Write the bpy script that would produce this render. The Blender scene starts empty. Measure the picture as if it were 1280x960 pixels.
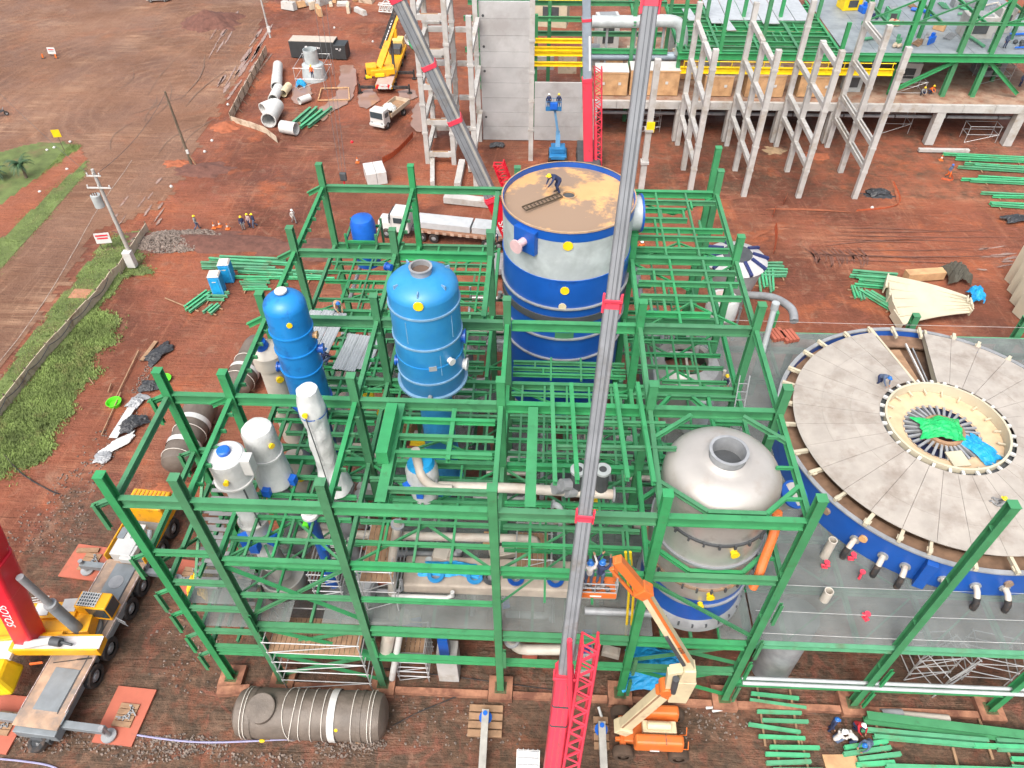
import bpy, bmesh, math, random
from mathutils import Vector, Matrix, Euler, noise
random.seed(7)
SC = bpy.context.scene
COL = SC.collection
V = Vector
PI = math.pi
# ---------------------------------------------------------------- camera, sky, sun, exposure
CAM_P = V((1.8931, -19.0709, 46.9986))
CAM_R = V((0.998964, 0.045002, -0.006694))
CAM_U = V((-0.027217, 0.708994, 0.704689))
CAM_F = V((-0.036459, 0.703777, -0.709485))
FPX = 917.02
cam = bpy.data.cameras.new("camera")
cam.sensor_width = 36.0
cam.lens = 36.0 * FPX / 1280.0
cam.clip_end = 3000
cam.clip_start = 0.5
camo = bpy.data.objects.new("camera", cam)
COL.objects.link(camo)
camo.matrix_world = Matrix(((CAM_R.x, CAM_U.x, -CAM_F.x, CAM_P.x), (CAM_R.y, CAM_U.y, -CAM_F.y, CAM_P.y),
                            (CAM_R.z, CAM_U.z, -CAM_F.z, CAM_P.z), (0, 0, 0, 1)))
SC.camera = camo
SUN_EL, SUN_AZ = math.radians(57), math.radians(200)      # azimuth clockwise from +Y
w = bpy.data.worlds.new("World"); SC.world = w; w.use_nodes = True
nt = w.node_tree
sky = nt.nodes.new('ShaderNodeTexSky'); sky.sky_type = 'NISHITA'; sky.sun_disc = False
sky.sun_elevation = SUN_EL; sky.sun_rotation = SUN_AZ; sky.air_density = 1.0; sky.dust_density = 6.0; sky.ozone_density = 0.6
bg = nt.nodes['Background']; bg.inputs['Strength'].default_value = 0.15
mixs = nt.nodes.new('ShaderNodeMixRGB'); mixs.inputs[0].default_value = 0.55
bwn = nt.nodes.new('ShaderNodeRGBToBW')
nt.links.new(sky.outputs[0], bwn.inputs[0]); nt.links.new(sky.outputs[0], mixs.inputs[1]); nt.links.new(bwn.outputs[0], mixs.inputs[2])
nt.links.new(mixs.outputs[0], bg.inputs['Color'])
sl = bpy.data.lights.new("sun", 'SUN'); sl.energy = 0.72; sl.angle = math.radians(30); sl.color = (1.0, 0.96, 0.9)
slo = bpy.data.objects.new("sun", sl); COL.objects.link(slo)
sd = V((math.sin(SUN_AZ) * math.cos(SUN_EL), math.cos(SUN_AZ) * math.cos(SUN_EL), math.sin(SUN_EL)))
slo.rotation_euler = sd.to_track_quat('Z', 'Y').to_euler(); slo.location = (0, 0, 120)
SC.view_settings.view_transform = 'Standard'; SC.view_settings.look = 'None'
SC.view_settings.exposure = 1.12; SC.view_settings.gamma = 1.0; SC.view_settings.use_curve_mapping = False

# ---------------------------------------------------------------- measured points: photo pixel -> real point on a known plane
def ray(px, py): return CAM_F + CAM_R * ((px - 640) / FPX) - CAM_U * ((py - 480) / FPX)
def G(px, py, z=0.0):
    d = ray(px, py); return CAM_P + d * ((z - CAM_P.z) / d.z)
def GY(px, py, Y):
    d = ray(px, py); return CAM_P + d * ((Y - CAM_P.y) / d.y)

# ---------------------------------------------------------------- materials
MATS = {}
def mat(name, col, rough=0.6, metal=0.0, var=0.12, scale=1.5, bump=0.0, dirt=None, dirt_amt=0.0, dscale=0.8, alpha=1.0, spec=0.5, stretch=None, fine=0.0, dw=0.16, objvar=0.0):
    if name in MATS: return MATS[name]
    m = bpy.data.materials.new(name); m.use_nodes = True
    n = m.node_tree; L = n.links.new; b = n.nodes['Principled BSDF']
    b.inputs['Roughness'].default_value = rough; b.inputs['Metallic'].default_value = metal
    b.inputs['Specular IOR Level'].default_value = spec
    geo = n.nodes.new('ShaderNodeNewGeometry'); src = geo.outputs['Position']
    if stretch:
        mp = n.nodes.new('ShaderNodeMapping'); mp.inputs['Scale'].default_value = stretch; L(src, mp.inputs[0]); src = mp.outputs[0]
    def nz(sc, det=4, ro=0.55):
        t = n.nodes.new('ShaderNodeTexNoise'); t.inputs['Scale'].default_value = sc; t.inputs['Detail'].default_value = det
        t.inputs['Roughness'].default_value = ro; L(src, t.inputs['Vector']); return t.outputs['Fac']
    def ramp(f, a, bb, ca, cb):
        r = n.nodes.new('ShaderNodeValToRGB'); r.color_ramp.elements[0].position = a; r.color_ramp.elements[1].position = bb
        r.color_ramp.elements[0].color = (*ca, 1); r.color_ramp.elements[1].color = (*cb, 1); L(f, r.inputs[0]); return r.outputs[0]
    c0 = tuple(max(0, x * (1 - var)) for x in col); c1 = tuple(min(1, x * (1 + var)) for x in col)
    out = ramp(nz(scale), 0.3, 0.7, c0, c1)
    if dirt is not None:
        mx = n.nodes.new('ShaderNodeMixRGB'); f = ramp(nz(dscale, 6, 0.65), 0.62 - dirt_amt * 0.4, 0.62 - dirt_amt * 0.4 + dw + dirt_amt * 0.1, (0, 0, 0), (1, 1, 1))
        L(f, mx.inputs[0]); L(out, mx.inputs[1]); mx.inputs[2].default_value = (*dirt, 1); out = mx.outputs[0]
    if objvar:                                        # members come from different paint batches
        oi = n.nodes.new('ShaderNodeObjectInfo'); mr = n.nodes.new('ShaderNodeMapRange'); L(oi.outputs['Random'], mr.inputs[0])
        mr.inputs[3].default_value = 1 - objvar; mr.inputs[4].default_value = 1 + objvar
        hs = n.nodes.new('ShaderNodeHueSaturation'); L(mr.outputs[0], hs.inputs['Value']); L(out, hs.inputs['Color'])
        m2 = n.nodes.new('ShaderNodeMapRange'); L(oi.outputs['Random'], m2.inputs[0]); m2.inputs[3].default_value = .8; m2.inputs[4].default_value = 1.02; L(m2.outputs[0], hs.inputs['Saturation'])
        out = hs.outputs[0]
        mx = n.nodes.new('ShaderNodeMixRGB'); f = ramp(nz(2.6, 6, 0.75), 0.6, 0.72, (0, 0, 0), (.55, .55, .55)); L(f, mx.inputs[0]); L(out, mx.inputs[1]); mx.inputs[2].default_value = (.11, .17, .09, 1); out = mx.outputs[0]
    L(out, b.inputs['Base Color'])
    if bump:
        bp = n.nodes.new('ShaderNodeBump'); bp.inputs['Strength'].default_value = bump; bp.inputs['Distance'].default_value = 0.1
        L(nz(fine or scale * 6, 5, 0.7), bp.inputs['Height']); L(bp.outputs[0], b.inputs['Normal'])
    if alpha < 1:
        tr = n.nodes.new('ShaderNodeBsdfTransparent'); ms = n.nodes.new('ShaderNodeMixShader'); ms.inputs[0].default_value = alpha
        L(tr.outputs[0], ms.inputs[1]); L(b.outputs[0], ms.inputs[2]); L(ms.outputs[0], n.nodes['Material Output'].inputs['Surface'])
    MATS[name] = m; return m
SOIL = (0.13, 0.05, 0.032)
GREEN = mat('green_paint', (0.034, 0.235, 0.085), 0.45, var=0.14, scale=0.9, dirt=(0.02, 0.15, 0.05), dirt_amt=0.12, dscale=1.3, objvar=.14)
GREEN2 = mat('green_primer', (0.055, 0.33, 0.15), 0.55, var=0.15, scale=1.2, dirt=(0.12, 0.16, 0.07), dirt_amt=0.2, objvar=.2)
BLUE = mat('blue_paint', (0.008, 0.08, 0.36), 0.35, var=0.12, scale=0.5, dirt=(0.008, 0.045, 0.22), dirt_amt=0.1, dscale=0.5)
SKYB = mat('sky_blue_paint', (0.03, 0.235, 0.5), 0.4, var=0.14, scale=0.5, dirt=(0.015, 0.2, 0.5), dirt_amt=0.25, dscale=0.6)
BLUE2 = mat('bright_blue_plastic', (0.01, 0.12, 0.55), 0.45, var=0.15)
GALV = mat('galvanised_cladding', (0.42, 0.455, 0.455), 0.5, 0.1, var=0.22, scale=0.9, dirt=(0.38, 0.41, 0.42), dirt_amt=0.3, dscale=0.5)
STEEL = mat('stainless_steel', (0.5, 0.49, 0.46), 0.36, 0.55, var=0.14, scale=0.7, dirt=(0.33, 0.31, 0.28), dirt_amt=0.25, dscale=0.7)
STEELM = mat('matt_stainless_dome', (0.44, 0.415, 0.385), 0.45, 0.3, var=0.09, scale=0.6, dirt=(0.38, 0.34, 0.3), dirt_amt=0.2)
GREY = mat('grey_steel', (0.3, 0.31, 0.32), 0.5, 0.2, var=0.2, scale=1.5)
GRATE = mat('deck_grating', (0.2, 0.22, 0.21), 0.6, 0.0, var=0.25, scale=0.6, alpha=0.52)
DGREY = mat('dark_grey', (0.06, 0.065, 0.07), 0.6, var=0.2)
BLACK = mat('black_rubber', (0.02, 0.02, 0.021), 0.8, var=0.3, dirt=(0.09, 0.06, 0.045), dirt_amt=0.35, dscale=2.5)
WHITE = mat('white_paint', (0.54, 0.54, 0.52), 0.4, var=0.06, dirt=(0.45, 0.4, 0.36), dirt_amt=0.1)
CREAM = mat('cream_paint', (0.62, 0.53, 0.34), 0.45, var=0.08, dirt=(0.42, 0.3, 0.2), dirt_amt=0.18)
IVORY = mat('ivory_panel', (0.5, 0.45, 0.335), 0.55, var=0.08, scale=0.6, dirt=(0.5, 0.42, 0.3), dirt_amt=0.2)
YELLOW = mat('yellow_paint', (0.75, 0.36, 0.01), 0.42, var=0.1, dirt=(0.4, 0.18, 0.03), dirt_amt=0.18, dscale=1.4)
YEL2 = mat('safety_yellow', (0.8, 0.55, 0.01), 0.45, var=0.1)
RED = mat('crane_red', (0.62, 0.012, 0.03), 0.38, var=0.1, scale=0.8)
PINK = mat('faded_crane_red', (0.68, 0.05, 0.085), 0.45, var=0.12, scale=0.8, dirt=(0.4, 0.05, 0.06), dirt_amt=0.15)
ORANGE = mat('orange_paint', (0.62, 0.15, 0.03), 0.45, var=0.1, dirt=(0.4, 0.13, 0.05), dirt_amt=0.2, dscale=1.5)
ORNET = mat('orange_netting', (0.42, 0.085, 0.03), 0.8, var=0.25, scale=3)
BOOMG = mat('boom_grey', (0.22, 0.23, 0.245), 0.5, 0.0, var=0.14, scale=0.9, dirt=(0.15, 0.13, 0.11), dirt_amt=0.2, dscale=0.5)
CONC = mat('precast_concrete', (0.42, 0.41, 0.39), 0.85, var=0.14, scale=0.7, bump=0.15, dirt=(0.31, 0.27, 0.22), dirt_amt=0.28, dscale=0.6)
CONCP = mat('concrete_panel', (0.42, 0.42, 0.415), 0.85, var=0.12, scale=0.35, bump=0.1, dirt=(0.33, 0.32, 0.31), dirt_amt=0.35, dscale=0.25)
FOOT = mat('muddy_concrete', (0.36, 0.17, 0.1), 0.9, var=0.2, bump=0.2, dirt=(0.16, 0.065, 0.04), dirt_amt=0.5)
WOOD = mat('timber', (0.29, 0.175, 0.1), 0.8, var=0.25, scale=2, bump=0.1, stretch=(1, 1, 4))
CRATE = mat('crate_plywood', (0.5, 0.3, 0.15), 0.8, var=0.18, scale=1.0, dirt=(0.36, 0.2, 0.1), dirt_amt=0.3)
POLEW = mat('weathered_pole', (0.13, 0.1, 0.07), 0.9, var=0.25)
BOARD = mat('beige_fence_board', (0.52, 0.43, 0.32), 0.85, var=0.2, scale=0.8, dirt=(0.22, 0.14, 0.09), dirt_amt=0.3)
RUST = mat('rusty_roof_plate', (0.58, 0.33, 0.14), 0.5, var=0.12, scale=0.6, dirt=(0.27, 0.185, 0.125), dirt_amt=0.42, dscale=0.27, dw=.012)
TERRA = mat('outrigger_mat_orange', (0.42, 0.115, 0.07), 0.7, var=0.12, scale=0.8, dirt=(0.3, 0.1, 0.06), dirt_amt=0.25)
WRAP = mat('grey_tarpaulin', (0.135, 0.11, 0.09), 0.55, var=0.25, scale=0.8, bump=0.5, fine=2.2)
PLASTIC = mat('white_film_wrap', (0.56, 0.57, 0.56), 0.3, var=0.1, scale=1.2, bump=0.6, fine=2.5)
ROPE = mat('pale_rope', (0.6, 0.56, 0.5), 0.8, var=0.1)
PIPEW = mat('cream_pipe', (0.5, 0.455, 0.39), 0.5, var=0.1, dirt=(0.45, 0.36, 0.28), dirt_amt=0.2)
ROOFC = mat('grey_roof_plate', (0.365, 0.33, 0.29), 0.6, var=0.13, scale=0.9, dirt=(0.255, 0.215, 0.18), dirt_amt=0.35, dscale=0.5, bump=0.04)
CORR = mat('corrugated_white_sheet', (0.5, 0.525, 0.54), 0.35, 0.3, var=0.1)
SKIN = mat('skin', (0.32, 0.17, 0.1), 0.6, var=0.05)
NAVY = mat('navy_cloth', (0.02, 0.03, 0.08), 0.9, var=0.2, scale=6)
DENIM = mat('denim_cloth', (0.08, 0.11, 0.18), 0.9, var=0.2, scale=6)
CLOTHG = mat('grey_cloth', (0.22, 0.22, 0.22), 0.9, var=0.2, scale=6)
HIVIS = mat('hivis_orange_cloth', (0.7, 0.14, 0.02), 0.8, var=0.1)
TARPG = mat('green_tarpaulin', (0.01, 0.42, 0.11), 0.5, var=0.2, bump=0.5, fine=3)
TARPB = mat('blue_tarpaulin', (0.01, 0.3, 0.62), 0.5, var=0.2, bump=0.5, fine=3)
CONT = mat('container_black', (0.035, 0.04, 0.042), 0.5, var=0.15)
GLASS = mat('dark_window', (0.03, 0.05, 0.06), 0.12, var=0.1, spec=0.8)
INK = mat('lettering_white', (0.75, 0.75, 0.74), 0.5, var=0.03)
STONE = mat('crushed_stone', (0.19, 0.15, 0.125), 0.9, var=0.6, scale=3)
LIME = mat('lime_plastic', (0.1, 0.6, 0.02), 0.5, var=0.1)
BLKCL = mat('black_sheeting', (0.03, 0.032, 0.036), 0.45, var=0.3, bump=0.6, fine=3)
GRASS = mat('grass_blades', (0.17, 0.235, 0.065), 0.8, var=0.4, scale=0.5, dirt=(0.2, 0.17, 0.07), dirt_amt=.2, dscale=.4)
PALM = mat('palm_leaf', (0.03, 0.08, 0.03), 0.6, var=0.3)

# ---------------------------------------------------------------- mesh builder
class M:
    def __init__(s, off=(0, 0, 0)): s.v = []; s.f = []; s.mi = []; s.off = V(off); s.cur = 0
    def face(s, idx): s.f.append(idx); s.mi.append(s.cur)
    def poly(s, pts):
        b = len(s.v); s.v += [V(p) for p in pts]; s.face(tuple(range(b, b + len(pts)))); return s
    def hexa(s, c8):
        b = len(s.v); s.v += [V(p) for p in c8]
        for q in ((0, 3, 2, 1), (4, 5, 6, 7), (0, 1, 5, 4), (1, 2, 6, 5), (2, 3, 7, 6), (3, 0, 4, 7)): s.face(tuple(b + i for i in q))
        return s
    def box(s, c, d, rz=0.0, tap=(1, 1), rx=0.0, ry=0.0):
        c = V(c); hx, hy, hz = d[0] / 2, d[1] / 2, d[2] / 2
        R = Euler((rx, ry, rz)).to_matrix(); o = []
        for z in (-1, 1):
            tx, ty = (tap if z > 0 else (1, 1))
            for x, y in ((-1, -1), (1, -1), (1, 1), (-1, 1)): o.append(c + R @ V((x * hx * tx, y * hy * ty, z * hz)))
        return s.hexa(o)
    def bar(s, a, b, w, h=None, up=(0, 0, 1), w2=None, h2=None):
        a, b = V(a), V(b); h = h or w; w2 = w2 or w; h2 = h2 or h
        d = (b - a).normalized(); up = V(up)
        if abs(d.dot(up)) > 0.98: up = V((0, 1, 0))
        x = d.cross(up).normalized(); y = x.cross(d)
        o = [a - x * w / 2 - y * h / 2, a + x * w / 2 - y * h / 2, a + x * w / 2 + y * h / 2, a - x * w / 2 + y * h / 2,
             b - x * w2 / 2 - y * h2 / 2, b + x * w2 / 2 - y * h2 / 2, b + x * w2 / 2 + y * h2 / 2, b - x * w2 / 2 + y * h2 / 2]
        return s.hexa(o)
    def ring(s, c, x, y, r, n): return [c + x * (r * math.cos(2 * PI * i / n)) + y * (r * math.sin(2 * PI * i / n)) for i in range(n)]
    def loft(s, rings, cap0=True, cap1=True):
        n = len(rings[0]); b = len(s.v)
        for r in rings: s.v += r
        for k in range(len(rings) - 1):
            for i in range(n):
                j = (i + 1) % n; s.face((b + k * n + i, b + k * n + j, b + (k + 1) * n + j, b + (k + 1) * n + i))
        if cap0: s.face(tuple(b + i for i in reversed(range(n))))
        if cap1: s.face(tuple(b + (len(rings) - 1) * n + i for i in range(n)))
        return s
    def cyl(s, a, b, r, r2=None, n=14, cap=True):
        a, b = V(a), V(b); r2 = r if r2 is None else r2; d = (b - a).normalized()
        x = d.orthogonal().normalized(); y = d.cross(x)
        return s.loft([s.ring(a, x, y, r, n), s.ring(b, x, y, r2, n)], cap, cap)
    def tube(s, pts, r, n=8, cap=True):
        pts = [V(p) for p in pts]; R = []; px = None
        for i, p in enumerate(pts):
            d = (pts[min(i + 1, len(pts) - 1)] - pts[max(i - 1, 0)]).normalized()
            x = d.orthogonal().normalized() if px is None else (px - d * px.dot(d)).normalized()
            px = x; rr = r[i] if isinstance(r, (list, tuple)) else r
            R.append(s.ring(p, x, d.cross(x), rr, n))
        return s.loft(R, cap, cap)
    def lathe(s, prof, c=(0, 0, 0), n=32, cap0=False, cap1=False, ax=None):
        c = V(c)
        if ax is None: x, y, z = V((1, 0, 0)), V((0, 1, 0)), V((0, 0, 1))
        else:
            z = V(ax).normalized(); x = z.orthogonal().normalized(); y = z.cross(x)
        return s.loft([s.ring(c + z * h, x, y, max(r, 1e-4), n) for r, h in prof], cap0, cap1)
    def ball(s, c, r, n=10, m=6, sc=(1, 1, 1)):
        c = V(c); R = []
        for k in range(m + 1):
            a = -PI / 2 + PI * k / m; rr = max(math.cos(a), 1e-3)
            R.append([c + V((sc[0] * r * rr * math.cos(2 * PI * i / n), sc[1] * r * rr * math.sin(2 * PI * i / n), sc[2] * r * math.sin(a))) for i in range(n)])
        return s.loft(R, False, False)
    def mesh(s, name, mats, smooth=False):
        me = bpy.data.meshes.new(name)
        me.from_pydata([tuple(p - s.off) for p in s.v], [], s.f)
        if not isinstance(mats, (list, tuple)): mats = [mats]
        for m_ in mats: me.materials.append(m_)
        if any(s.mi): me.polygons.foreach_set('material_index', s.mi)
        if smooth:
            me.shade_smooth()
            if hasattr(me, 'set_sharp_from_angle'): me.set_sharp_from_angle(angle=math.radians(35))
        me.update(); return me
    def mk(s, name, mats, parent=None, smooth=False, bevel=0):
        o = bpy.data.objects.new(name, s.mesh(name, mats, smooth)); COL.objects.link(o)
        if parent: o.parent = parent
        if bevel:
            b = o.modifiers.new('bevel', 'BEVEL'); b.width = bevel; b.segments = 2; b.limit_method = 'ANGLE'
        return o
def tag(o, label=None, cat=None, group=None, kind=None):
    if label: o['label'] = label
    if cat: o['category'] = cat
    if group: o['group'] = group
    if kind: o['kind'] = kind
    return o
def thing(name, label, cat, loc=(0, 0, 0), rz=0, group=None):
    o = bpy.data.objects.new(name, None); COL.objects.link(o); o.location = loc; o.rotation_euler = (0, 0, rz); o.empty_display_size = 0.3
    return tag(o, label, cat, group)
def inst(me, name, parent=None, loc=(0, 0, 0), rot=(0, 0, 0), scale=(1, 1, 1)):
    o = bpy.data.objects.new(name, me); COL.objects.link(o); o.location = loc; o.rotation_euler = rot; o.scale = scale
    if parent: o.parent = parent
    return o
def copy_tree(o, loc=None, rz=None, label=None, group=None, parent=None):
    c = o.copy(); COL.objects.link(c); c.parent = parent
    if loc is not None: c.location = loc
    if rz is not None: c.rotation_euler = (0, 0, rz)
    if label: c['label'] = label
    if group: c['group'] = group
    for ch in list(KIDS.get(o, None) or o.children): copy_tree(ch, parent=c)
    return c
KIDS = {}
# one I-section, one H-column, shared by all the steel; scaled in length and section
def _isec():
    m = M()
    for z in (-0.46, 0.46): m.box((0.5, 0, z), (1, 1, 0.08))
    m.box((0.5, 0, 0), (1, 0.07, 0.84)); return m
_isec_m = {}
def isec(ma):
    if ma.name not in _isec_m: _isec_m[ma.name] = _isec().mesh('beam_section', ma)
    return _isec_m[ma.name]
def _hcol():
    m = M()
    for y in (-0.45, 0.45): m.box((0, y, 0.5), (1, 0.1, 1))
    m.box((0, 0, 0.5), (0.1, 0.8, 1))
    for z in (0.25, 0.5, 0.7, 0.915): m.box((0, 0, z), (0.96, 0.8, 0.002))
    m.box((0, 0, 1.0005), (1.12, 1.12, 0.0015)); return m
HCOL = _hcol().mesh('column_section', GREEN)
TUBE_M = {}
def ibeam(parent, name, a, b, w, h, ma=None, off=V((0, 0, 0)), me=None):
    a, b = V(a) - off, V(b) - off; d = b - a; L = d.length; x = d / L
    up = V((0, 0, 1)) if abs(x.z) < 0.95 else V((0, 1, 0))
    y = up.cross(x).normalized(); z = x.cross(y)
    o = bpy.data.objects.new(name, me or isec(ma or GREEN)); COL.objects.link(o)
    if parent: o.parent = parent
    o.matrix_local = Matrix(((x.x * L, y.x * w, z.x * h, a.x), (x.y * L, y.y * w, z.y * h, a.y), (x.z * L, y.z * w, z.z * h, a.z), (0, 0, 0, 1)))
    return o
def text(name, body, size, parent, loc, rot, ma=INK, ext=0.004):
    cu = bpy.data.curves.new(name, 'FONT'); cu.body = body; cu.size = size; cu.extrude = ext; cu.align_x = 'CENTER'; cu.align_y = 'CENTER'
    t = bpy.data.objects.new(name, cu); COL.objects.link(t); bpy.context.view_layer.update()
    me = bpy.data.meshes.new_from_object(t.evaluated_get(bpy.context.evaluated_depsgraph_get()))
    bpy.data.objects.remove(t); me.materials.clear(); me.materials.append(ma)
    o = bpy.data.objects.new(name, me); COL.objects.link(o); o.location = loc; o.rotation_euler = rot
    if parent: o.parent = parent
    return o
def bez(pts, n=8):
    pts = [V(p) for p in pts]; o = []
    for i in range(len(pts) - 1):
        p0 = pts[max(i - 1, 0)]; p1 = pts[i]; p2 = pts[i + 1]; p3 = pts[min(i + 2, len(pts) - 1)]
        for k in range(n):
            t = k / n
            o.append(0.5 * ((2 * p1) + (p2 - p0) * t + (2 * p0 - 5 * p1 + 4 * p2 - p3) * t * t + (3 * p1 - p0 - 3 * p2 + p3) * t ** 3))
    return o + [pts[-1]]
# ================================================================ GROUND
def inpoly(x, y, P):
    c = False; j = len(P) - 1
    for i in range(len(P)):
        xi, yi = P[i]; xj, yj = P[j]
        if (yi > y) != (yj > y) and x < (xj - xi) * (y - yi) / (yj - yi) + xi: c = not c
        j = i
    return c
def gp(pts): return [(G(*p).x, G(*p).y) for p in pts]
def hgt(x, y):
    h = 0.10 * (noise.noise((x * 0.13, y * 0.13, 3)) - 0.25) + 0.05 * noise.noise((x * 0.55, y * 0.55, 9))
    if 50 < y < 62 and x > 14: h += 0.05 * math.sin(y * 4.2 + 1.5 * noise.noise((x * .1, y * .1, 0)))
    if -44.5 < x < -36 and 5 < y < 42: h += 0.5 * max(0, 1 - abs(x + 43) / 6.0)          # bank below the fence
    return min(h, 1.1)
def sheet(name, x0, x1, y0, y1, step, dz, keep, ma, zone=None):
    nx = int((x1 - x0) / step) + 1; ny = int((y1 - y0) / step) + 1; idx = {}; vs = []; fs = []; zs = []
    def vid(i, j):
        if (i, j) not in idx:
            x = x0 + i * step; y = y0 + j * step; idx[(i, j)] = len(vs); vs.append((x, y, hgt(x, y) + dz)); zs.append(zone(x, y) if zone else 0)
        return idx[(i, j)]
    for i in range(nx - 1):
        for j in range(ny - 1):
            if keep is None or keep(x0 + (i + .5) * step, y0 + (j + .5) * step): fs.append((vid(i, j), vid(i + 1, j), vid(i + 1, j + 1), vid(i, j + 1)))
    me = bpy.data.meshes.new(name); me.from_pydata(vs, [], fs); me.materials.append(ma); me.shade_smooth()
    if zone:
        a = me.attributes.new('zone', 'FLOAT', 'POINT'); a.data.foreach_set('value', zs)
    o = bpy.data.objects.new(name, me); COL.objects.link(o); tag(o, kind='structure'); return o
def earth(name, cols, road=False):
    m = bpy.data.materials.new(name); m.use_nodes = True; n = m.node_tree; L = n.links.new; b = n.nodes['Principled BSDF']
    geo = n.nodes.new('ShaderNodeNewGeometry'); pos = geo.outputs['Position']
    def mp(sc, rz=0):
        q = n.nodes.new('ShaderNodeMapping'); q.inputs['Scale'].default_value = sc; q.inputs['Rotation'].default_value = (0, 0, rz); L(pos, q.inputs[0]); return q.outputs[0]
    def nz(vec, sc, det=3, ro=0.6, dis=0.0):
        t = n.nodes.new('ShaderNodeTexNoise'); t.inputs['Scale'].default_value = sc; t.inputs['Detail'].default_value = det; t.inputs['Roughness'].default_value = ro
        t.inputs['Distortion'].default_value = dis; L(vec, t.inputs['Vector']); return t.outputs['Fac']
    def rmp(f, a, c):
        r = n.nodes.new('ShaderNodeMapRange'); r.inputs[1].default_value = a; r.inputs[2].default_value = c; L(f, r.inputs[0]); return r.outputs[0]
    def mix(f, A, B, mode='MIX'):
        q = n.nodes.new('ShaderNodeMixRGB'); q.blend_type = mode
        if isinstance(f, float): q.inputs[0].default_value = f
        else: L(f, q.inputs[0])
        for k, c in ((1, A), (2, B)):
            if isinstance(c, tuple): q.inputs[k].default_value = (*c, 1)
            else: L(c, q.inputs[k])
        return q.outputs[0]
    def mul(a, c):
        q = n.nodes.new('ShaderNodeMath'); q.operation = 'MULTIPLY'; L(a, q.inputs[0])
        if isinstance(c, float): q.inputs[1].default_value = c
        else: L(c, q.inputs[1])
        return q.outputs[0]
    k_ = (1.04, .94, .86) if road else (1.24, 1.08, .98)
    base, dark, bright, pale = [tuple(a * b for a, b in zip(q, k_)) for q in cols]
    c = mix(rmp(nz(pos, 0.05, 4), 0.42, 0.58), base, dark)
    c = mix(mul(rmp(nz(pos, 0.14, 5, 0.65, 0.6), 0.54, 0.66), 0.75), c, bright)
    c = mix(mul(rmp(nz(pos, 0.33, 5, 0.7, 0.8), 0.52, 0.7), 0.32), c, dark)
    tr = nz(mp((0.12, 1.5, 1), 0.06 if not road else 0.5), 0.9, 4, 0.7, 0.9)
    tr2 = nz(mp((1.7, 0.15, 1), 0.3 if not road else -0.55), 0.8, 4, 0.7, 1.2)
    c = mix(mul(rmp(tr, 0.5, 0.66), 0.42), c, dark)
    c = mix(mul(rmp(tr2, 0.55, 0.75), 0.45), c, pale)
    c = mix(mul(mul(rmp(nz(pos, 0.09, 3), 0.5, 0.68), rmp(tr, 0.42, 0.62)), 0.75), c, pale)
    if road:                                            # wheel tracks swung round the turning place
        mo = n.nodes.new('ShaderNodeMapping'); mo.inputs['Location'].default_value = (52, -84, 0); L(pos, mo.inputs[0])
        wv = n.nodes.new('ShaderNodeTexWave'); wv.wave_type = 'RINGS'; wv.rings_direction = 'Z'; wv.inputs['Scale'].default_value = 0.16; wv.inputs['Distortion'].default_value = 7; wv.inputs['Detail'].default_value = 4; wv.inputs['Detail Scale'].default_value = 0.8
        L(mo.outputs[0], wv.inputs['Vector'])
        c = mix(mul(mul(rmp(wv.outputs['Fac'], 0.45, 0.95), rmp(nz(pos, 0.07, 3), 0.4, 0.6)), 0.34), c, dark)
        c = mix(mul(mul(rmp(wv.outputs['Fac'], 0.3, 0.0), rmp(nz(pos, 0.1, 3), 0.48, 0.66)), 0.25), c, pale)
    if not road:
        at = n.nodes.new('ShaderNodeAttribute'); at.attribute_name = 'zone'
        zf = n.nodes.new('ShaderNodeMath'); zf.operation = 'ADD'; L(at.outputs['Fac'], zf.inputs[0])
        L(rmp(nz(pos, 0.5, 5, 0.7), 0.3, 0.7), zf.inputs[1])
        zg = rmp(zf.outputs[0], 0.75, 1.45)
        grav = mix(rmp(nz(pos, 1.3, 6, 0.75), 0.4, 0.66), (0.062, 0.043, 0.03), (0.14, 0.083, 0.054))
        c = mix(zg, c, grav)
    if not road:
        c = mix(mul(rmp(nz(pos, 0.62, 4, 0.7, 1.0), 0.54, 0.7), 0.5), c, (0.27, 0.09, 0.06))
        c = mix(mul(rmp(nz(pos, 0.45, 4, 0.7, 1.5), 0.56, 0.72), 0.55), c, (0.26, 0.155, 0.105))
    fine = nz(pos, 5.0, 4, 0.75)
    c = mix(mul(rmp(fine, 0.6, 0.8), 0.35), c, (0.26, 0.17, 0.12))
    c = mix(mul(rmp(fine, 0.45, 0.25), 0.3), c, (0.06, 0.028, 0.02))
    L(c, b.inputs['Base Color'])
    rg = n.nodes.new('ShaderNodeMapRange'); rg.inputs[1].default_value = 0.42; rg.inputs[2].default_value = 0.6; rg.inputs[3].default_value = 0.42; rg.inputs[4].default_value = 0.92
    L(nz(pos, 0.12, 4), rg.inputs[0]); L(rg.outputs[0], b.inputs['Roughness']); b.inputs['Specular IOR Level'].default_value = 0.2
    bp = n.nodes.new('ShaderNodeBump'); bp.inputs['Strength'].default_value = 0.7; bp.inputs['Distance'].default_value = 0.3
    ad = n.nodes.new('ShaderNodeMath'); ad.operation = 'ADD'; L(nz(pos, 1.6, 5, 0.72), ad.inputs[0]); L(tr, ad.inputs[1]); L(ad.outputs[0], bp.inputs['Height']); L(bp.outputs[0], b.inputs['Normal'])
    return m
EARTH = earth('red_earth', ((0.20, 0.076, 0.046), (0.098, 0.041, 0.028), (0.27, 0.092, 0.044), (0.30, 0.155, 0.10)))
ROADM = earth('packed_dirt_road', ((0.205, 0.122, 0.086), (0.142, 0.08, 0.055), (0.235, 0.118, 0.074), (0.35, 0.24, 0.17)), True)
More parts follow.
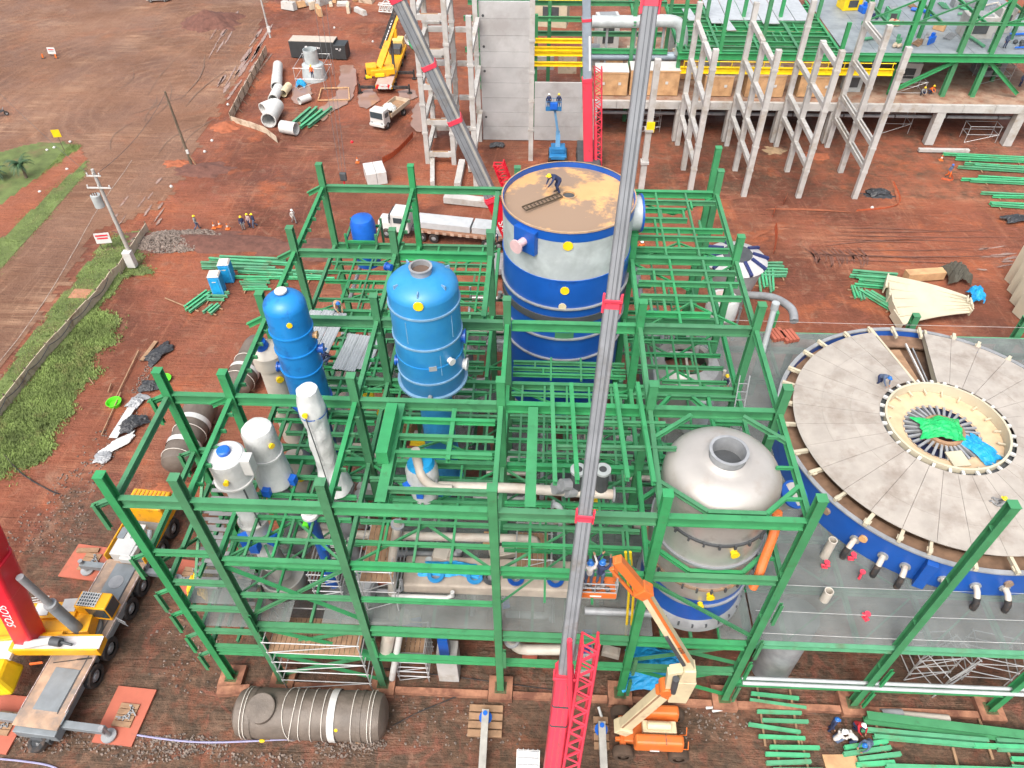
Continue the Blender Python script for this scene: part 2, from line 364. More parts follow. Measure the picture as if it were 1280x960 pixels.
PATHM = earth('red_footpath', ((0.26, 0.1, 0.06), (0.2, 0.075, 0.045), (0.3, 0.11, 0.06), (0.32, 0.16, 0.11)), True)
GRASSM = mat('grass_ground', (0.1, 0.135, 0.04), 0.95, var=0.4, scale=0.45, bump=0.4, dirt=(0.13, 0.09, 0.045), dirt_amt=0.25, dscale=0.25)
def zone(x, y):
    z = 0.0
    if y < 2.5: z = 0.9
    elif y < 7: z = 0.9 * (7 - y) / 4.5
    if -36 < x < -20 and y < 14: z = max(z, 0.75)
    if -14 < x < 30 and 0 < y < 34: z = max(z, 0.55)
    if 12 < x < 60 and 22 < y < 36: z = max(z, 0.5)
    if x > 8 and 61 < y < 80: z = max(z, 0.45)
    return z
sheet('ground', -190, 230, -40, 330, 1.25, -0.03, None, EARTH, zone)
ROADP = gp([(-300, 820), (-60, 545), (10, 452), (65, 377), (122, 283), (165, 275), (196, 262), (226, 226), (262, 150), (290, 110), (318, 55), (334, 0), (345, -80)]) + [(-50, 320), (-185, 320), (-185, -35)]
ISL1 = gp([(-160, 240), (-60, 207), (0, 190), (40, 179), (80, 177), (101, 184), (60, 212), (0, 256), (-80, 318), (-160, 380)])
PTH = gp([(101, 184), (108, 200), (60, 243), (0, 299), (-80, 372), (-160, 450), (-160, 380), (-80, 318), (0, 256), (60, 212)])
ISL2 = gp([(108, 200), (104, 220), (60, 268), (0, 338), (-80, 432), (-160, 530), (-160, 450), (-80, 372), (0, 299), (60, 243)])
VERGE = gp([(-150, 690), (-60, 552), (12, 458), (66, 385), (128, 305), (150, 292), (182, 288), (186, 300), (176, 330), (196, 340), (158, 352), (140, 372), (120, 400), (60, 452), (0, 527), (-70, 612)])
def jit(P, a=0.5):
    return lambda x, y: inpoly(x + a * noise.noise((x * .5, y * .5, 1)), y + a * noise.noise((x * .5, y * .5, 7)), P)
sheet('road', -186, -30, -36, 318, 0.7, 0.0, jit(ROADP, 1.2), ROADM)
sheet('grass_verge', -80, -40, 0, 90, 0.4, 0.025, jit(ISL1, .3), GRASSM)
sheet('footpath', -80, -40, 0, 90, 0.4, 0.035, jit(PTH, .15), PATHM)
sheet('grass_verge', -80, -40, 0, 90, 0.4, 0.03, jit(ISL2, .3), GRASSM)
sheet('grass_verge', -60, -36, 5, 60, 0.4, 0.04, jit(VERGE, .5), GRASSM)
SLOPE = gp([(0, 532), (60, 458), (110, 402), (128, 392), (148, 410), (150, 432), (110, 448), (128, 470), (96, 492), (92, 520), (66, 540), (62, 575), (20, 590), (-60, 640), (-80, 620)])
sheet('grass_bank', -60, -30, 5, 50, 0.4, 0.03, jit(SLOPE, .8), GRASSM)
# painted edge line of the road: separate worn dashes along the asphalt edge
LINEM = mat('worn_road_paint', (0.36, 0.29, 0.24), 0.8, var=0.2, dirt=(0.22, 0.14, 0.11), dirt_amt=0.45, dscale=2)
lp = bez([G(*q) for q in ((-60, 520), (10, 440), (62, 366), (116, 272), (150, 222), (165, 200))], 10)
m = M()
for a, b in zip(lp[:-1], lp[1:]):
    d = (b - a).normalized(); s_ = V((d.y, -d.x, 0)) * 0.04
    m.poly([V((q.x, q.y, hgt(q.x, q.y) + 0.045)) for q in (a - s_, a + s_, b + s_, b - s_)])
tag(m.mk('road_edge_line', LINEM), kind='structure')
# grass blades: nobody could count them
def blades(name, P, n, h0, h1, label, seed):
    rnd = random.Random(seed); xs = [p[0] for p in P]; ys = [p[1] for p in P]; v = []; f = []; k = 0
    while k < n:
        x = rnd.uniform(max(min(xs), -62), max(xs)); y = rnd.uniform(max(min(ys), 8), max(ys)); k += 1
        if not inpoly(x + 1.1 * noise.noise((x * .5, y * .5, 1)) + rnd.gauss(0, .35), y + rnd.gauss(0, .4), P): continue
        z = hgt(x, y); hh = rnd.uniform(h0, h1)
        for q in range(4):
            a = rnd.uniform(0, 6.28); l = rnd.uniform(0.3, 0.8) * hh; w_ = rnd.uniform(.02, .05) + hh * .05; b_ = len(v); bx, by = x + rnd.uniform(-.2, .2), y + rnd.uniform(-.2, .2)
            v += [(bx - w_ * math.sin(a), by + w_ * math.cos(a), z), (bx + w_ * math.sin(a), by - w_ * math.cos(a), z), (bx + l * math.cos(a), by + l * math.sin(a), z + hh * rnd.uniform(.6, 1))]
            f.append((b_, b_ + 1, b_ + 2))
    me = bpy.data.meshes.new(name); me.from_pydata(v, [], f); me.materials.append(GRASS)
    o = bpy.data.objects.new(name, me); COL.objects.link(o); tag(o, label, 'grass', kind='stuff')
blades('verge_grass', VERGE, 15000, .08, .22, 'green verge grass between the road and the board fence', 1)
blades('bank_grass', SLOPE, 15000, .1, .34, 'tall green grass on the bank below the fence', 2)
blades('median_grass', ISL1, 15000, .05, .14, 'mown grass of the median around the palm', 3)
blades('strip_grass', ISL2, 9000, .05, .14, 'narrow grass strip between footpath and road', 4)
# puddles
WATER = mat('muddy_water_sky_tint', (0.27, 0.165, 0.125), 0.07, var=0.15, scale=0.3, spec=0.6)  # brown water, base colour lightened to paint in the reflected sky
WETP = mat('wet_pale_mud', (0.36, 0.25, 0.21), 0.25, var=0.25, scale=0.5, dirt=(0.2, 0.1, 0.07), dirt_amt=0.45, dscale=0.5)
def blob(name, pts, ma, dz, seed=0, amp=.5):
    P = bez([G(*p) for p in pts + pts[:1]], 6)[:-1]; m = M()
    c = sum(P, V()) / len(P); ring = [V((p.x + amp * noise.noise((p.x, p.y, seed)), p.y + amp * noise.noise((p.x, p.y, seed + 5)), 0)) for p in P]
    m.poly([V((p.x, p.y, dz)) for p in ring]); o = m.mk(name, ma)
    bm = bmesh.new(); bm.from_mesh(o.data); bmesh.ops.triangulate(bm, faces=bm.faces[:]); bm.to_mesh(o.data); bm.free()
    tag(o, kind='structure')
blob('puddle', [(425, 84), (442, 82), (446, 104), (436, 128), (418, 138), (402, 152), (398, 138), (420, 118), (424, 100)], WATER, 0.075)
blob('puddle', [(448, 118), (462, 112), (474, 124), (460, 136), (448, 132)], WATER, 0.075, 2)
blob('puddle', [(515, 140), (524, 128), (530, 150), (528, 166), (516, 160)], WATER, 0.075, 3)
blob('puddle', [(368, 108), (384, 104), (388, 120), (374, 132), (364, 122)], WATER, 0.075, 4)
blob('puddle', [(498, 114), (516, 112), (520, 122), (502, 126)], WATER, 0.075, 8)
SANDP = mat('spilt_sand', (0.55, 0.43, 0.27), 0.9, var=0.2)
# stones
def stones(name, label, spots, seed, size=(.05, .16), kind='stuff'):
    rnd = random.Random(seed); m = M()
    for (x, y, rx, ry, n, hh) in spots:
        for k in range(n):
            a = rnd.uniform(0, 6.28); q = math.sqrt(rnd.random()); px, py = x + rx * q * math.cos(a), y + ry * q * math.sin(a)
            s_ = rnd.uniform(*size); z = hgt(px, py) + hh * (1 - q) + s_ * .3
            m.box((px, py, z), (s_ * rnd.uniform(.8, 1.6), s_ * rnd.uniform(.8, 1.4), s_ * rnd.uniform(.6, 1)), rnd.uniform(0, 3), (rnd.uniform(.4, .9), rnd.uniform(.4, .9)), rnd.uniform(-.5, .5), rnd.uniform(-.5, .5))
    tag(m.mk(name, STONE), label, 'stones', kind=kind)
pA = G(212, 302)
stones('gravel_heap', 'grey gravel heap at the end of the board fence', [(pA.x, pA.y, 4.4, 2.2, 2300, .7), (pA.x + 2.5, pA.y + 1, 3.2, 1.5, 700, .4)], 5, (.08, .22))
fs_ = []
for px, py, rx, ry, k in ((60, 925, 3, .8, 150), (180, 935, 3.4, .8, 240), (235, 930, 2.6, .6, 260), (430, 935, 2, .6, 170), (330, 950, 3.5, .4, 110), (455, 930, 1.4, .4, 120), (120, 560, 1.2, 3, 60), (90, 610, 2, 2, 110),
                          (215, 800, 2.5, 2.5, 60), (250, 830, 2.6, 2, 50), (150, 540, .8, 4, 160), (180, 470, .5, 2.5, 110), (60, 660, 3, 2.4, 160), (880, 905, 3, 1, 100), (560, 905, 5, 2, 120)):
    q = G(px, py); fs_.append((q.x, q.y, rx, ry, k, 0))
stones('gravel_scatter', 'loose pale gravel scattered over the trampled soil in front', fs_, 6, (.04, .12))
# dug earth mounds
def mound(name, label, px, py, rx, ry, h, ma, seed):
    c = G(px, py); n = 22; v = []; f = []
    for i in range(n + 1):
        for j in range(n + 1):
            x = -1 + 2 * i / n; y = -1 + 2 * j / n; d = math.hypot(x, y) * (1.15 + .5 * noise.noise((2.2 * math.atan2(y, x), seed, 0)) + .25 * noise.noise((x * 4, y * 4, seed)))
            z = h * max(0, 1 - d) ** .8 * (1 + .5 * noise.noise((x * 3, y * 3, seed))) + .12 * noise.noise((x * 8, y * 8, seed)) * max(0, 1.1 - d) - .13
            v.append((c.x + rx * x, c.y + ry * y, z))
    for i in range(n):
        for j in range(n): k = i * (n + 1) + j; f.append((k, k + n + 1, k + n + 2, k + 1))
    me = bpy.data.meshes.new(name); me.from_pydata(v, [], f); me.materials.append(ma); me.shade_smooth(); o = bpy.data.objects.new(name, me); COL.objects.link(o)
    tag(o, label, 'earth mound', kind='structure')
DARKE = mat('dark_turned_soil', (0.125, 0.053, 0.038), 0.9, var=0.3, scale=1.5, bump=0.8, fine=3)
ORE = mat('orange_clay', (0.29, 0.088, 0.04), 0.9, var=0.25, scale=1.5, bump=0.6, fine=3)
mound('soil_heap', 'dark wet soil heap at the edge of the yard', 263, 28, 6, 5, 2.2, DARKE, 1)
mound('soil_heap', 'low soil heap round the wooden pole', 255, 212, 4.5, 2.4, .7, DARKE, 2)
mound('clay_heap', 'bright orange clay heap left of the wooden pole', 222, 204, 2.5, 1.2, .5, ORE, 3)
mound('clay_heap', 'orange clay heap below the precast frames', 1020, 195, 2.5, 1.4, .4, ORE, 4)
mound('clay_heap', 'orange clay at the corner of the beige low wall', 282, 158, 2.2, 2.0, .8, ORE, 5)
mound('sand_heap', 'pale sand heap behind the precast frames', 968, 188, 1.9, 1.2, .5, mat('pale_sand', (.28, .19, .11), .9, var=.2), 6)
mound('soil_bank', 'dark red bank falling from the road to the plant', 250, 302, 12, 2.6, .7, DARKE, 7)
mound('soil_bank', 'long dark bank right of the portable toilets', 400, 312, 10, 2.2, .6, DARKE, 8)
mound('rubble_heap', 'heap of dark scrap by the precast columns', 1097, 243, 2.2, 1.1, .45, BLKCL, 9)
mound('clay_heap', 'orange clay behind the left crane', 225, 612, 3, 1, .4, ORE, 10)

# wet streaks and wheel ruts
def streak(nm, a, b, w_, ma, seed, bend=0.0, z=.085):
    A_, B_ = G(*a), G(*b); d = B_ - A_; n = max(6, int(d.length / .5)); s_ = V((-d.y, d.x, 0)).normalized(); m = M(); L_, R_ = [], []
    for i in range(n + 1):
        t = i / n; p = A_.lerp(B_, t) + s_ * (bend * math.sin(PI * t) + .12 * noise.noise((t * 4, seed, 2))); k = math.sin(PI * min(1, max(0, t))) ** .5
        ww = w_ * k * (.55 + .9 * abs(noise.noise((t * n * .35, seed, 4)))) + .01; zz = max(hgt(p.x, p.y), 0) + z * .35
        L_.append(V((p.x + s_.x * ww, p.y + s_.y * ww, zz))); R_.append(V((p.x - s_.x * ww * .8, p.y - s_.y * ww * .8, zz)))
    for i in range(n): m.poly([L_[i], L_[i + 1], R_[i + 1], R_[i]])
    o = m.mk(nm, ma); tag(o, kind='structure')
WETS = mat('wet_pale_streak', (0.3, 0.205, 0.165), 0.22, var=0.25, scale=0.6, dirt=(0.2, 0.1, 0.07), dirt_amt=0.4, dscale=1.2)
rs_ = random.Random(4)
for i in range(26):
    px, py = rs_.uniform(258, 322), rs_.uniform(30, 118); py = 150 - (px - 250) * 1.25 + rs_.uniform(-16, 26) if i % 2 else py
    dx = rs_.uniform(8, 22); streak('wet_streak', (px, py), (px + dx, py - dx * rs_.uniform(1.3, 1.8)), rs_.uniform(.12, .5), WETS, i)
for i in range(10):
    px, py = rs_.uniform(140, 200), rs_.uniform(215, 285); dx = rs_.uniform(6, 14); streak('wet_streak', (px, py), (px + dx, py - dx * 1.4), rs_.uniform(.1, .3), WETS, 40 + i)
for i in range(8):
    px, py = rs_.uniform(1180, 1262), rs_.uniform(312, 338); streak('wet_streak', (px, py), (px + rs_.uniform(12, 40), py - rs_.uniform(-2, 6)), rs_.uniform(.1, .35), WETS, 60 + i)
RUTM = mat('churned_rut_soil', (0.15, 0.066, 0.046), 0.8, var=0.3, scale=2)
for i in range(16):
    px = 1002 + 4.6 * i; streak('wheel_rut', (px, 308 + rs_.uniform(0, 8)), (px + rs_.uniform(4, 16), 328 + rs_.uniform(0, 8)), rs_.uniform(.1, .2), RUTM, 100 + i, rs_.uniform(.3, .7))
for i in range(10):
    py = 285 + 4.5 * i; streak('wheel_rut', (rs_.uniform(985, 1060), py), (rs_.uniform(1130, 1275), py + rs_.uniform(-4, 4)), rs_.uniform(.06, .14), RUTM, 130 + i, rs_.uniform(-.6, .6))
for i in range(10):
    px = rs_.uniform(120, 230); py = rs_.uniform(110, 200); streak('wheel_rut', (px, py), (px + rs_.uniform(25, 60), py - rs_.uniform(25, 60)), rs_.uniform(.05, .12), mat('road_rut', (.165, .105, .076), .85, var=.2), 150 + i, rs_.uniform(-2, 2))
CLAYR = mat('orange_windrow', (0.24, 0.075, 0.035), 0.9, var=0.25, scale=1.5, bump=.5, fine=3)
for a, b in (((955, 262), (1068, 266)), ((1068, 266), (1122, 258)), ((1112, 222), (1122, 256)), ((940, 300), (962, 290))): streak('clay_windrow', a, b, .35, CLAYR, 170, .3)
# ================================================================ THE GREEN STEEL PLANT FRAME
GX = dict(A=-17.33, B=-14.0, C=-7.5, D=0.0, E=7.55, F=14.05, G=22.0, H=30.4)
GYs = {1: 0.0, 2: 6.6, 3: 13.0, 4: 19.6, 5: 27.6}
ZT, ZM, ZD = 19.75, 14.8, 7.9          # top of steel: upper level, joist level, grating deck
FR = thing('plant_steelwork', 'tall green bolted steel frame of the plant around the blue tanks', 'steel frame', (0, 0, 0))
rf = random.Random(21)
def col(k, r, top=21.4, xy=None, w_=0.42):
    x, y = xy or (GX[k], GYs[r])
    o = inst(HCOL, 'column', FR, (x, y, 0.35), (0, 0, 0), (w_, w_, top - 0.35)); return o
PEDM = M().box((0, 0, .15), (1.5, 1.5, .5)).mesh('footing', FOOT)
BPM = M().box((0, 0, .375), (.75, .75, .05)).mesh('base_plate', GREEN)
cols = [('A', 1), ('A', 2)] + [('B', i) for i in range(1, 6)] + [('C', i) for i in range(1, 6)] + [('D', 1), ('D', 2), ('D', 3), ('D', 5)] + [('E', i) for i in range(1, 6)] + [('F', i) for i in range(1, 6)] + [('G', 1), ('H', 1)]
for k, r in cols:
    col(k, r)
    inst(BPM, 'base_plate', FR, (GX[k], GYs[r], 0)); inst(PEDM, 'footing', FR, (GX[k], GYs[r], 0))
for xy in ((-1.4, 19.6), (14.4, 30.9)):
    col(None, None, xy=xy); inst(BPM, 'base_plate', FR, (*xy, 0)); inst(PEDM, 'footing', FR, (*xy, 0))
def bm_(name, a, b, w_, h, top=True, ma=None):
    "I-beam whose upper flange lies at the given height"
    d = V((0, 0, h / 2 if top else 0)); return ibeam(FR, name, V(a) - d, V(b) - d, w_, h, ma)
CW = 0.24
def xbeam(y, x0, x1, z, w_=.3, h=.6, name='beam'): return bm_(name, (x0 + CW, y, z), (x1 - CW, y, z), w_, h)
def ybeam(x, y0, y1, z, w_=.28, h=.5, name='beam'): return bm_(name, (x, y0 + CW, z - .003), (x, y1 - CW, z - .003), w_, h)
def xrow(r, ks, z, w_=.3, h=.6):
    for a, b in zip(ks[:-1], ks[1:]): xbeam(GYs[r], GX[a], GX[b], z, w_, h)
# upper level
for r, ks in ((1, 'ABCDEF'), (2, 'ABCDEF'), (3, 'BCDEF'), (5, 'BCD'), (5, 'EF'), (4, 'EF'), (4, 'BC')): xrow(r, ks, ZT, .3, .5 if r in (4, 5) else .62)
xbeam(19.6, GX['C'], -1.4, ZT)
for k, rs in (('A', (1, 2)), ('B', (1, 2, 3, 4, 5)), ('C', (1, 2, 3, 4, 5)), ('D', (1, 2, 3)), ('E', (1, 2, 3, 4, 5)), ('F', (1, 2, 3, 4, 5))):
    for a, b in zip(rs[:-1], rs[1:]): ybeam(GX[k], GYs[a], GYs[b], ZT, .24, .42)
ybeam(-1.4, 13.2, 19.6, ZT, .3, .5); ybeam(-1.4, 19.6, 27.4, ZT, .3, .5)
# heavy beams and joists of the upper level between the first two rows
ybeam(-5.15, 0.0, 6.6, ZT, .5, .6); ybeam(1.65, 0.0, 6.6, ZT, .5, .6)
BOXG = M().box((0, 0, 0), (1, 1, 1)).mesh('stub_box', GREEN)
inst(BOXG, 'stub_box', FR, (-5.35, 4.0, ZT + .42), (0, 0, 0), (.55, 3.2, .8))
for py in (524, 545, 566, 612):
    q = G(560, py, ZT); xbeam(q.y, -5.15, 0.0, ZT, .2, .32, 'joist')
ybeam(-2.35, 2.6, 6.4, ZT - .05, .22, .3, 'joist')
for px0, py0, px1, py1 in ((690, 478, 694, 602), (714, 478, 722, 600), (769, 478, 785, 597), (797, 477, 818, 602)):
    a, b = G(px0, py0, ZT + .3), G(px1, py1, ZT + .3); bm_('joist', a, b, .2, .3, ma=GREEN)
for py, x0, x1 in ((526, 690, 832), (557, 692, 846)):
    bm_('joist', G(x0, py, ZT + .02), G(x1, py + 2, ZT + .02), .16, .24)
# upper level joists in the right-hand bays, behind
def bay(x0, x1, y0, y1, z, nj, sx, hj=.26, wj=.18, brace=True, skip=(), short=True, nm='joist'):
    dy = (y1 - y0) / (nj + 1)
    for i in range(1, nj + 1):
        if i in skip: continue
        y = y0 + dy * i + rf.uniform(-.12, .12) * dy; xa, xb = x0, x1
        if short and rf.random() < .22 and sx:
            if rf.random() < .5: xa = x0 + (x1 - x0) * sx[0]
            else: xb = x0 + (x1 - x0) * sx[-1]
        xbeam(y, xa, xb, z, wj, hj, nm)
        for _k in range(rf.choice((1, 2, 2, 3)) if i < nj else 0):
            xt = rf.uniform(x0 + .6, x1 - .6); bm_('trimmer', (xt, y + .08, z - .012), (xt, y + dy - .08, z - .012), wj * .7, hj * .5)
    for s_ in sx:
        x = x0 + (x1 - x0) * s_; bm_('stringer', (x, y0 + .2, z - .006), (x, y1 - .2, z - .006), wj * .7, hj * .6)
    if brace:
        zz = z - hj - .06
        for p in ((x0, y0, (x0 + x1) / 2, y0 + 2 * dy), (x1, y0, (x0 + x1) / 2, y0 + 2 * dy), (x0, y1, (x0 + x1) / 2, y1 - 2 * dy), (x1, y1, (x0 + x1) / 2, y1 - 2 * dy)):
            bm_('brace', (p[0], p[1], zz), (p[2], p[3], zz), .12, .12)
E_, F_ = GX['E'], GX['F']
bay(E_, F_, 19.6, 27.6, ZT, 6, (.34, .66), .36, .18)
bay(E_, F_, 13.0, 19.6, ZT, 4, (.36, .68), .36, .2)
# hexagonal opening frame, joist level, in the bay before it
for a, b in (((8.9, 7.3), (8.9, 12.3)), ((12.2, 7.3), (12.2, 12.3)), ((8.9, 11.0), (9.9, 12.3)), ((12.2, 11.0), (11.2, 12.3)), ((8.9, 8.6), (9.9, 7.5)), ((12.2, 8.6), (11.2, 7.5)), ((8.9, 7.5), (12.2, 7.5)), ((7.6, 12.3), (14, 12.3)),
             ((12.2, 8.5), (13.9, 8.5)), ((12.2, 9.4), (13.9, 9.4)), ((12.2, 10.3), (13.9, 10.3)), ((12.2, 11.2), (13.9, 11.2)), ((7.6, 9.0), (8.9, 9.0)), ((7.6, 10.6), (8.9, 10.6))):
    bm_('joist', (*a, ZM + .004), (*b, ZM + .004), .2, .32)
# octagonal frames round the stainless vessel at three heights
for z in (ZT - .02, ZM - .1):
    cx, cy = 10.85, 3.25
    P8 = [(E_, 2.0), (9.6, .35), (12.2, .35), (F_, 2.0), (F_, 4.6), (12.2, 6.2), (9.6, 6.2), (E_, 4.6)]
    for i in (0, 2, 4, 6): bm_('brace', (*P8[i], z), (*P8[i + 1], z), .2, .26)
    bm_('brace', (*P8[1], z - .008), (*P8[2], z - .008), .2, .26)
    for yy in (1.2, 3.0, 4.9): bm_('brace', (F_ - .9, yy, z - .02), (F_ - .1, yy, z - .02), .14, .16)
# joist level
for r in (1, 2, 3, 4, 5):
    xrow(r, 'BCDEF' if r < 4 else 'BC', ZM, .26, .5)
    if r >= 4: xbeam(GYs[r], GX['C'], -1.4, ZM, .26, .5); xbeam(GYs[r], E_, F_, ZM, .26, .5)
for k in 'BCEF':
    for a, b in ((1, 2), (2, 3), (3, 4), (4, 5)): ybeam(GX[k], GYs[a], GYs[b], ZM, .22, .4)
ybeam(GX['D'], 0, 6.6, ZM, .22, .4); ybeam(GX['D'], 6.6, 13, ZM, .22, .4); ybeam(-1.4, 13.2, 19.6, ZM, .22, .4); ybeam(-1.4, 19.6, 27.6, ZM, .22, .4)
B_, C_, D_ = GX['B'], GX['C'], GX['D']
bay(B_, C_, 0, 6.6, ZM, 4, (.2, .42, .66)); bay(C_, D_, 0, 6.6, ZM, 4, (.2, .45, .7)); bay(D_, E_, 0, 6.6, ZM, 4, (.22, .45, .7, .88))
bay(B_, C_, 6.6, 13, ZM, 6, (.15, .35, .55, .78)); bay(C_, D_, 6.6, 13, ZM, 6, (.12, .24, .72, .86), skip=(3,)); bay(D_, E_, 6.6, 13, ZM, 6, (.12, .3, .48, .66, .84))
bay(B_, C_, 13, 19.6, ZM, 6, (.25, .45, .65, .85)); bay(C_, -1.4, 13, 19.6, ZM, 6, (.25, .5, .75)); bay(D_, E_, 13.2, 15.6, ZM, 3, (.35, .6), brace=False); bay(E_, F_, 13, 19.6, ZM - .8, 4, (.3, .5, .7))
bay(B_, C_, 19.6, 27.6, ZM, 6, (.3, .5, .8)); bay(C_, -1.4, 19.6, 27.6, ZM, 6, (.25, .5, .8)); bay(E_, F_, 19.6, 27.6, ZM - .8, 4, (.4,), brace=False)
# lower level, under the deck (z about 11.4 sketch level inside) and deck frame
for r, z in ((1, 11.3), (2, 11.3), (3, 11.3)): xrow(r, 'BCDEF' if r > 1 else 'BCD', z, .2, .3)
for k in 'BCDEF':
    for a, b in ((1, 2), (2, 3), (3, 4), (4, 5)): ybeam(GX[k], GYs[a], GYs[b], ZD - .06, .3, .5)
for r in (1, 2, 3, 4, 5): xrow(r, 'BCDEF', ZD - .06, .32, .62)
xrow(1, 'ABCDEF', 4.4, .3, .5)
xrow(1, 'FGH', 3.0, .34, .55)
for x0, x1 in ((B_, C_), (C_, D_), (D_, E_), (E_, F_)):
    for i in range(1, 4): bm_('stringer', (x0 + (x1 - x0) * i / 4, 0.2, ZD - .08), (x0 + (x1 - x0) * i / 4, 27.2, ZD - .08), .16, .26)
# sketchy lower joists at mid height
for xa, xb in ((B_, C_), (C_, D_), (D_, E_), (E_, F_)):
    for ya, yb in ((0, 6.6), (6.6, 13), (13, 19.6), (19.6, 27.6)):
        if (xa, ya) in ((E_, 0), (D_, 13), (D_, 19.6), (C_, 0)): continue
        for k in (1, 2, 3): bm_('lower_joist', (xa + .2, ya + (yb - ya) * k / 4, 11.3), (xb - .2, ya + (yb - ya) * k / 4, 11.3), .14, .22)
        for k in (1, 2): bm_('lower_joist', (xa + (xb - xa) * k / 3, ya + .2, 11.29), (xa + (xb - xa) * k / 3, yb - .2, 11.29), .12, .18)
        bm_('brace', (xa, ya, 11.05), (xb, yb, 11.05), .09, .09, False)
# front and side wall bracing
def xbr(a, b, c, d, s=.16):
    bm_('brace', a, b, s, s, False); bm_('brace', c, d, s, s, False)
xbr((B_, .1, 13.9), (C_, .1, 8.6), (B_, .22, 8.4), (C_, .22, 14.0)); xbr((B_, .1, 7.2), (C_, .1, 4.4), (B_, .22, 4.6), (C_, .22, 7.2)); xbr((B_, .1, 3.9), (C_, .1, .6), (B_, .22, .6), (C_, .22, 3.9))
xbr((E_, .1, 14.0), (F_, .1, 8.4), (E_, .2, 4.6), (F_, .2, 7.2)); xbr((E_, .1, 3.9), (F_, .1, .6), (E_, .22, .6), (F_, .22, 3.9)); xbr((E_, .3, 7.2), (F_, .3, 4.6), (E_, .35, .7), (F_, .35, 4))
for y0, y1 in ((0, 6.6),): xbr((GX['A'], y0, 14), (GX['A'], y1, 8.5), (GX['A'] + .1, y0, 8.5), (GX['A'] + .1, y1, 14))
# stair bay A-B with landings, and brackets cantilevered out to the left
for z in (15.3, 12.4, 9.6, 6.9, 4.9):
    for y in (0, 6.6): xbeam(y, GX['A'], B_, z, .22, .34)
    ybeam(GX['A'], 0, 6.6, z, .22, .3); 
    if z < 15: bm_('beam', (GX['A'] + 1.5, .3, z - .01), (GX['A'] + 1.5, 6.4, z - .01), .16, .24)
for z in (19.6, 15.1, 11.6, 9.2, 6.6, 4.2):
    for y in ((0, 6.6) if z > 15 else (0,)):
        bm_('bracket', (GX['A'] - .2, y - .1, z), (GX['A'] - .8, y - .35, z - .1), .18, .18, False)
        bm_('bracket', (GX['A'] - .75, y - .42, z + .1), (GX['A'] - .75, y - .42, z - 1.8), .2, .2, False)
for z in (9.5, 6.8): bm_('bracket', (B_ + .3, -.42, z), (B_ + .3, -.42, z - 2.0), .18, .18, False)
for k, zz in (('C', 7.2), ('D', 6.5), ('E', 6.2), ('E', 3.2), ('F', 13.0), ('F', 8.9), ('F', 6.2), ('F', 3.0), ('G', 6.0), ('G', 2.9), ('H', 6.2)):
    bm_('bracket', (GX[k] + .34, -.4, zz), (GX[k] + .34, -.4, zz - 2.1), .18, .18, False)
# bolt tabs along the side beams
TABM = M().box((0, 0, 0), (.34, .1, .22)).mesh('bolt_tab', GREEN)
for k in 'BC':
    for a, b in ((1, 2), (2, 3), (3, 4), (4, 5)):
        for i in range(1, 6): inst(TABM, 'bolt_tab', FR, (GX[k] + .2, GYs[a] + (GYs[b] - GYs[a]) * i / 6, ZT - .3))
for k, r in (('A', 1), ('A', 2), ('B', 2), ('B', 3), ('B', 4), ('B', 5)):
    bm_('bracket', (GX[k] - .2, GYs[r], ZT - .2), (GX[k] - 1.2, GYs[r] - .1, ZT - .7), .22, .3, False)
# gratings: each panel a piece of the frame
GPM = {}
def gpanel(parent, x0, x1, y0, y1, z, ma=None):
    me = GPM.setdefault('p', M().box((0, 0, 0), (1, 1, 1)).mesh('grating_panel', GRATE))
    return inst(me, 'grating_panel', parent, ((x0 + x1) / 2, (y0 + y1) / 2, z), (0, 0, 0), (x1 - x0 - .006, y1 - y0 - .006, .03))
def gratings(parent, x0, x1, y0, y1, z, dx, dy, hole=None):
    nx = max(1, round((x1 - x0) / dx)); ny = max(1, round((y1 - y0) / dy))
    for i in range(nx):
        for j in range(ny):
            a, b = x0 + (x1 - x0) * i / nx, x0 + (x1 - x0) * (i + 1) / nx; c, d = y0 + (y1 - y0) * j / ny, y0 + (y1 - y0) * (j + 1) / ny
            if hole and hole((a + b) / 2, (c + d) / 2): continue
            gpanel(parent, a, b, c, d, z)
hd = lambda x, y: (math.hypot(x - 10.85, y - 3.25) < 2.6) or (math.hypot(x - 3.4, y - 19.6) < 4) or (math.hypot(x + 4.2, y - 9.8) < 1.0) or (math.hypot(x + 11.2, y - 2.6) < 1.3) or (7 < y < 12 and -12 < x < 6 and noise.noise((x * .3, y * .3, 2)) > .1) or (y > 12 and noise.noise((x * .3, y * .3, 2)) > .1)
gratings(FR, B_ + .2, F_ + .2, .15, 26.5, ZD + .02, 1.9, 3.2, hd)
gratings(FR, B_ + .2, C_ - .1, .15, 4.6, 4.45, 1.9, 2.2)
gratings(FR, GX['A'] + .1, B_ - .1, .2, 3.3, 9.62, 1.6, 3.2); gratings(FR, GX['A'] + .1, B_ - .1, .2, 3.3, 6.92, 1.6, 3.2)
STEPM = mat('perforated_tread', (.3, .3, .3), .5, .3, var=.15)
TRD = M().box((0, 0, 0), (1.3, .22, .05)).mesh('stair_tread', STEPM)
for z0, yb, x in ((12.4, 1.2, GX['A'] + 2.2), (9.6, 1.2, GX['A'] + .8), (6.9, 1.2, GX['A'] + 2.2)):
    for i in range(12): inst(TRD, 'stair_tread', FR, (x, yb + .34 * i, z0 + .06 + .24 * i * (1 if z0 != 9.6 else 1)))
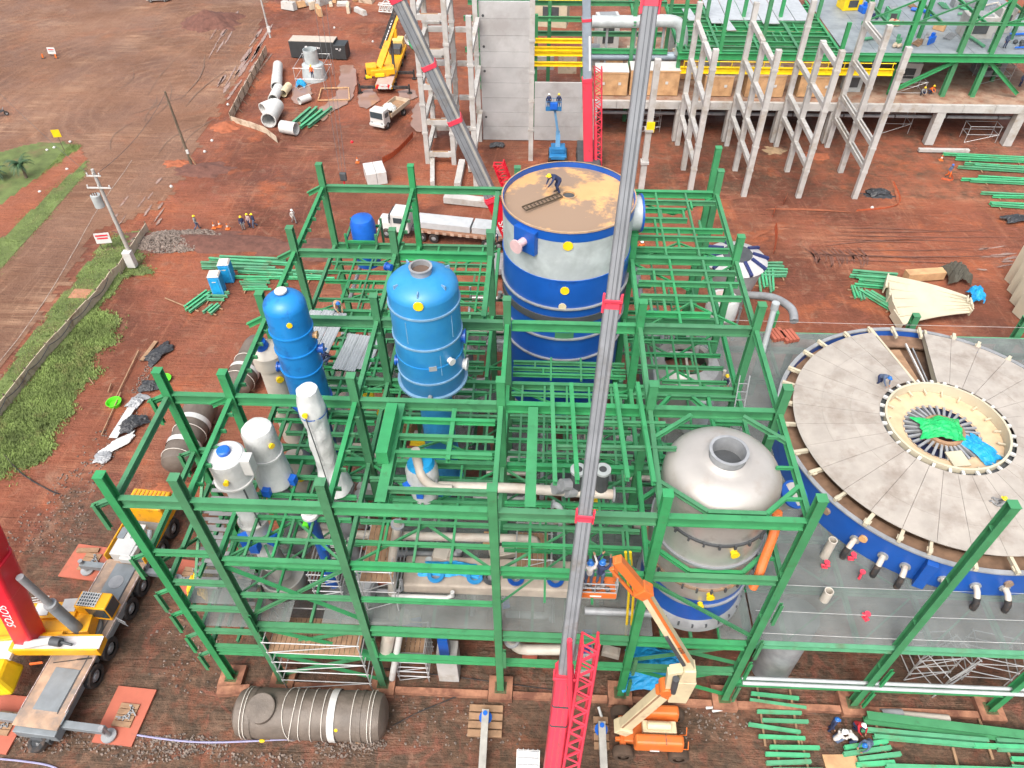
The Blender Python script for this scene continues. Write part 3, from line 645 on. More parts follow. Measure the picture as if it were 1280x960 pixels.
# grade beams round the foot, muddy
for x0, x1 in ((B_ + .8, C_ - .8), (C_ + .8, D_ - .8), (D_ + .8, E_ - .8), (E_ + .8, F_ - .8), (F_ + .8, GX['G'] - .8), (GX['G'] + .8, GX['H'] - .8)):
    m = M((0, 0, 0)).box(((x0 + x1) / 2, -.35, .1), (x1 - x0, .4, .36)); m.mk('grade_beam', FOOT, FR)
m = M().box((-16.9, -.9, .35), (2.0, .5, .5), .12).mk('grade_beam', FOOT, FR)

# ---------------------------------------------------------------- raised grating deck on the right, round the clarifier
DK = thing('grating_deck', 'wide grey grating deck on green beams around the clarifier', 'deck', (0, 0, 0))
CLX, CLY = 28.4, 13.8
def inclar(x, y): return math.hypot(x - CLX, y - CLY) < 8.4
gratings(DK, F_ + .3, 52, .15, 26.3, ZD + .02, 2.4, 2.65, inclar)
def dkb(n, a, b, w_, h): return ibeam(DK, n, a, b, w_, h, GREEN2)
for y in (.05, 3.5, 7, 10.5, 14, 17.5, 21, 24.5, 26.3): dkb('beam', (F_ + .3, y, ZD - .24), (52, y, ZD - .24), .3, .45)
for i in range(0, 10): dkb('joist', (F_ + 2 + 4.0 * i, .2, ZD - .2), (F_ + 2 + 4.0 * i, 26.2, ZD - .2), .22, .34)
for i in range(0, 9):
    x = F_ + 2 + 4 * i; dkb('brace', (x, .3, ZD - .5), (x + 4, 3.4, ZD - .5), .1, .1); dkb('brace', (x + 4, 3.6, ZD - .5), (x, 6.9, ZD - .5), .1, .1)
for x in (16.2, 22.4, 30.6, 38.6, 46):
    for y in (9, 26.1): inst(HCOL, 'column', DK, (x, y, .2), (0, 0, 0), (.4, .4, ZD - .6))
for x in (20.5, 31.5, 40): inst(HCOL, 'column', DK, (x, 26.9, .3), (0, 0, 0), (.5, .5, 9.3)); 
WIREM = mat('guard_wire', (.6, .6, .58), .5, .3)
for y, z in ((.2, 8.6), (1.6, 8.5), (26.4, 9.0), (3.4, 8.3)):
    M().tube(bez([(F_ + .4, y, z + .1), (22, y, z), (30.4, y + .1, z - .1), (40, y, z), (52, y, z)], 4), .013, 5).mk('guard_wire', WIREM, DK)
# ================================================================ TANKS AND COLUMNS
def zf(px, py, Y): return GY(px, py, Y).z
def disc(m, c, r, d, th=.08, n=20):
    d = V(d).normalized(); m.cyl(V(c), V(c) + d * th, r, n=n); return m
def shell(root, name, prof, ma, n=56, cap0=False, cap1=False): return M().lathe(prof, n=n, cap0=cap0, cap1=cap1).mk(name, ma, root, smooth=True)
def hoop(root, R, z, ma, w_=.09, h=.12, name='stiffener_ring'): return M().lathe([(R - .02, z - h / 2), (R + w_, z - h / 2), (R + w_, z + h / 2), (R - .02, z + h / 2)], n=56).mk(name, ma, root, smooth=True)
def plug(root, R, ang, z, r, ma, L=.22, name='nozzle_cover'):
    d = V((math.cos(ang), math.sin(ang), 0)); m = M(); m.cyl(d * (R - .05), d * (R + L), r * .8, n=18); m.cyl(d * (R + L), d * (R + L + .08), r, n=18)
    for q in m.v: q.z += z
    return m.mk(name, ma, root, smooth=True)
# --- big tank with the rusty roof
TX, TY, TR = 3.37, 19.6, 3.94
t = thing('process_tank', 'huge round tank with rusty orange roof, galvanised band and dark blue shell', 'tank', (TX, TY, 9.0))
def zt(py): return zf(706, py, TY - TR) - 9.0
ztop = 15.0; z1 = zt(303); z2 = zt(352); z3 = zt(386)
shell(t, 'galvanised_band', [(TR, z2), (TR, z1)], GALV)
shell(t, 'top_band', [(TR + .015, z1 - .02), (TR + .02, ztop + .02), (TR - .06, ztop + .02), (TR - .06, ztop - .3)], BLUE)
hoop(t, TR, ztop + .02, mat('rusty_rim', (.4, .27, .17), .6, var=.2), .06, .1)
lower = shell(t, 'blue_shell', [(TR - .02, .0), (TR - .02, z3 - .9), (TR + .02, z3 - .85), (TR + .02, z2 + .02)], BLUE)
hoop(t, TR, z2, BLUE, .05, .1); hoop(t, TR, z3, GREY, .16, .1); hoop(t, TR, z3 - .95, DGREY, .1, .5); hoop(t, TR, zt(424), GREY, .12, .1); hoop(t, TR, zt(450), GREY, .12, .1)
rp = M().lathe([(TR - .06, ztop - .28), (TR * .6, ztop - .12), (.35, ztop + .02)], n=64).mk('roof', RUST, t, smooth=True)
M().lathe([(.36, ztop - .1), (.36, ztop + .08), (.46, ztop + .08), (.46, ztop - .1)], n=24).mk('hatch_rim', RUST, t)
M().cyl((0, 0, ztop - .3), (0, 0, ztop - .02), .35, n=24).mk('hatch_hole', DGREY, t)
a0 = V((-2.6, -1.6, ztop)); a1 = V((-.5, -.2, ztop + .1)); m = M(); dd = (a1 - a0).normalized(); sx = V((dd.y, -dd.x, 0))
for s_ in (-.22, .22): m.bar(a0 + sx * s_, a1 + sx * s_, .06, .08)
for i in range(11): q = a0.lerp(a1, i / 10); m.bar(q - sx * .22, q + sx * .22, .05, .05)
lad = tag(m.mk('roof_ladder', mat('dark_ladder', (.07, .05, .03), .7), None), 'dark ladder lying on the rusty tank roof', 'ladder'); lad.location = (TX, TY, 9.05)
for px, py, r_, ma in ((710, 307, .36, YEL2), (706, 363, .34, YEL2), (703, 383, .3, CREAM)): plug(t, TR, math.atan2(GY(px, py, TY - TR).y - TY, (GY(px, py, TY - TR).x - TX)), zt(py), r_ * .8, ma, 0)
an = math.radians(233); d = V((math.cos(an), math.sin(an), 0)); m = M(); m.box(d * (TR + .12) + V((0, 0, z1 - .35)), (.34, 1.5, 1.5), an); m.mk('blue_flange_plate', BLUE, t, bevel=.02)
m = M(); m.cyl(d * (TR + .2) + V((0, 0, z1 - .35)), d * (TR + 1.0) + V((0, 0, z1 - .35)), .24, n=16); m.cyl(d * (TR + .95) + V((0, 0, z1 - .35)), d * (TR + 1.05) + V((0, 0, z1 - .35)), .42, n=18); m.mk('nozzle', mat('pale_pink_cap', (.6, .4, .4), .5), t, smooth=True)
m = M(); m.cyl((TR - .6, .6, z1 - .9), (TR + .5, .7, z1 - .9), 1.05, n=32); m.mk('side_duct', GALV, t, smooth=True)
M().lathe([(1.05, 0), (1.16, 0), (1.16, .12), (1.05, .12)], (TR + .45, .7, z1 - .9), 32, ax=(1, .09, 0)).mk('duct_flange', BLUE, t)
# green painted patch low on the shell
m = M(); 
for i in range(9):
    a = math.radians(262 + i * 1.9); a2 = math.radians(262 + (i + 1) * 1.9); zz = zt(420)
    m.poly([V((math.cos(a) * (TR + .012), math.sin(a) * (TR + .012), zz - .25)), V((math.cos(a2) * (TR + .012), math.sin(a2) * (TR + .012), zz - .25)), V((math.cos(a2) * (TR + .012), math.sin(a2) * (TR + .012), zz + .25)), V((math.cos(a) * (TR + .012), math.sin(a) * (TR + .012), zz + .25))])
m.mk('paint_patch', GREEN, t)
for i in range(8):
    a = 2 * PI * i / 8; M().box((math.cos(a) * (TR - .2), math.sin(a) * (TR - .2), -.5), (.3, .3, 1.0)).mk('support_leg', BLUE, t)
# --- light blue column vessel
LX, LY, LR = -4.0, 9.8, 1.78
zb = zf(541, 500, LY - LR)
t = thing('blue_evaporator', 'wide light blue domed vessel with open top nozzle and ring seams', 'vessel', (LX, LY, ZD))
b0 = zb - ZD; ysh = 24.65 - ZD
dome = [(LR * math.cos(a), ysh + .85 * math.sin(a)) for a in [i * PI / 2 / 9 for i in range(9)]]
shell(t, 'shell', [(.9, b0 - .25), (LR - .1, b0 - .1), (LR, b0 + .05), (LR, ysh)] + dome + [(.5, ysh + .85)], SKYB)
shell(t, 'neck', [(.52, ysh + .7), (.52, ysh + 1.12), (.58, ysh + 1.12), (.58, ysh + 1.18), (.47, ysh + 1.18), (.47, ysh + .7)], GREY, 28)
M().cyl((0, 0, ysh + .6), (0, 0, ysh + .9), .48).mk('neck_mouth', mat('rust_dark', (.12, .08, .06), .9), t)
WORNB = mat('worn_blue_ring', (.16, .29, .42), .5, var=.2)
for py in (401, 439, 481): hoop(t, LR, zf(535, py, LY - LR) - ZD, WORNB, .07, .1)
hoop(t, LR, b0 + .12, WORNB, .16, .12)
hoop(t, LR, zf(538, 462, LY - LR) - ZD, SKYB, .03, .08)
shell(t, 'lower_column', [(.95, .4), (.95, b0 - .2)], SKYB, 32); hoop(t, .95, 4.2, SKYB, .1); hoop(t, .95, 1.5, SKYB, .25)
def angp(px, py, X, Y, R): q = GY(px, py, Y - R * .98); return math.atan2(-(Y - q.y), q.x - X)
plug(t, LR, angp(523, 383, LX, LY, LR), zf(523, 383, LY - LR) - ZD, .25, YEL2, -.02)
plug(t, LR, angp(570, 445, LX, LY, LR), zf(570, 445, LY - 1) - ZD, .2, WHITE, .2); plug(t, LR, angp(538, 496, LX, LY, LR), zf(538, 496, LY - LR) - ZD, .16, GREY, .2)
plug(t, LR, 0.0, zf(578, 420, LY) - ZD, .4, BLUE, .12); plug(t, LR, -.1, zf(580, 452, LY) - ZD, .36, WHITE, .16); plug(t, LR, PI, zf(497, 450, LY) - ZD, .3, BLUE, .12); plug(t, LR, PI - .4, zf(490, 345, LY) - ZD, .22, BLUE, .2)
for k, (z_, a) in enumerate(((zf(531, 420, LY - LR) - ZD, -2.0), (zf(531, 460, LY - LR) - ZD, -1.1), (zf(531, 420, LY - LR) - ZD, -.6))):
    M().bar((math.cos(a) * (LR + .005), math.sin(a) * (LR + .005), z_ - .7), (math.cos(a) * (LR + .005), math.sin(a) * (LR + .005), z_ + .7), .03, .02).mk('weld_seam', WORNB, t)
for a in (-2.5, -1.57, -.6, .6, 2.2): M().box((math.cos(a) * (LR - .35), math.sin(a) * (LR - .35), ysh + .5), (.25, .06, .3), a).mk('lifting_lug', WORNB, t)
M().box((math.cos(-1.35) * (LR + .01), math.sin(-1.35) * (LR + .01), b0 + 2.3), (.04, .4, .3), -1.35).mk('name_plate', GREY, t)
# --- slim blue column
SX, SY, SR = -11.35, 10.0, 1.1
t = thing('slim_blue_column', 'slim mid blue column vessel with pale cap beside the white sheets', 'vessel', (SX, SY, ZD))
zb = zf(378, 516, SY - SR) - ZD; ysh = zf(352, 398, SY - SR) - ZD
SB = mat('mid_blue_paint', (.012, .19, .5), .38, var=.15, scale=.5, dirt=(.01, .075, .27), dirt_amt=.2)
dome = [(SR * math.cos(a), ysh + .75 * math.sin(a)) for a in [i * PI / 2 / 8 for i in range(8)]]
shell(t, 'shell', [(SR, zb), (SR, ysh)] + dome + [(.2, ysh + .75)], SB, 40, cap0=True)
shell(t, 'cap', [(.2, ysh + .6), (.2, ysh + .85), (.32, ysh + .85), (.32, ysh + .93), (.01, ysh + .93)], WHITE, 24)
for py in (426, 448, 472): hoop(t, SR, zf(362, py, SY - SR) - ZD, SB, .07, .08)
hoop(t, SR, zb + .1, BLUE, .12, .15); shell(t, 'skirt', [(.7, 0), (.7, zb)], BLUE, 24)
plug(t, SR, angp(362, 408, SX, SY, SR), zf(362, 408, SY - SR) - ZD, .15, YEL2, -.02)
plug(t, SR, .1, zf(385, 437, SY) - ZD, .3, BLUE, .25); plug(t, SR, PI, zf(340, 458, SY) - ZD, .3, BLUE, .25); plug(t, SR, 0, zf(380, 418, SY) - ZD, .22, RUST, .15)
# --- white and wrapped vessels in the left bays
def vessel(name, label, X, Y, prof, ma, extra=None, z0=ZD, n=32, crumple=0):
    t = thing(name, label, 'vessel', (X, Y, z0)); pr = [(r, z - z0) for r, z in prof]
    if crumple:
        P2 = []
        for (ra, za), (rb, zb) in zip(pr[:-1], pr[1:]):
            k = max(1, int(abs(zb - za) / .22)); P2 += [(ra + (rb - ra) * i / k, za + (zb - za) * i / k) for i in range(k)]
        m = M().lathe(P2 + pr[-1:], n=40, cap0=True, cap1=True)
        for v in m.v:
            d = V((v.x, v.y, 0)); q = crumple * (noise.noise((v.x * 2.2, v.y * 2.2, v.z * 1.4)) + .6 * noise.noise((v.x * 5, v.y * 5, v.z * 3)))
            if d.length > .1: v += d.normalized() * q
        m.mk('shell', ma, t, smooth=True)
    else: shell(t, 'shell', pr, ma, n, True, True)
    return t
def ph(px, Y): return None
# white capped vessel, left
Y0 = 3.0; r1 = .92; zc = zf(283, 588, Y0 - r1); x0 = GY(284, 590, Y0 - .4).x
zr = zf(296, 616, Y0 - r1); zr2 = zf(318, 664, Y0 - .8)
t = vessel('white_column', 'white stepped column with blue capped lid above the stair bay', x0, Y0, [(.62, ZD + 1.6), (.62, zr2), (.66, zr2), (.66, zr), (r1, zr + .1), (r1, zc), (r1 - .1, zc + .12), (.3, zc + .22)], PLASTIC)
zz = zr - ZD; hoop(t, r1, zz + .1, WHITE, .08, .12); hoop(t, .66, zr2 - ZD, WHITE, .16, .12)
shell(t, 'lid_cap', [(.32, zc + .15 - ZD), (.32, zc + .4 - ZD), (.25, zc + .45 - ZD), (.01, zc + .45 - ZD)], BLUE2, 20)
plug(t, r1, -1.45, (zr + zc) / 2 - ZD, .14, YEL2, .12); M().box((r1 + .1, -.1, zc - ZD - .5), (.55, .6, 1.1)).mk('side_box', WHITE, t, bevel=.03)
m = M(); m.bar((r1 - .3, -.66, zr - ZD), (r1 - .35, -.5, zr2 - ZD), .08, .04); m.mk('seam_strip', DGREY, t)
for a in (-2.6, -1.6, -.4): M().box((math.cos(a) * .85, math.sin(a) * .85, zr2 - ZD - 1.4), (.5, .5, .7), a).mk('support_lug', BLUE2, t, bevel=.02)
for a in (-2.4, -1.0): m = M(); m.bar((math.cos(a) * .6, math.sin(a) * .6, zr2 - ZD - 1.8), (math.cos(a) * 2, math.sin(a) * 2, zr2 - ZD - 2.3), .14); m.mk('support_strut', GREEN, t)
# steel hopper it drains into
hx = GY(350, 745, 1.6).x
t = vessel('steel_hopper', 'round stainless hopper on the deck under the white column', hx, 2.7, [(.25, ZD - 2), (1.28, ZD + .1), (1.28, ZD + 1.0), (1.18, ZD + 1.0), (1.15, ZD + .3), (.5, ZD + .25)], STEEL)
M().cyl((0, 0, .9), (-.3, .1, 3.2), .58, n=24).mk('inlet_pipe', STEEL, t, smooth=True); hoop(t, 1.28, .12, BLACK, .14, .12, 'gasket'); M().ball((-1.3, -.3, .5), .28).mk('nozzle', WHITE, t, smooth=True)
# plastic wrapped short vessel and tall one
Y0 = 5.0; x0 = GY(330, 560, Y0).x; zc = zf(328, 548, Y0 - .7)
t = vessel('wrapped_short_vessel', 'short white vessel with film wrapped foot left of the slim wrapped one', x0, Y0, [(.75, zc - 4.6), (1.0, zc - 4.2), (.92, zc - 3.4), (.84, zc - 2.6), (.82, zc - .25), (.74, zc), (.35, zc + .12)], PLASTIC, crumple=.05)
hoop(t, .84, zc - 1.9 - ZD, PLASTIC, .08, .14)
for a in (-1.7, -.2): M().box((math.cos(a) * 1.05, math.sin(a) * 1.05, zc - 4.0 - ZD), (.42, .42, .5), a).mk('support_lug', BLUE2, t, bevel=.02)
plug(t, .83, -.6, zc - .8 - ZD, .16, YEL2, .06); shell(t, 'lower_shell', [(.6, 0), (.6, zc - 4.2 - ZD)], GREY, 20)
Y0 = 4.6; x0 = GY(400, 545, Y0).x; zc = zf(384, 498, Y0 - .55)
pr = []
for i in range(15):
    q = i / 14; pr.append((.56 + .42 * max(0, .22 - q) / .22 + (.1 if .74 < q < .9 else 0) - .05 * (q > .95), zc - 7.4 + q * 7.4))
t = vessel('wrapped_tall_column', 'tall slender column wholly wrapped in white film with a hanging rope', x0, Y0, pr, PLASTIC, crumple=.08)
M().tube([(-.1, -.75, zc - ZD - 1.1), (-.05, -.68, zc - ZD - 4), (.05, -.8, zc - ZD - 7)], .03, 5).mk('rope', DGREY, t)
M().lathe([(.68, zc - ZD - 1.5), (.7, zc - ZD - 1.4)], n=20).mk('tie_band', BLUE2, t); plug(t, .62, -1.7, zc - 1.0 - ZD, .14, YEL2, .1);
shell(t, 'lower_shell', [(.4, 0), (.4, zc - 6.9 - ZD)], GREY, 16)
# beige vessel behind the slim blue column
Y0 = 11.6; q = GY(333, 455, Y0 - .6)
t = vessel('beige_vessel', 'beige vessel half hidden behind the slim blue column', q.x, Y0, [(.75, q.z - 7), (.75, q.z - .5), (.95, q.z - .45), (.95, q.z + .5), (.6, q.z + .9), (.3, q.z + 1)], PIPEW)
M().cyl((-.1, -.2, q.z + 1 - ZD), (-.2, -.3, q.z + 1.4 - ZD), .4).mk('blue_cap', BLUE2, t, smooth=True); plug(t, .75, -.9, q.z - 1.2 - ZD, .22, YEL2, .08)
q = GY(362, 600, 9.0)
t = vessel('beige_drum', 'lower beige drum under the joists between the wrapped columns', GY(365, 560, 8.5).x, 8.5, [(.9, ZD + .3), (.9, ZD + 4.2), (.5, ZD + 4.8)], PIPEW); plug(t, .9, -1.2, 3.6, .25, YEL2, .08)
# small capped vessel with bent pipe
q = GY(525, 585, 4.2)
t = vessel('blue_cap_vessel', 'small film wrapped vessel with blue lid and bent pipe', q.x, 4.5, [(.55, q.z - 4), (.85, q.z - 1.4), (.85, q.z - .4), (.72, q.z)], PLASTIC)
M().lathe([(.73, q.z - ZD - .02), (.6, q.z - ZD + .25), (.01, q.z - ZD + .35)], n=28).mk('lid', TARPB, t, smooth=True)
z_ = q.z - ZD; M().tube(bez([(-.15, -.1, z_ + 1.2), (-.1, -.2, z_ + .5), (.2, -.8, z_ - .2), (.9, -1.0, z_ - .7), (1.7, -1.0, z_ - .75)], 5), .24, 14).mk('bent_pipe', PIPEW, t, smooth=True)
for a in (-2.5, -.7, -1.6): M().box((math.cos(a) * .95, math.sin(a) * .95, z_ - 1.3), (.35, .35, .5), a).mk('support_lug', BLUE2, t)
# --- small blue drum behind, in its own green cage
q = GY(456, 300, 27.0)
t = thing('blue_drum', 'small bright blue domed drum in a green cage behind the frame', 'vessel', (G(456, 290, 15.0).x, 28.6, ZM))
shell(t, 'shell', [(.95, -2.5), (.95, 1.2), (.8, 1.6), (.4, 1.8), (.01, 1.85)], BLUE2, 28, True)
for a in range(4):
    x, y = (1.15 if a in (0, 1) else -1.15), (1.1 if a in (1, 2) else -1.1); M().box((x, y, -.2), (.16, .16, 2.2)).mk('cage_post', GREEN, t)
for y in (-1.1, 1.1): M().box((0, y, .2), (2.4, .14, .2)).mk('cage_rail', GREEN, t)
for x in (-1.15, 1.15): M().box((x, 0, .4), (.14, 2.1, .2)).mk('cage_rail', GREEN, t)
# --- stainless vessel
VX, VY, VR = 10.85, 3.25, 2.82
t = thing('stainless_vessel', 'big stainless vessel with domed top, open manhole and blue foot band', 'vessel', (VX, VY, ZD))
fy = VY - VR
def zv(py): return zf(880, py, fy) - ZD
zs = 18.6 - ZD; zt_ = 20.35 - ZD
dome = [(1.15 + (VR - 1.15) * math.cos(a), zs + (zt_ - .45 - zs) * math.sin(a)) for a in [i * PI / 2 / 10 for i in range(11)]]
shell(t, 'dome', [(VR, zs - .1)] + dome + [(1.1, zt_ - .42), (.86, zt_ - .3)], STEELM, 64)
shell(t, 'neck', [(.84, zt_ - .6), (.84, zt_ + .1), (.92, zt_ + .1), (.92, zt_ + .18), (.78, zt_ + .18), (.78, zt_ - .8)], GREY, 40)
M().cyl((0, 0, zt_ - 1), (0, 0, zt_ - .75), .8, n=32).mk('manhole_floor', DGREY, t)
zb_ = zv(752)
shell(t, 'shell', [(VR - .02, zb_), (VR, zs - .05)], STEEL, 64)
shell(t, 'foot_band', [(VR - .01, zv(776)), (VR - .01, zb_ + .03)], BLUE, 64); shell(t, 'base_ring', [(VR, zv(786)), (VR + .2, zv(786)), (VR + .2, zv(780)), (VR - .01, zv(776))], GREY, 64)
for py, ma in ((681, DGREY), (709, BOOMG), (737, RUST), (757, GREY)): hoop(t, VR, zv(py), ma, .1, .14)
for py, ang, s_ in ((690, -1.35, .22), (743, -1.5, .22), (754, -1.62, .18)): plug(t, VR, ang, zv(py), s_, YEL2, .16)
for i in range(26):
    a = -PI + i * PI / 25
    for py in (681, 737, 780): M().box((math.cos(a) * (VR + .14), math.sin(a) * (VR + .14), zv(py)), (.12, .1, .3), a).mk('ring_cleat', DGREY, t) if i % 2 == (py == 737) else None
m = M(); m.tube(bez([(VR - .5, .2, zs - 2.2), (VR + .6, .1, zs - 1.8), (VR + .8, -.3, zs - .9)], 6), .6, 22); m.mk('side_nozzle', STEELM, t, smooth=True)
M().lathe([(.01, .02), (.6, .02), (.6, 0), (.72, 0), (.72, .12), (.6, .12)], (VR + .8, -.3, zs - .95), 28, ax=(.3, -.3, .9)).mk('nozzle_flange', BLUE, t)
hp = bez([GY(972, 640, 1.2), GY(968, 665, 1.0), GY(955, 700, .7), GY(948, 720, .6), GY(941, 734, .5)], 8)
m = M(); rr = []; pp = []
for i in range(len(hp) - 1):
    for k in range(4): pp.append(hp[i].lerp(hp[i + 1], k / 4)); rr.append(.23 if len(rr) % 2 else .19)
m.tube(pp, rr, 14); tag(m.mk('orange_hose', ORANGE, None, smooth=False), 'ribbed orange hose hanging beside the stainless vessel', 'hose')
# --- wide stainless tank under the hexagonal opening
q = G(858, 440, 12.6)
t = thing('open_steel_tank', 'wide stainless tank with round open top below the hexagon frame', 'tank', (q.x, q.y - .4, ZD - 3))
shell(t, 'shell', [(2.6, 0), (2.6, 6.3), (2.3, 7.0), (1.55, 7.35), (1.5, 7.4), (1.45, 7.0)], STEEL, 48)
M().cyl((0, 0, 5.6), (0, 0, 5.9), 1.7, n=32).mk('mud_bottom', mat('tank_inside_red', (.22, .1, .07), .8), t); M().bar((.1, -1.4, 6.9), (.15, 1.5, 6.9), .16, .12).mk('cross_bar', PIPEW, t)
for i in range(6): M().cyl((-1.6 + .2 * i, 1.8 + .1 * i, 6.7), (-1.6 + .2 * i, 1.8 + .1 * i, 7.6), .06, n=6).mk('flange_bolt', GREY, t)
# --- white cone hopper with blue fins, and its duct, at the back right corner
q = G(922, 316, 9.2)
t = thing('cone_hopper', 'large white cone hopper with dark blue fins behind the right columns', 'hopper', (q.x, q.y, 0))
shell(t, 'cone', [(1.0, .5), (1.5, 3.5), (2.5, 8.0), (2.75, 8.5), (2.6, 8.65), (1.3, 9.1)], mat('off_white_hopper', (.46, .45, .45), .5, var=.12), 40); M().cyl((0, 0, 8.9), (0, 0, 9.15), 1.32, n=28).mk('top_mouth', DGREY, t)
for i in range(10):
    a = 2 * PI * i / 10; d = V((math.cos(a), math.sin(a), 0)); M().bar(d * 1.35 + V((0, 0, 9.12)), d * 2.8 + V((0, 0, 8.65)), .26, .3).mk('fin', mat('dark_blue_fin', (.02, .03, .12), .5), t)
m = M(); m.tube(bez([(1.0, -2.5, 6.5), (2.6, -4.2, 7.6), (3.4, -6.6, 8.4), (3.4, -8.0, 8.2)], 6), .34, 16); m.mk('duct', GREY, t, smooth=True)
for i in range(4): a = .8 + i * PI / 2; M().cyl((math.cos(a) * 1.7, math.sin(a) * 1.7, 0), (math.cos(a) * 1.7, math.sin(a) * 1.7, 4), .12, n=8).mk('leg', GREY, t)
q = G(905, 372, 9.5)
t = thing('white_drum', 'round white drum beside the cone hopper inside the frame corner', 'vessel', (q.x, q.y, ZD)); shell(t, 'shell', [(1.3, 0), (1.3, 1.3), (1.1, 1.6), (.01, 1.6)], WHITE, 32); M().cyl((0, 0, 1.58), (0, 0, 1.7), .8, n=24).mk('lid', mat('pinkish_lid', (.5, .38, .34), .6), t)
p0 = G(968, 385, 11.5); p1 = G(952, 445, ZD)
m = M((p1.x, p1.y, p1.z)); m.tube([p1, p0], .22, 12); m.cyl(p0 - V((0, 0, .1)), p0 + V((0, 0, .5)), .3); o = m.mk('stand_pipe', GALV, None, smooth=True); o.location = p1; tag(o, 'grey vertical pipe with a pale cap at the deck corner', 'pipe')

# ================================================================ CLARIFIER
t = thing('clarifier', 'huge round blue clarifier with segmented grey roof and open centre', 'clarifier', (CLX, CLY, ZD))
CR, RO, RI = 10.35, 9.55, 3.8
NS = 72
shell(t, 'blue_wall', [(CR, .05), (CR, 2.45), (CR + .1, 2.45), (CR + .1, 2.55), (CR - .12, 2.55), (CR - .12, .3)], BLUE, 128)
M().lathe([(CR + .13, 2.47), (CR + .13, 2.58), (CR - .15, 2.58), (CR - .15, 2.47)], n=128).mk('rim', GREY, t)
M().lathe([(CR - .1, 1.5), (3.0, 2.0)], n=96).mk('inner_floor', mat('wet_brown_floor', (.13, .075, .045), .6, var=.3, scale=1.2), t)
open_s = (24, 25, 26)          # sector left open
NSEC = 32
OPA = math.degrees(math.atan2(G(1138, 440, ZD + 3).y - CLY, G(1138, 440, ZD + 3).x - CLX)) % 360
def rz_(r): return 3.0 + .3 * (RO - r) / (RO - RI)
PLM = {}
def plate(r0, r1):
    k = (r0, r1)
    if k in PLM: return PLM[k]
    m = M(); A = math.radians(360 / NSEC); g = .010; top = []; bot = []; n = 6
    for r in (r0 + .003, r1 - .003):
        for i in range(n + 1):
            a = A * i / n; a = min(max(a, g / r), A - g / r); top.append(V((r * math.cos(a), r * math.sin(a), rz_(r)))); bot.append(V((r * math.cos(a), r * math.sin(a), rz_(r) - .05)))
    b = len(m.v); m.v += top + bot; N = len(top); h = n + 1
    for i in range(n):
        m.face((b + i, b + h + i, b + h + i + 1, b + i + 1)); m.face((b + N + i, b + N + i + 1, b + N + h + i + 1, b + N + h + i))
        m.face((b + i, b + i + 1, b + N + i + 1, b + N + i)); m.face((b + h + i, b + N + h + i, b + N + h + i + 1, b + h + i + 1))
    m.face((b, b + N, b + N + h, b + h)); m.face((b + n, b + h + n, b + N + h + n, b + N + n))
    PLM[k] = m.mesh('roof_plate', ROOFC); return PLM[k]
for i in range(NSEC):
    am = (i + .5) * 360 / NSEC
    if abs((am - OPA + 180) % 360 - 180) < 11.3: continue
    rs = [RI + .3, RI + 2.1, RI + 3.9, RO]
    for a, b in zip(rs[:-1], rs[1:]): o = inst(plate(a, b), 'roof_plate', t, (0, 0, random.uniform(-.006, .006)), (0, 0, math.radians(i * 360 / NSEC)))
for k in (-1, 1):
    a = math.radians(OPA + k * 11.2); d = V((math.cos(a), math.sin(a), 0)); M().bar(d * RI + V((0, 0, rz_(RI) - .35)), d * (CR - .1) + V((0, 0, rz_(CR) - .45)), .16, .6).mk('edge_girder', IVORY, t)
a = math.radians(OPA); d = V((math.cos(a), math.sin(a), 0)); e = V((-d.y, d.x, 0))
M().bar(d * 5 + e * .2 + V((0, 0, 2.3)), d * 8.2 + e * .6 + V((0, 0, 2.3)), .7, .1).mk('walk_plank', WOOD, t); M().bar(d * 4.4 - e * .3 + V((0, 0, 2.6)), d * 8.6 - e * .2 + V((0, 0, 2.6)), .1, .14).mk('strut', WHITE, t); M().bar(d * 4.4 - e * .6 + V((0, 0, 2.5)), d * 8.4 - e * .7 + V((0, 0, 2.4)), .08, .1).mk('strut', GREY, t)
M().lathe([(RO - .6, 2.0), (CR - .14, 2.0), (CR - .14, 1.9), (RO - .6, 1.9)], n=96).mk('ledge', mat('muddy_ledge', (.2, .12, .075), .8, var=.3, scale=1.5), t)
BRK = M().box((CR - .45, 0, 2.74), (1.1, .2, .26)).box((CR - .25, 0, 2.7), (.3, .36, .1)).mesh('roof_bracket', IVORY)
for i in range(32): inst(BRK, 'roof_bracket', t, (0, 0, random.uniform(-.04, .04)), (0, 0, math.radians(i * 11.25 + random.uniform(-1.4, 1.4))), (random.uniform(.985, 1.01), random.uniform(.8, 1.2), 1))
M().lathe([(RI - .14, 2.2), (RI - .14, rz_(RI) + .12), (RI, rz_(RI) + .12), (RI, 2.2)], n=80).mk('inner_ring', IVORY, t, smooth=True)
M().lathe([(RI + .03, rz_(RI) - .25), (RI + .34, rz_(RI) - .3)], n=80).mk('ring_gutter', DGREY, t)
CLM = M().box((RI + .16, 0, rz_(RI) - .04), (.3, .2, .16)).mesh('ring_clamp', WHITE)
for i in range(30): inst(CLM, 'ring_clamp', t, (0, 0, 0), (0, 0, math.radians(i * 12 + random.uniform(-1.5, 1.5))), (1, random.uniform(.6, 1.1), 1))
M().lathe([(RI - .15, 2.62), (2.3, 2.5)], n=64).mk('inner_walkway', mat('beige_walkway', (.55, .4, .25), .7, var=.12), t)
STN = M().box((RI - .35, 0, 2.8), (.5, .1, .1)).mesh('ring_post', IVORY)
for i in range(20): inst(STN, 'ring_post', t, (0, 0, 0), (0, 0, math.radians(i * 18)))
M().lathe([(2.4, 2.53), (2.4, 2.4), (1.0, 2.2)], n=64).mk('fin_basin', mat('navy_basin', (.01, .015, .05), .5), t)
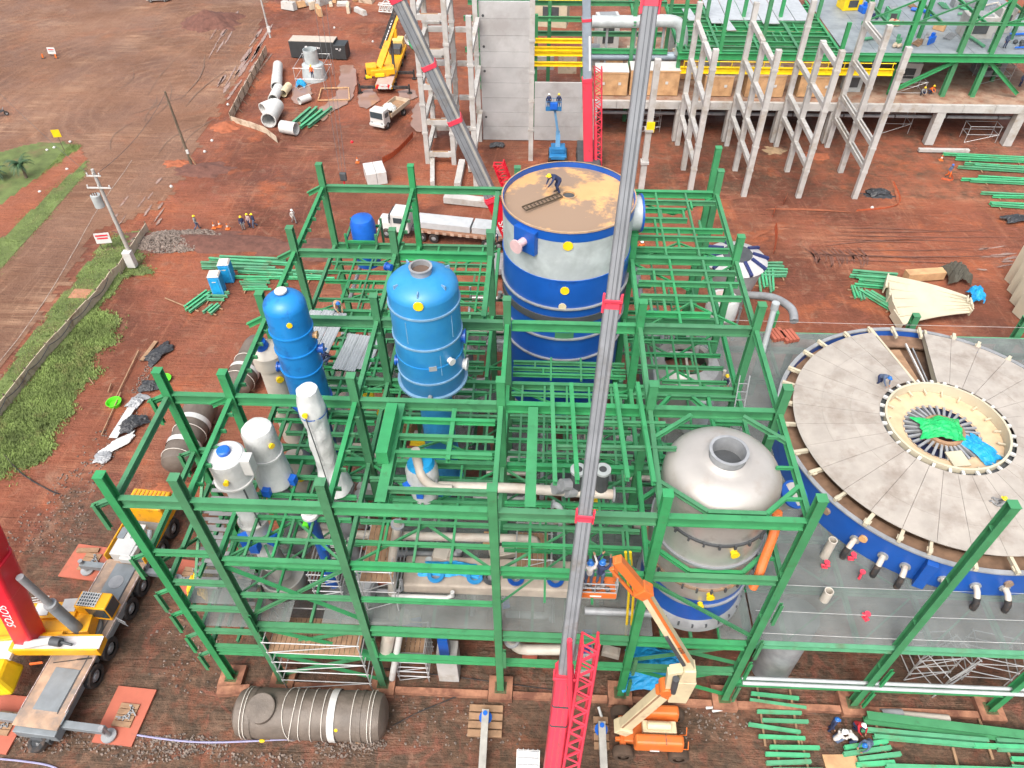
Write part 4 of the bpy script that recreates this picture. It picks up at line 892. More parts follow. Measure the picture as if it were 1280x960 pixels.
FIN = M().bar((1.2, 0, 2.62), (2.4, 0, 2.52), .15, .2).mesh('radial_fin', GREY)
for i in range(32): inst(FIN, 'radial_fin', t, (0, 0, 0), (0, 0, math.radians(i * 11.25)))
M().lathe([(1.3, 2.2), (1.3, 2.85), (1.1, 2.9), (1.1, 2.5)], n=40).mk('centre_drum', WOOD, t, smooth=True)
def tarp(name, label, c, rx, ry, h, ma, seed):
    v = []; f = []; n = 20
    for i in range(n + 1):
        for j in range(n + 1):
            x = -1 + 2 * i / n; y = -1 + 2 * j / n; k = .8 + .35 * noise.noise((x * 1.3, y * 1.3, seed)); z = h * (max(0, 1 - (x * x + y * y) * .55) + .45 * abs(noise.noise((x * 3, y * 3, seed + 3))))
            v.append((rx * x * k, ry * y * k, max(z, .02)))
    for i in range(n):
        for j in range(n): k = i * (n + 1) + j; f.append((k, k + n + 1, k + n + 2, k + 1))
    me = bpy.data.meshes.new(name); me.from_pydata(v, [], f); me.materials.append(ma); o = bpy.data.objects.new(name, me); COL.objects.link(o); o.location = c
    tag(o, label, 'tarpaulin'); return o
tarp('green_tarpaulin', 'crumpled green tarpaulin heaped on the clarifier centre drum', (CLX - .25, CLY + .15, ZD + 2.75), 1.75, 1.15, .5, TARPG, 3)
q = G(1224, 563, ZD + 2.6); o = tarp('blue_tarpaulin', 'crumpled light blue tarpaulin on the inner walkway of the clarifier', (q.x, q.y, ZD + 2.6), .95, 1.5, .35, TARPB, 8); o.rotation_euler = (0, 0, .5)
q = G(1195, 577, ZD + 2.4); M().box((q.x - CLX, q.y - CLY, 2.68), (1.1, 1.2, .08), .15).mk('floor_panel', IVORY, t)
# wall nozzles with rubber boots
for i, (px, py) in enumerate(((1052, 688), (1091, 712), (1122, 727), (1176, 748), (1220, 752), (1262, 758), (975, 655))):
    q = G(px, py + 8, ZD + .4); a = math.atan2(q.y - CLY, q.x - CLX); d = V((math.cos(a), math.sin(a), 0))
    m = M(); m.tube(bez([d * (CR - .1) + V((0, 0, 1.0)), d * (CR + .4) + V((0, 0, 1.0)), d * (CR + .75) + V((0, 0, .75))], 5), .17, 14)
    nz_ = m.mk('wall_nozzle', PIPEW, t, smooth=True); m = M(); m.tube(bez([d * (CR + .7) + V((0, 0, .8)), d * (CR + .9) + V((0, 0, .5)), d * (CR + .95) + V((0, 0, .02))], 5), .19, 14); m.mk('rubber_boot', BLACK, nz_, smooth=True)
    M().cyl(d * (CR - .02) + V((0, 0, 1.0)), d * (CR + .1) + V((0, 0, 1.0)), .3, n=18).mk('nozzle_flange', GREY, nz_)
a = math.radians(248); d = V((math.cos(a), math.sin(a), 0)); M().box(d * (CR + .22) + V((0, 0, 1.2)), (.45, .6, 2.4), a).mk('wall_pilaster', BLUE, t, bevel=.02)
for ang in (228, 256, 272, 214): 
    d = V((math.cos(math.radians(ang)), math.sin(math.radians(ang)), 0)); M().cyl(d * (CR - .05) + V((0, 0, 1.5)), d * (CR + .16) + V((0, 0, 1.5)), .24, n=16).mk('blind_flange', RUST, t)
# loose pieces on the deck
for px, py, h, lab in ((1030, 696, 1.8, 'tall grey pipe stub on the deck by the blue wall'), (1030, 750, 1.0, 'short beige pipe stub standing on the front of the deck')):
    q = G(px, py, ZD); m = M(); m.lathe([(.26, 0), (.26, h), (.2, h), (.2, .1)], n=18); o = m.mk('pipe_stub', PIPEW, None, smooth=True); o.location = (q.x, q.y, ZD + .04); tag(o, lab, 'pipe')
for i, (px, py) in enumerate(((1063, 700), (1074, 722), (1080, 774), (1030, 710))):
    q = G(px, py, ZD); m = M(); m.cyl((0, 0, 0), (0, 0, .6), .06); m.cyl((0, 0, .58), (0, 0, .62), .17); m.cyl((-.25, 0, .25), (.25, 0, .25), .07); m.box((0, 0, .02), (.35, .14, .05))
    o = m.mk('red_valve', PINK); o.location = (q.x, q.y, ZD + .05); o.rotation_euler = (0, 0, i); tag(o, ['red valve on the deck nearest the stainless vessel', 'red valve beside the second wall nozzle', 'red valve near the front edge of the deck', 'red valve by the tall pipe stub'][i], 'valve')
# ================================================================ CRANES AND LIFTS
def proj(p):
    d = V(p) - CAM_P; w_ = d.dot(CAM_F); return 640 + FPX * d.dot(CAM_R) / w_, 480 - FPX * d.dot(CAM_U) / w_
def at_py(A, B, py):
    lo, hi = -.6, 1.4
    for _ in range(50):
        mid = (lo + hi) / 2
        if proj(A.lerp(B, mid))[1] > py: lo = mid
        else: hi = mid
    return A.lerp(B, lo)
def boomsec(m, a, b, w_, h, up=(0, -1, .3)):
    a, b = V(a), V(b); d = (b - a).normalized(); x = d.cross(V(up)).normalized(); y = x.cross(d)
    pf = [(-.5, -.3), (-.5, .42), (-.42, .5), (.42, .5), (.5, .42), (.5, -.3), (.3, -.5), (-.3, -.5)]
    m.loft([[c + x * (w_ * u) + y * (h * v) for u, v in pf] for c in (a, b)]); return x, y, d
def truss(m, a0, a1, b0, b1, n, r=.05, nrm=(0, 0, 0), dep=.5):
    "flat ladder truss between chord a0-a1 and chord b0-b1 with a second layer behind"
    nrm = V(nrm) * dep
    for off in (V((0, 0, 0)), nrm):
        m.cyl(V(a0) + off, V(a1) + off, r * 1.4, n=6); m.cyl(V(b0) + off, V(b1) + off, r * 1.4, n=6)
        for i in range(n):
            p = V(a0).lerp(V(a1), i / n) + off; q = V(b0).lerp(V(b1), (i + .5) / n) + off; p2 = V(a0).lerp(V(a1), (i + 1) / n) + off
            m.cyl(p, q, r, n=5); m.cyl(q, p2, r, n=5)
    if dep:
        for i in range(0, n + 1):
            p = V(a0).lerp(V(a1), i / n); m.cyl(p, p + nrm, r * .8, n=5); q = V(b0).lerp(V(b1), i / n); m.cyl(q, q + nrm, r * .8, n=5)
WHM = {}
def wheel(root, x, y, r, w_, side=1, hub=GREY, tyre=BLACK, nm='wheel'):
    k = (r, w_, hub.name)
    if k not in WHM:
        pf = [(r * .55, -w_ / 2), (r * .92, -w_ / 2), (r, -w_ * .36), (r, w_ * .36), (r * .92, w_ / 2), (r * .55, w_ / 2)]
        WHM[k] = (M().lathe(pf, n=26, ax=(1, 0, 0)).mesh('tyre', tyre, True), M().lathe([(r * .56, -w_ * .38), (r * .5, w_ * .3), (r * .3, w_ * .34), (r * .24, w_ * .5), (.01, w_ * .5)], n=20, ax=(1, 0, 0)).mesh('rim', hub, True))
    t_ = inst(WHM[k][0], nm, root, (x, y, r), (0, 0, 0 if side > 0 else PI)); inst(WHM[k][1], 'rim', t_); return t_
# ---- central telescopic crane, boom foot just outside the lower edge
A = GY(690, 960, -6.6); B = GY(814, -5, 3.3); foot = A + (A - B).normalized() * 4.2
t = thing('telescopic_crane', 'long grey telescopic crane boom with red base rising through the middle', 'crane', (foot.x, foot.y - 2, 0))
O = t.location.copy()
secs = [(-1, foot, at_py(A, B, 836), 0.82, 1.0, PINK), (0, at_py(A, B, 850), at_py(A, B, 638), .58, .72, BOOMG), (1, at_py(A, B, 645), at_py(A, B, 372), .51, .62, BOOMG), (2, at_py(A, B, 380), at_py(A, B, -8), .43, .52, BOOMG), (3, at_py(A, B, 2), at_py(A, B, -90), .37, .45, BOOMG)]
LINE = mat('boom_seam', (.09, .1, .11), .5)
for i, a, b, w_, h, ma in secs:
    m = M(O); x, y, d = boomsec(m, a, b, w_, h); s_ = m.mk('boom_base' if i < 0 else 'boom_section', ma, t)
    m = M(O)
    for u in (-.17, .12, .2): m.bar(a + x * (w_ * u) + y * (h * .5), b + x * (w_ * u) + y * (h * .5), .02, .02, up=y)
    m.mk('seam_strip', LINE, s_)
    m = M(O); boomsec(m, b - d * .3, b - d * .05, w_ * 1.06, h * 1.05); c_ = m.mk('collar', PINK if i < 4 else RED, s_)
    m = M(O)
    for sx_ in (-1, 1): m.bar(b - d * .5 + x * (w_ * .58 * sx_) + y * (h * .2), b + d * .2 + x * (w_ * .6 * sx_) + y * (h * .3), .08, .14)
    m.bar(b + x * w_ * -.62 + y * h * .6, b + x * w_ * .62 + y * h * .6, .08, .08); m.mk('collar_lug', PINK, s_)
    for k in range(2): m = M(O); boomsec(m, a.lerp(b, .7 + .12 * k), a.lerp(b, .7 + .12 * k) + d * .1, w_ * 1.03, h * 1.03); m.mk('band', DGREY, s_) if i < 0 else None
m = M(O); up = V((0, -.9, .3))
pj = [GY(704, 962, -6.9), GY(729, 806, -4.6), GY(723, 962, -6.9), GY(749, 806, -4.6)]
truss(m, pj[0], pj[1], pj[2], pj[3], 9, .05, (0, .95, -.3), .7); m.mk('lattice_jib', PINK, t)
m = M(O); bx_ = at_py(A, B, 900); m.tube([bx_ + V((.6, -.2, 0)), GY(712, 800, -4.8)], .12, 8); m.mk('hoist_pipe', PINK, t)
m = M(O); m.box((foot.x - .2, foot.y - 2.5, 2.5), (2.9, 6.5, 1.5)); m.mk('superstructure', RED, t, bevel=.08)
m = M(O); m.box((foot.x - .2, foot.y - 4, 1.2), (2.9, 13, .7)); m.mk('carrier_frame', GREY, t, bevel=.05)
for sx_ in (-1, 1):
    for k in range(5): wheel(t, sx_ * 1.25 - .2, -8.5 + 2.2 * k, .72, .45, sx_)
g = G(660, 952, 3.0); m = M(O); m.box(g, (1.3, 1.2, .1), 0, (1, 1), .5); m.mk('cab_roof', WHITE, t)
m = M(O)
for i in range(5): m.bar(g + V((-.55 + .27 * i, -.55, -.25)), g + V((-.55 + .27 * i, .55, .38)), .05, .06)
for j in range(4): m.bar(g + V((-.6, -.45 + .3 * j, -.2 + .165 * j)), g + V((.6, -.45 + .3 * j, -.2 + .165 * j)), .05, .06)
m.mk('cab_grille', GREY, t)
for px0, py0, px1, py1 in ((607, 888, 601, 990), (752, 903, 756, 990)):
    a, b = G(px0, py0, .75), G(px1, py1, .75); m = M(O); m.bar(a, b, .42, .42); ob = m.mk('outrigger_beam', mat('outrigger_grey', (.36, .35, .32), .6, var=.2), t)
    m = M(O); m.cyl(a + V((0, -.25, -.5)), a + V((0, -.25, .3)), .14); m.cyl(a + V((0, -.25, -.52)), a + V((0, -.25, -.42)), .4); m.mk('outrigger_jack', BLUE2, ob)
    q = a + V((0, -.4, 0)); tm = thing('timber_mat', 'stacked brown timber mat under the %s outrigger of the middle crane' % ('left' if px0 < 700 else 'right'), 'timber mat', (q.x, q.y, 0))
    for k in range(4): M().box((0, -.75 + .5 * k, .12), (2.1 if px0 < 700 else .9, .4, .2)).mk('plank', WOOD, tm, bevel=.015)
# ---- crane behind the big tank (grey boom to the upper left)
A2 = GY(646, 312, 44); B2 = GY(498, 0, 43); d2 = (B2 - A2).normalized(); f2 = A2 - d2 * 3
t = thing('mobile_crane', 'red based mobile crane behind the big tank with grey boom leaning left', 'crane', (f2.x, f2.y, 0)); O = t.location.copy()
ref = 44
for nm, a, b, w_, h, ma in (('boom_base', f2, A2.lerp(B2, .27), 1.35, 1.5, RED), ('boom_section', A2.lerp(B2, .25), A2.lerp(B2, .60), 1.22, 1.3, BOOMG), ('boom_section', A2.lerp(B2, .59), A2.lerp(B2, .8), 1.16, 1.25, BOOMG), ('boom_section', A2.lerp(B2, .79), A2.lerp(B2, 1.02), 1.1, 1.18, BOOMG), ('boom_section', A2.lerp(B2, 1.0), A2.lerp(B2, 1.5), 1.0, 1.05, BOOMG)):
    m = M(O); x, y, d = boomsec(m, a, b, w_, h); s_ = m.mk(nm, ma, t); m = M(O); boomsec(m, b - d * .5, b - d * .1, w_ * 1.1, h * 1.1); m.mk('collar', PINK, s_)
    m = M(O)
    for u in (-.2, .15): m.bar(a + x * (w_ * u) + y * (h * .5), b + x * (w_ * u) + y * (h * .5), .05, .03, up=y)
    if ma is BOOMG: m.mk('seam_strip', LINE, s_)
    m = M(O); m.bar(a + x * (w_ * .36) + y * (h * .51), b + x * (w_ * .36) + y * (h * .51), .2, .03, up=y); m.mk('worn_edge_strip', mat('worn_edge', (.38, .36, .32), .5), s_) if ma is BOOMG else None
m = M(O); q0, q1 = GY(634, 250, 43.2), GY(617, 207, 43.2); truss(m, q0, q1, q0 + V((.9, 0, .3)), q1 + V((.9, 0, .3)), 6, .06, (0, 1, 0), .6); m.mk('lattice_jib', RED, t)
tx = text('boom_lettering', 'SANY', .95, t, (0, 0, 0), (0, 0, 0)); p = A2.lerp(B2, .12)
xx = (-d2); nrm = V((0, -1, .35)); nrm = (nrm - xx * nrm.dot(xx)).normalized(); yy = nrm.cross(xx)
tx.matrix_local = Matrix(((xx.x, yy.x, nrm.x, 0), (xx.y, yy.y, nrm.y, 0), (xx.z, yy.z, nrm.z, 0), (0, 0, 0, 1))); tx.location = p + nrm * .8 - O + yy * -.12
m = M(O); m.box((f2.x + 1, f2.y, 2.6), (6, 3, 2)); m.mk('superstructure', RED, t, bevel=.1); m = M(O); m.box((f2.x + 2, f2.y, 1.2), (12, 2.9, .8)); m.mk('carrier_frame', GREY, t, bevel=.06)
for k in range(5):
    for s_ in (-1, 1): w_ = wheel(t, -2 + 2 * k, s_ * 1.3, .7, .4); w_.rotation_euler = (0, 0, PI / 2)
# ---- crane in front of the concrete tower
A3 = GY(735, 215, 66); B3 = GY(733, -8, 66)
t = thing('lattice_jib_crane', 'pink based crane with pale grey upright boom before the concrete panels', 'crane', (A3.x, 66, 0)); O = t.location.copy()
BLG = mat('pale_blue_grey', (.3, .36, .42), .45, .2, var=.1)
for nm, a, b, w_, ma in (('boom_base', V((A3.x, 66, .5)), A3.lerp(B3, .575), 1.15, PINK), ('boom_section', A3.lerp(B3, .57), A3.lerp(B3, .89), 1.0, BLG), ('boom_section', A3.lerp(B3, .89), A3.lerp(B3, 1.4), .9, BLG)):
    m = M(O); x, y, d = boomsec(m, a, b, w_, w_ * 1.1); s_ = m.mk(nm, ma, t); m = M(O); boomsec(m, b - d * .4, b - d * .1, w_ * 1.08, w_ * 1.2); m.mk('collar', PINK, s_)
m = M(O); m.bar(A3.lerp(B3, .8) + V((.3, -.55, 0)), A3.lerp(B3, .62) + V((.3, -.55, 0)), .2, .02); m.mk('boom_lettering', INK, t)
m = M(O); truss(m, A3 + V((.8, 0, 0)), A3.lerp(B3, .62) + V((.85, 0, 0)), A3 + V((1.7, 0, 0)), A3.lerp(B3, .62) + V((1.7, 0, 0)), 12, .055, (0, 1, 0), .8); m.bar(A3 + V((1.0, -.1, 0)), A3.lerp(B3, .3) + V((1.0, -.1, 0)), .3, .3); m.mk('lattice_jib', PINK, t)
m = M(O); m.box((A3.x, 67, 1.2), (2.8, 8, .8)); m.mk('carrier_frame', DGREY, t, bevel=.1)
for k in range(4):
    for s_ in (-1, 1): wheel(t, s_ * 1.3, -2.5 + 2 * k, .65, .4, s_)

# ---- big yellow and red crane at the left
LC = thing('all_terrain_crane', 'large yellow crane with red boom on orange mats, lower left', 'crane', (-27.55, -3.4, 0), -.075)
DECKM = mat('carrier_deck', (.38, .26, .18), .75, var=.25, scale=1.2, dirt=(.2, .17, .15), dirt_amt=.45, dscale=.8)
CGREY = mat('carrier_grey', (.2, .225, .24), .5, .1, var=.12)
m = M(); m.box((0, 7.4, 1.15), (2.3, 15.6, .9)); m.mk('chassis', CGREY, LC, bevel=.04)
m = M(); m.box((0, 5.0, 1.68), (2.9, 11.4, .12)); m.mk('deck', DECKM, LC, bevel=.02)
M().box((.15, 8.6, 1.76), (1.5, 3.6, .05)).mk('deck_plate', CGREY, LC); M().box((.1, 1.6, 1.76), (1.6, 2.6, .05)).mk('deck_plate', CGREY, LC)
m = M(); m.cyl((.1, 9.0, 1.78), (.1, 9.0, 1.82), .5, n=28); m.cyl((-.1, 7.6, 1.78), (-.1, 7.6, 1.8), .5, n=28); m.mk('manhole', GREY, LC)
m = M(); m.bar((.95, .2, 1.75), (.95, 10.6, 1.75), .06, .03); m.mk('deck_groove', DGREY, LC)
for sx_ in (-1, 1):
    m = M(); m.box((sx_ * 1.46, 6.2, 1.45), (.05, 3.0, .5)); m.box((sx_ * 1.46, 11.2, 1.45), (.05, 1.6, .5)); m.mk('side_skirt', CGREY, LC)
    for y in (3.0, 4.85, 7.7, 9.45, 12.4, 14.2): wheel(LC, sx_ * 1.3, y, .78, .5, sx_)
    m = M(); m.bar((sx_ * 1.42, .3, 1.78), (sx_ * 1.42, 10.4, 1.78), .03, .06); m.mk('warning_strip', mat('red_white_strip', (.6, .5, .48), .5, var=.5, scale=4), LC)
m = M(); m.box((-.2, 11.9, 2.15), (1.5, 2.6, .95)); m.box((.3, 10.9, 2.3), (.9, 1.2, .5)); m.mk('engine_cover', WHITE, LC, bevel=.06)
m = M(); m.box((-.75, 12.3, 2.66), (.5, .9, .06)); m.box((.2, 12.2, 2.66), (.5, .5, .06)); m.cyl((.95, 12.2, 1.9), (.95, 12.9, 2.5), .2); m.cyl((1.1, 11.6, 2.0), (1.1, 11.6, 2.6), .14); m.mk('engine_vent', CGREY, LC)
for sx_ in (-1, 1): m = M(); m.box((sx_ * 1.42, 12.4, 1.95), (.1, 3.6, .8)); m.mk('yellow_side_panel', YELLOW, LC, bevel=.03)
m = M(); m.box((0, 14.9, 2.35), (2.85, 1.7, 1.9)); m.mk('drive_cab', YELLOW, LC, bevel=.12); m = M()
for i in range(8): m.bar((-1.1 + .31 * i, 14.2, 3.32), (-1.1 + .31 * i, 15.6, 3.32), .12, .07)
m.mk('cab_roof_rib', mat('rib_brown', (.5, .22, .03), .5), LC); m = M(); m.box((0, 15.78, 2.7), (2.5, .05, .8)); m.mk('windscreen', GLASS, LC)
# outriggers
for y, x0, x1, zz in ((-.2, -4.2, 4.0, 1.25), (10.4, -3.6, 3.4, 1.0)):
    m = M(); m.box(((x0 + x1) / 2, y, zz), (x1 - x0, .42, .45)); ob = m.mk('outrigger_beam', CGREY, LC, bevel=.02)
    for x in (x0 + .15, x1 - .15): m = M(); m.cyl((x, y, .25), (x, y, 1.55), .16); m.cyl((x, y, .22), (x, y, .34), .45); m.mk('outrigger_jack', GREY, ob, smooth=True)
m = M(); m.box((0, -.5, 1.1), (2.7, 1.0, .8)); m.box((0, .1, 1.68), (3.0, .9, .1)); m.mk('rear_box', CGREY, LC, bevel=.04); m = M(); m.box((.2, -1.05, .7), (1.2, .2, .5)); m.mk('tow_hitch', DGREY, LC); wheel(LC, 0, -1.1, .65, .4, 1, nm='spare_wheel').rotation_euler = (0, 1.2, .9)
# superstructure turned to the left
m = M(); m.cyl((-.2, 5.4, 1.75), (-.2, 5.4, 2.05), 1.15, n=36); m.mk('slew_ring', CGREY, LC, smooth=True)
W2L = LC.matrix_basis.inverted() if False else Matrix.LocRotScale(LC.location, LC.rotation_euler, None).inverted()
def LL(px, py, z): return W2L @ G(px, py, z)
def sbar(nm, a, b, w_, h, ma, bev=.04):
    m = M(); m.bar(a, b, w_, h); return m.mk(nm, ma, LC, bevel=bev)
sbar('turntable_body', LL(-30, 795, 2.6), LL(118, 778, 2.6), 1.7, 1.0, YELLOW)
wf = sbar('winch_frame', LL(18, 806, 3.2), LL(128, 806, 3.2), 1.05, .75, YELLOW)
m = M(); m.bar(LL(20, 803, 3.6), LL(127, 803, 3.6), .8, .06); m.mk('walkway_plate', mat('pale_walkway', (.55, .54, .54), .6, var=.12, dirt=(.4, .36, .33), dirt_amt=.3), wf)
m = M(); m.bar(LL(36, 836 - 10, 3.2) + V((0, -.1, -.25)), LL(52, 834 - 10, 3.2) + V((0, -.1, -.25)), .08, .16); m.mk('stencil', mat('stencil_orange', (.6, .12, .02), .5), wf)
m = M(); m.bar(LL(68, 826, 3.3) + V((0, -.12, 0)), LL(100, 822, 3.3) + V((0, -.12, 0)), .04, .05); m.bar(LL(98, 822, 3.3) + V((0, -.12, 0)), LL(116, 820, 3.3) + V((0, -.12, 0)), .05, .13); m.mk('boom_pictogram', BLACK, wf)
m = M(); m.cyl(LL(32, 806, 3.95), LL(66, 800, 3.95), .24, n=16); m.mk('white_winch', WHITE, LC, smooth=True); m = M(); m.cyl(LL(64, 801, 3.95), LL(76, 803, 3.95), .28, n=14); m.cyl(LL(70, 801, 3.95), LL(90, 806, 3.9), .09, n=8); m.mk('winch_motor', DGREY, LC, smooth=True)
sbar('side_girder', LL(-10, 800, 3.3), LL(80, 792, 3.3), .25, .3, YELLOW); sbar('rear_platform', LL(-20, 812, 3.1), LL(19, 812, 3.1), 1.3, .3, WHITE)
m = M(); c0 = LL(2, 846, 2.5); m.box(c0 + V((-.5, 0, 0)), (2.4, 2.0, 1.7), .2, (.7, .75)); m.mk('counterweight', YEL2, LC, bevel=.25)
sbar('upper_deck', LL(40, 768, 2.9), LL(100, 765, 2.9), 1.1, .9, YELLOW); m = M(); m.bar(LL(78, 757, 3.4), LL(96, 756, 3.4), .9, .08); m.bar(LL(44, 762, 3.38), LL(62, 761, 3.38), .9, .08); m.mk('walkway_plate', WHITE, LC)
m = M()
for k in range(3):
    m.cyl(LL(35, 748 + 3 * k, 3.8), LL(62, 745 + 3 * k, 3.8), .03, n=5)
for px in (38, 50, 60): m.cyl(LL(px, 748, 3.0), LL(px, 748, 3.9), .03, n=5)
m.mk('handrail', WHITE, LC)
cb = LL(122, 757, 3.2); m = M(); m.box(cb, (2.1, 1.15, 1.5), .02); cab_ = m.mk('operator_cab', YELLOW, LC, bevel=.08)
m = M(); m.box(cb + V((.35, -.58, .1)), (1.3, .03, 1.0)); m.box(cb + V((1.06, 0, .1)), (.03, 1.0, 1.1)); m.mk('cab_window', GLASS, cab_)
m = M()
for i in range(8): m.bar(cb + V((-.85 + .17 * i, -.5, .8)), cb + V((-.85 + .17 * i, .5, .8)), .05, .05)
for j in range(5): m.bar(cb + V((-.9, -.45 + .22 * j, .81)), cb + V((.4, -.45 + .22 * j, .81)), .05, .05)
m.mk('roof_grille', WHITE, cab_); m = M(); m.box(cb + V((-.25, 0, .77)), (1.2, 1.0, .02)); m.mk('roof_window', GLASS, cab_)
m = M(); k0 = cb + V((1.5, -.6, -.6))
for i in range(6): m.bar(k0 + V((.15 * i, -.05 * i, 0)), k0 + V((.15 * i, -.05 * i, .5)), .03, .03)
m.bar(k0, k0 + V((.8, -.25, 0)), .03); m.bar(k0 + V((0, 0, .5)), k0 + V((.8, -.25, .5)), .03); m.mk('access_ladder', GREY, LC)
bf = W2L @ V((-29.6, .75, 3.0)); bd = (W2L.to_3x3() @ V((.17, .08, .98))).normalized()
m = M(); boomsec(m, bf, bf + bd * 9.5, 1.35, 1.5, up=(0, -1, 0)); bb_ = m.mk('boom_base', RED, LC, bevel=.12)
m = M(); boomsec(m, bf + bd * 5.9, bf + bd * 8.8, 1.6, 1.75, up=(0, -1, 0)); m.mk('boom_bulge', RED, bb_, bevel=.5)
m = M(); boomsec(m, bf + bd * 9.4, bf + bd * 34, 1.6, 1.7, up=(0, -1, 0)); m.mk('boom_section', RED, LC)
cyb = LL(101, 789, 2.6); cyt = bf + bd * 7.2 + (W2L.to_3x3() @ V((1.25, -.2, 0)))
m = M(); m.cyl(cyb, cyb.lerp(cyt, .52), .34, n=20); m.mk('luffing_cylinder', CGREY, LC, smooth=True); m = M(); m.cyl(cyb.lerp(cyt, .5), cyt, .22, n=18); m.cyl(cyb.lerp(cyt, .5), cyb.lerp(cyt, .54), .37, n=18); m.mk('cylinder_rod', GREY, LC, smooth=True)
tx = text('boom_lettering', 'SOTOS', .75, LC, (0, 0, 0), (0, 0, 0)); xx = -bd; nrm = V((0, -1, 0)); nrm = (nrm - xx * nrm.dot(xx)).normalized(); yy = nrm.cross(xx)
tx.matrix_local = Matrix(((xx.x, yy.x, nrm.x, 0), (xx.y, yy.y, nrm.y, 0), (xx.z, yy.z, nrm.z, 0), (0, 0, 0, 1))); tx.location = bf + bd * 3.9 + nrm * .77 - V((.1, 0, 0))
# mats under its outriggers
for px, py, a, sx_, sy_, lab in ((157, 895, -.06, 2.55, 3.45, 'orange steel mat under the near outrigger, beside the gravel'), (112, 704, -.1, 3.2, 2.7, 'orange steel mat left of the crane carrier'), (236, 722, -.1, 2.3, 2.6, 'orange steel mat under the stair bay'), (6, 905, -.06, 2.4, 3.4, 'orange steel mat at the lower left picture corner')):
    q = G(px, py); tm = thing('outrigger_mat', lab, 'mat', (q.x, q.y, 0), a, 'orange outrigger mats'); M().box((0, 0, .07), (sx_, sy_, .14)).mk('plate', TERRA, tm, bevel=.01)
    for k in range(4): M().box((.1, -.55 + .36 * k, .2), (1.2, .32, .12)).mk('plank', WOOD, tm, bevel=.01)
    for k in range(5): M().box((.05 + .1 * k, -.2 + .12 * k, .3), (.9, .07, .07), .6 * k).mk('packing_bar', GREY, tm)
q = G(107, 690); m = M((q.x, q.y, 0)); m.box((q.x + .3, q.y, .22), (1.6, .35, .2), .05); o = m.mk('timber_block', WOOD); o.location = (q.x, q.y, 0); tag(o, 'brown timber block lying on the left orange mat', 'timber')

# ---- orange and cream boom lift, front
q = G(812, 922); JL = thing('boom_lift', 'orange and cream articulated boom lift standing in front of the frame', 'boom lift', (q.x, q.y, 0)); O = JL.location.copy()
Yj = q.y
m = M(O); m.box((q.x - .1, Yj, .85), (3.2, 1.3, .5)); m.mk('chassis', ORANGE, JL, bevel=.05)
MUDW = mat('muddy_tyre', (.07, .045, .03), .9, var=.3)
for x in (-1.75, 1.5):
    for y in (-1.15, 1.15): w_ = wheel(JL, x, y, .62, .55, 1 if y < 0 else -1, MUDW, MUDW); w_.rotation_euler = (0, 0, -PI / 2 if y < 0 else PI / 2)
for x in (-1.75,): m = M(O); m.box((q.x + x, Yj, .75), (.35, 2.0, .35)); m.box((q.x + x - .3, Yj + .5, .95), (.3, .2, .3)); m.box((q.x + x - .3, Yj - .5, .95), (.3, .2, .3)); m.mk('axle', ORANGE, JL, bevel=.03)
m = M(O); m.box((q.x + .25, Yj - .85, 1.75), (2.9, .8, 1.0), 0, (.96, .75)); cw = m.mk('engine_hood', ORANGE, JL, bevel=.14)
m = M(O); m.box((q.x + .25, Yj + .85, 1.75), (2.7, .8, 1.0), 0, (.96, .75)); m.mk('tank_hood', ORANGE, JL, bevel=.14)
m = M(O); m.box((q.x + .35, Yj, 1.6), (2.0, .7, .5)); m.cyl((q.x - .4, Yj, 1.95), (q.x + 1.0, Yj, 1.95), .25); m.mk('turntable', CREAM, JL, bevel=.05)
m = M(O); m.box((q.x + .0, Yj - 1.26, 1.45), (.55, .02, .12)); m.mk('hood_label', INK, cw); m = M(O); m.box((q.x + .6, Yj - .86, 2.26), (.03, .7, .02)); m.mk('hood_seam', DGREY, cw)
for y in (-1.0, -.2): m = M(O); m.tube([(q.x + 1.6, Yj + y, 1.2), (q.x + 1.95, Yj + y - .1, 1.5), (q.x + 1.95, Yj + y + .2, 1.9)], .035, 6); m.mk('guard_rail', ORANGE, JL)
T0 = GY(779, 908, Yj - .15); T1 = GY(832, 862, Yj - .15)
m = M(O); m.bar(T0, T1, .75, .55, up=(0, -1, 0)); tb = m.mk('tower_boom', CREAM, JL, bevel=.04); m = M(O); m.bar(T0 + V((-.25, -.29, .15)), T1 + V((-.25, -.29, .15)), .12, .02, up=(0, -1, 0)); m.mk('boom_recess', WOOD, tb)
m = M(O); m.box(T0, (.9, .8, .7), 0, (1, 1), 0, .6); m.mk('tower_pivot', CREAM, JL, bevel=.06)
K0 = GY(846, 869, Yj - .2); K1 = GY(858, 846, Yj - .25); K2 = GY(862, 832, Yj - .25)
m = M(O); m.bar(T1 + V((-.3, 0, .3)), K0, .8, .55, up=(0, -1, 0)); m.cyl(T1 + V((0, -.4, .35)), T1 + V((0, .4, .35)), .4, n=16); m.mk('knuckle_link', ORANGE, JL, bevel=.05)
m = M(O); m.bar(K0 + V((0, 0, -.2)), K1, 1.0, .7, up=(0, -1, 0)); m.bar(K1, K2, .9, .7, up=(0, -1, 0), w2=.6); m.mk('riser', CREAM, JL, bevel=.05)
c1 = GY(838, 838, Yj - .25); m = M(O); m.bar(c1, K2 + V((-.2, 0, -.3)), .3, .5, up=(0, -1, 0)); m.bar(c1, K0 + V((-.6, 0, .3)), .28, .4, up=(0, -1, 0)); m.mk('link_arm', CREAM, JL, bevel=.03); m = M(O); m.cyl(c1 + V((.3, -.3, -.3)), T1 + V((.3, -.3, .5)), .17); m.mk('lift_cylinder', DGREY, JL, smooth=True)
N1 = GY(804, 738, Yj - .05); N2 = GY(771, 699, Yj + .1)
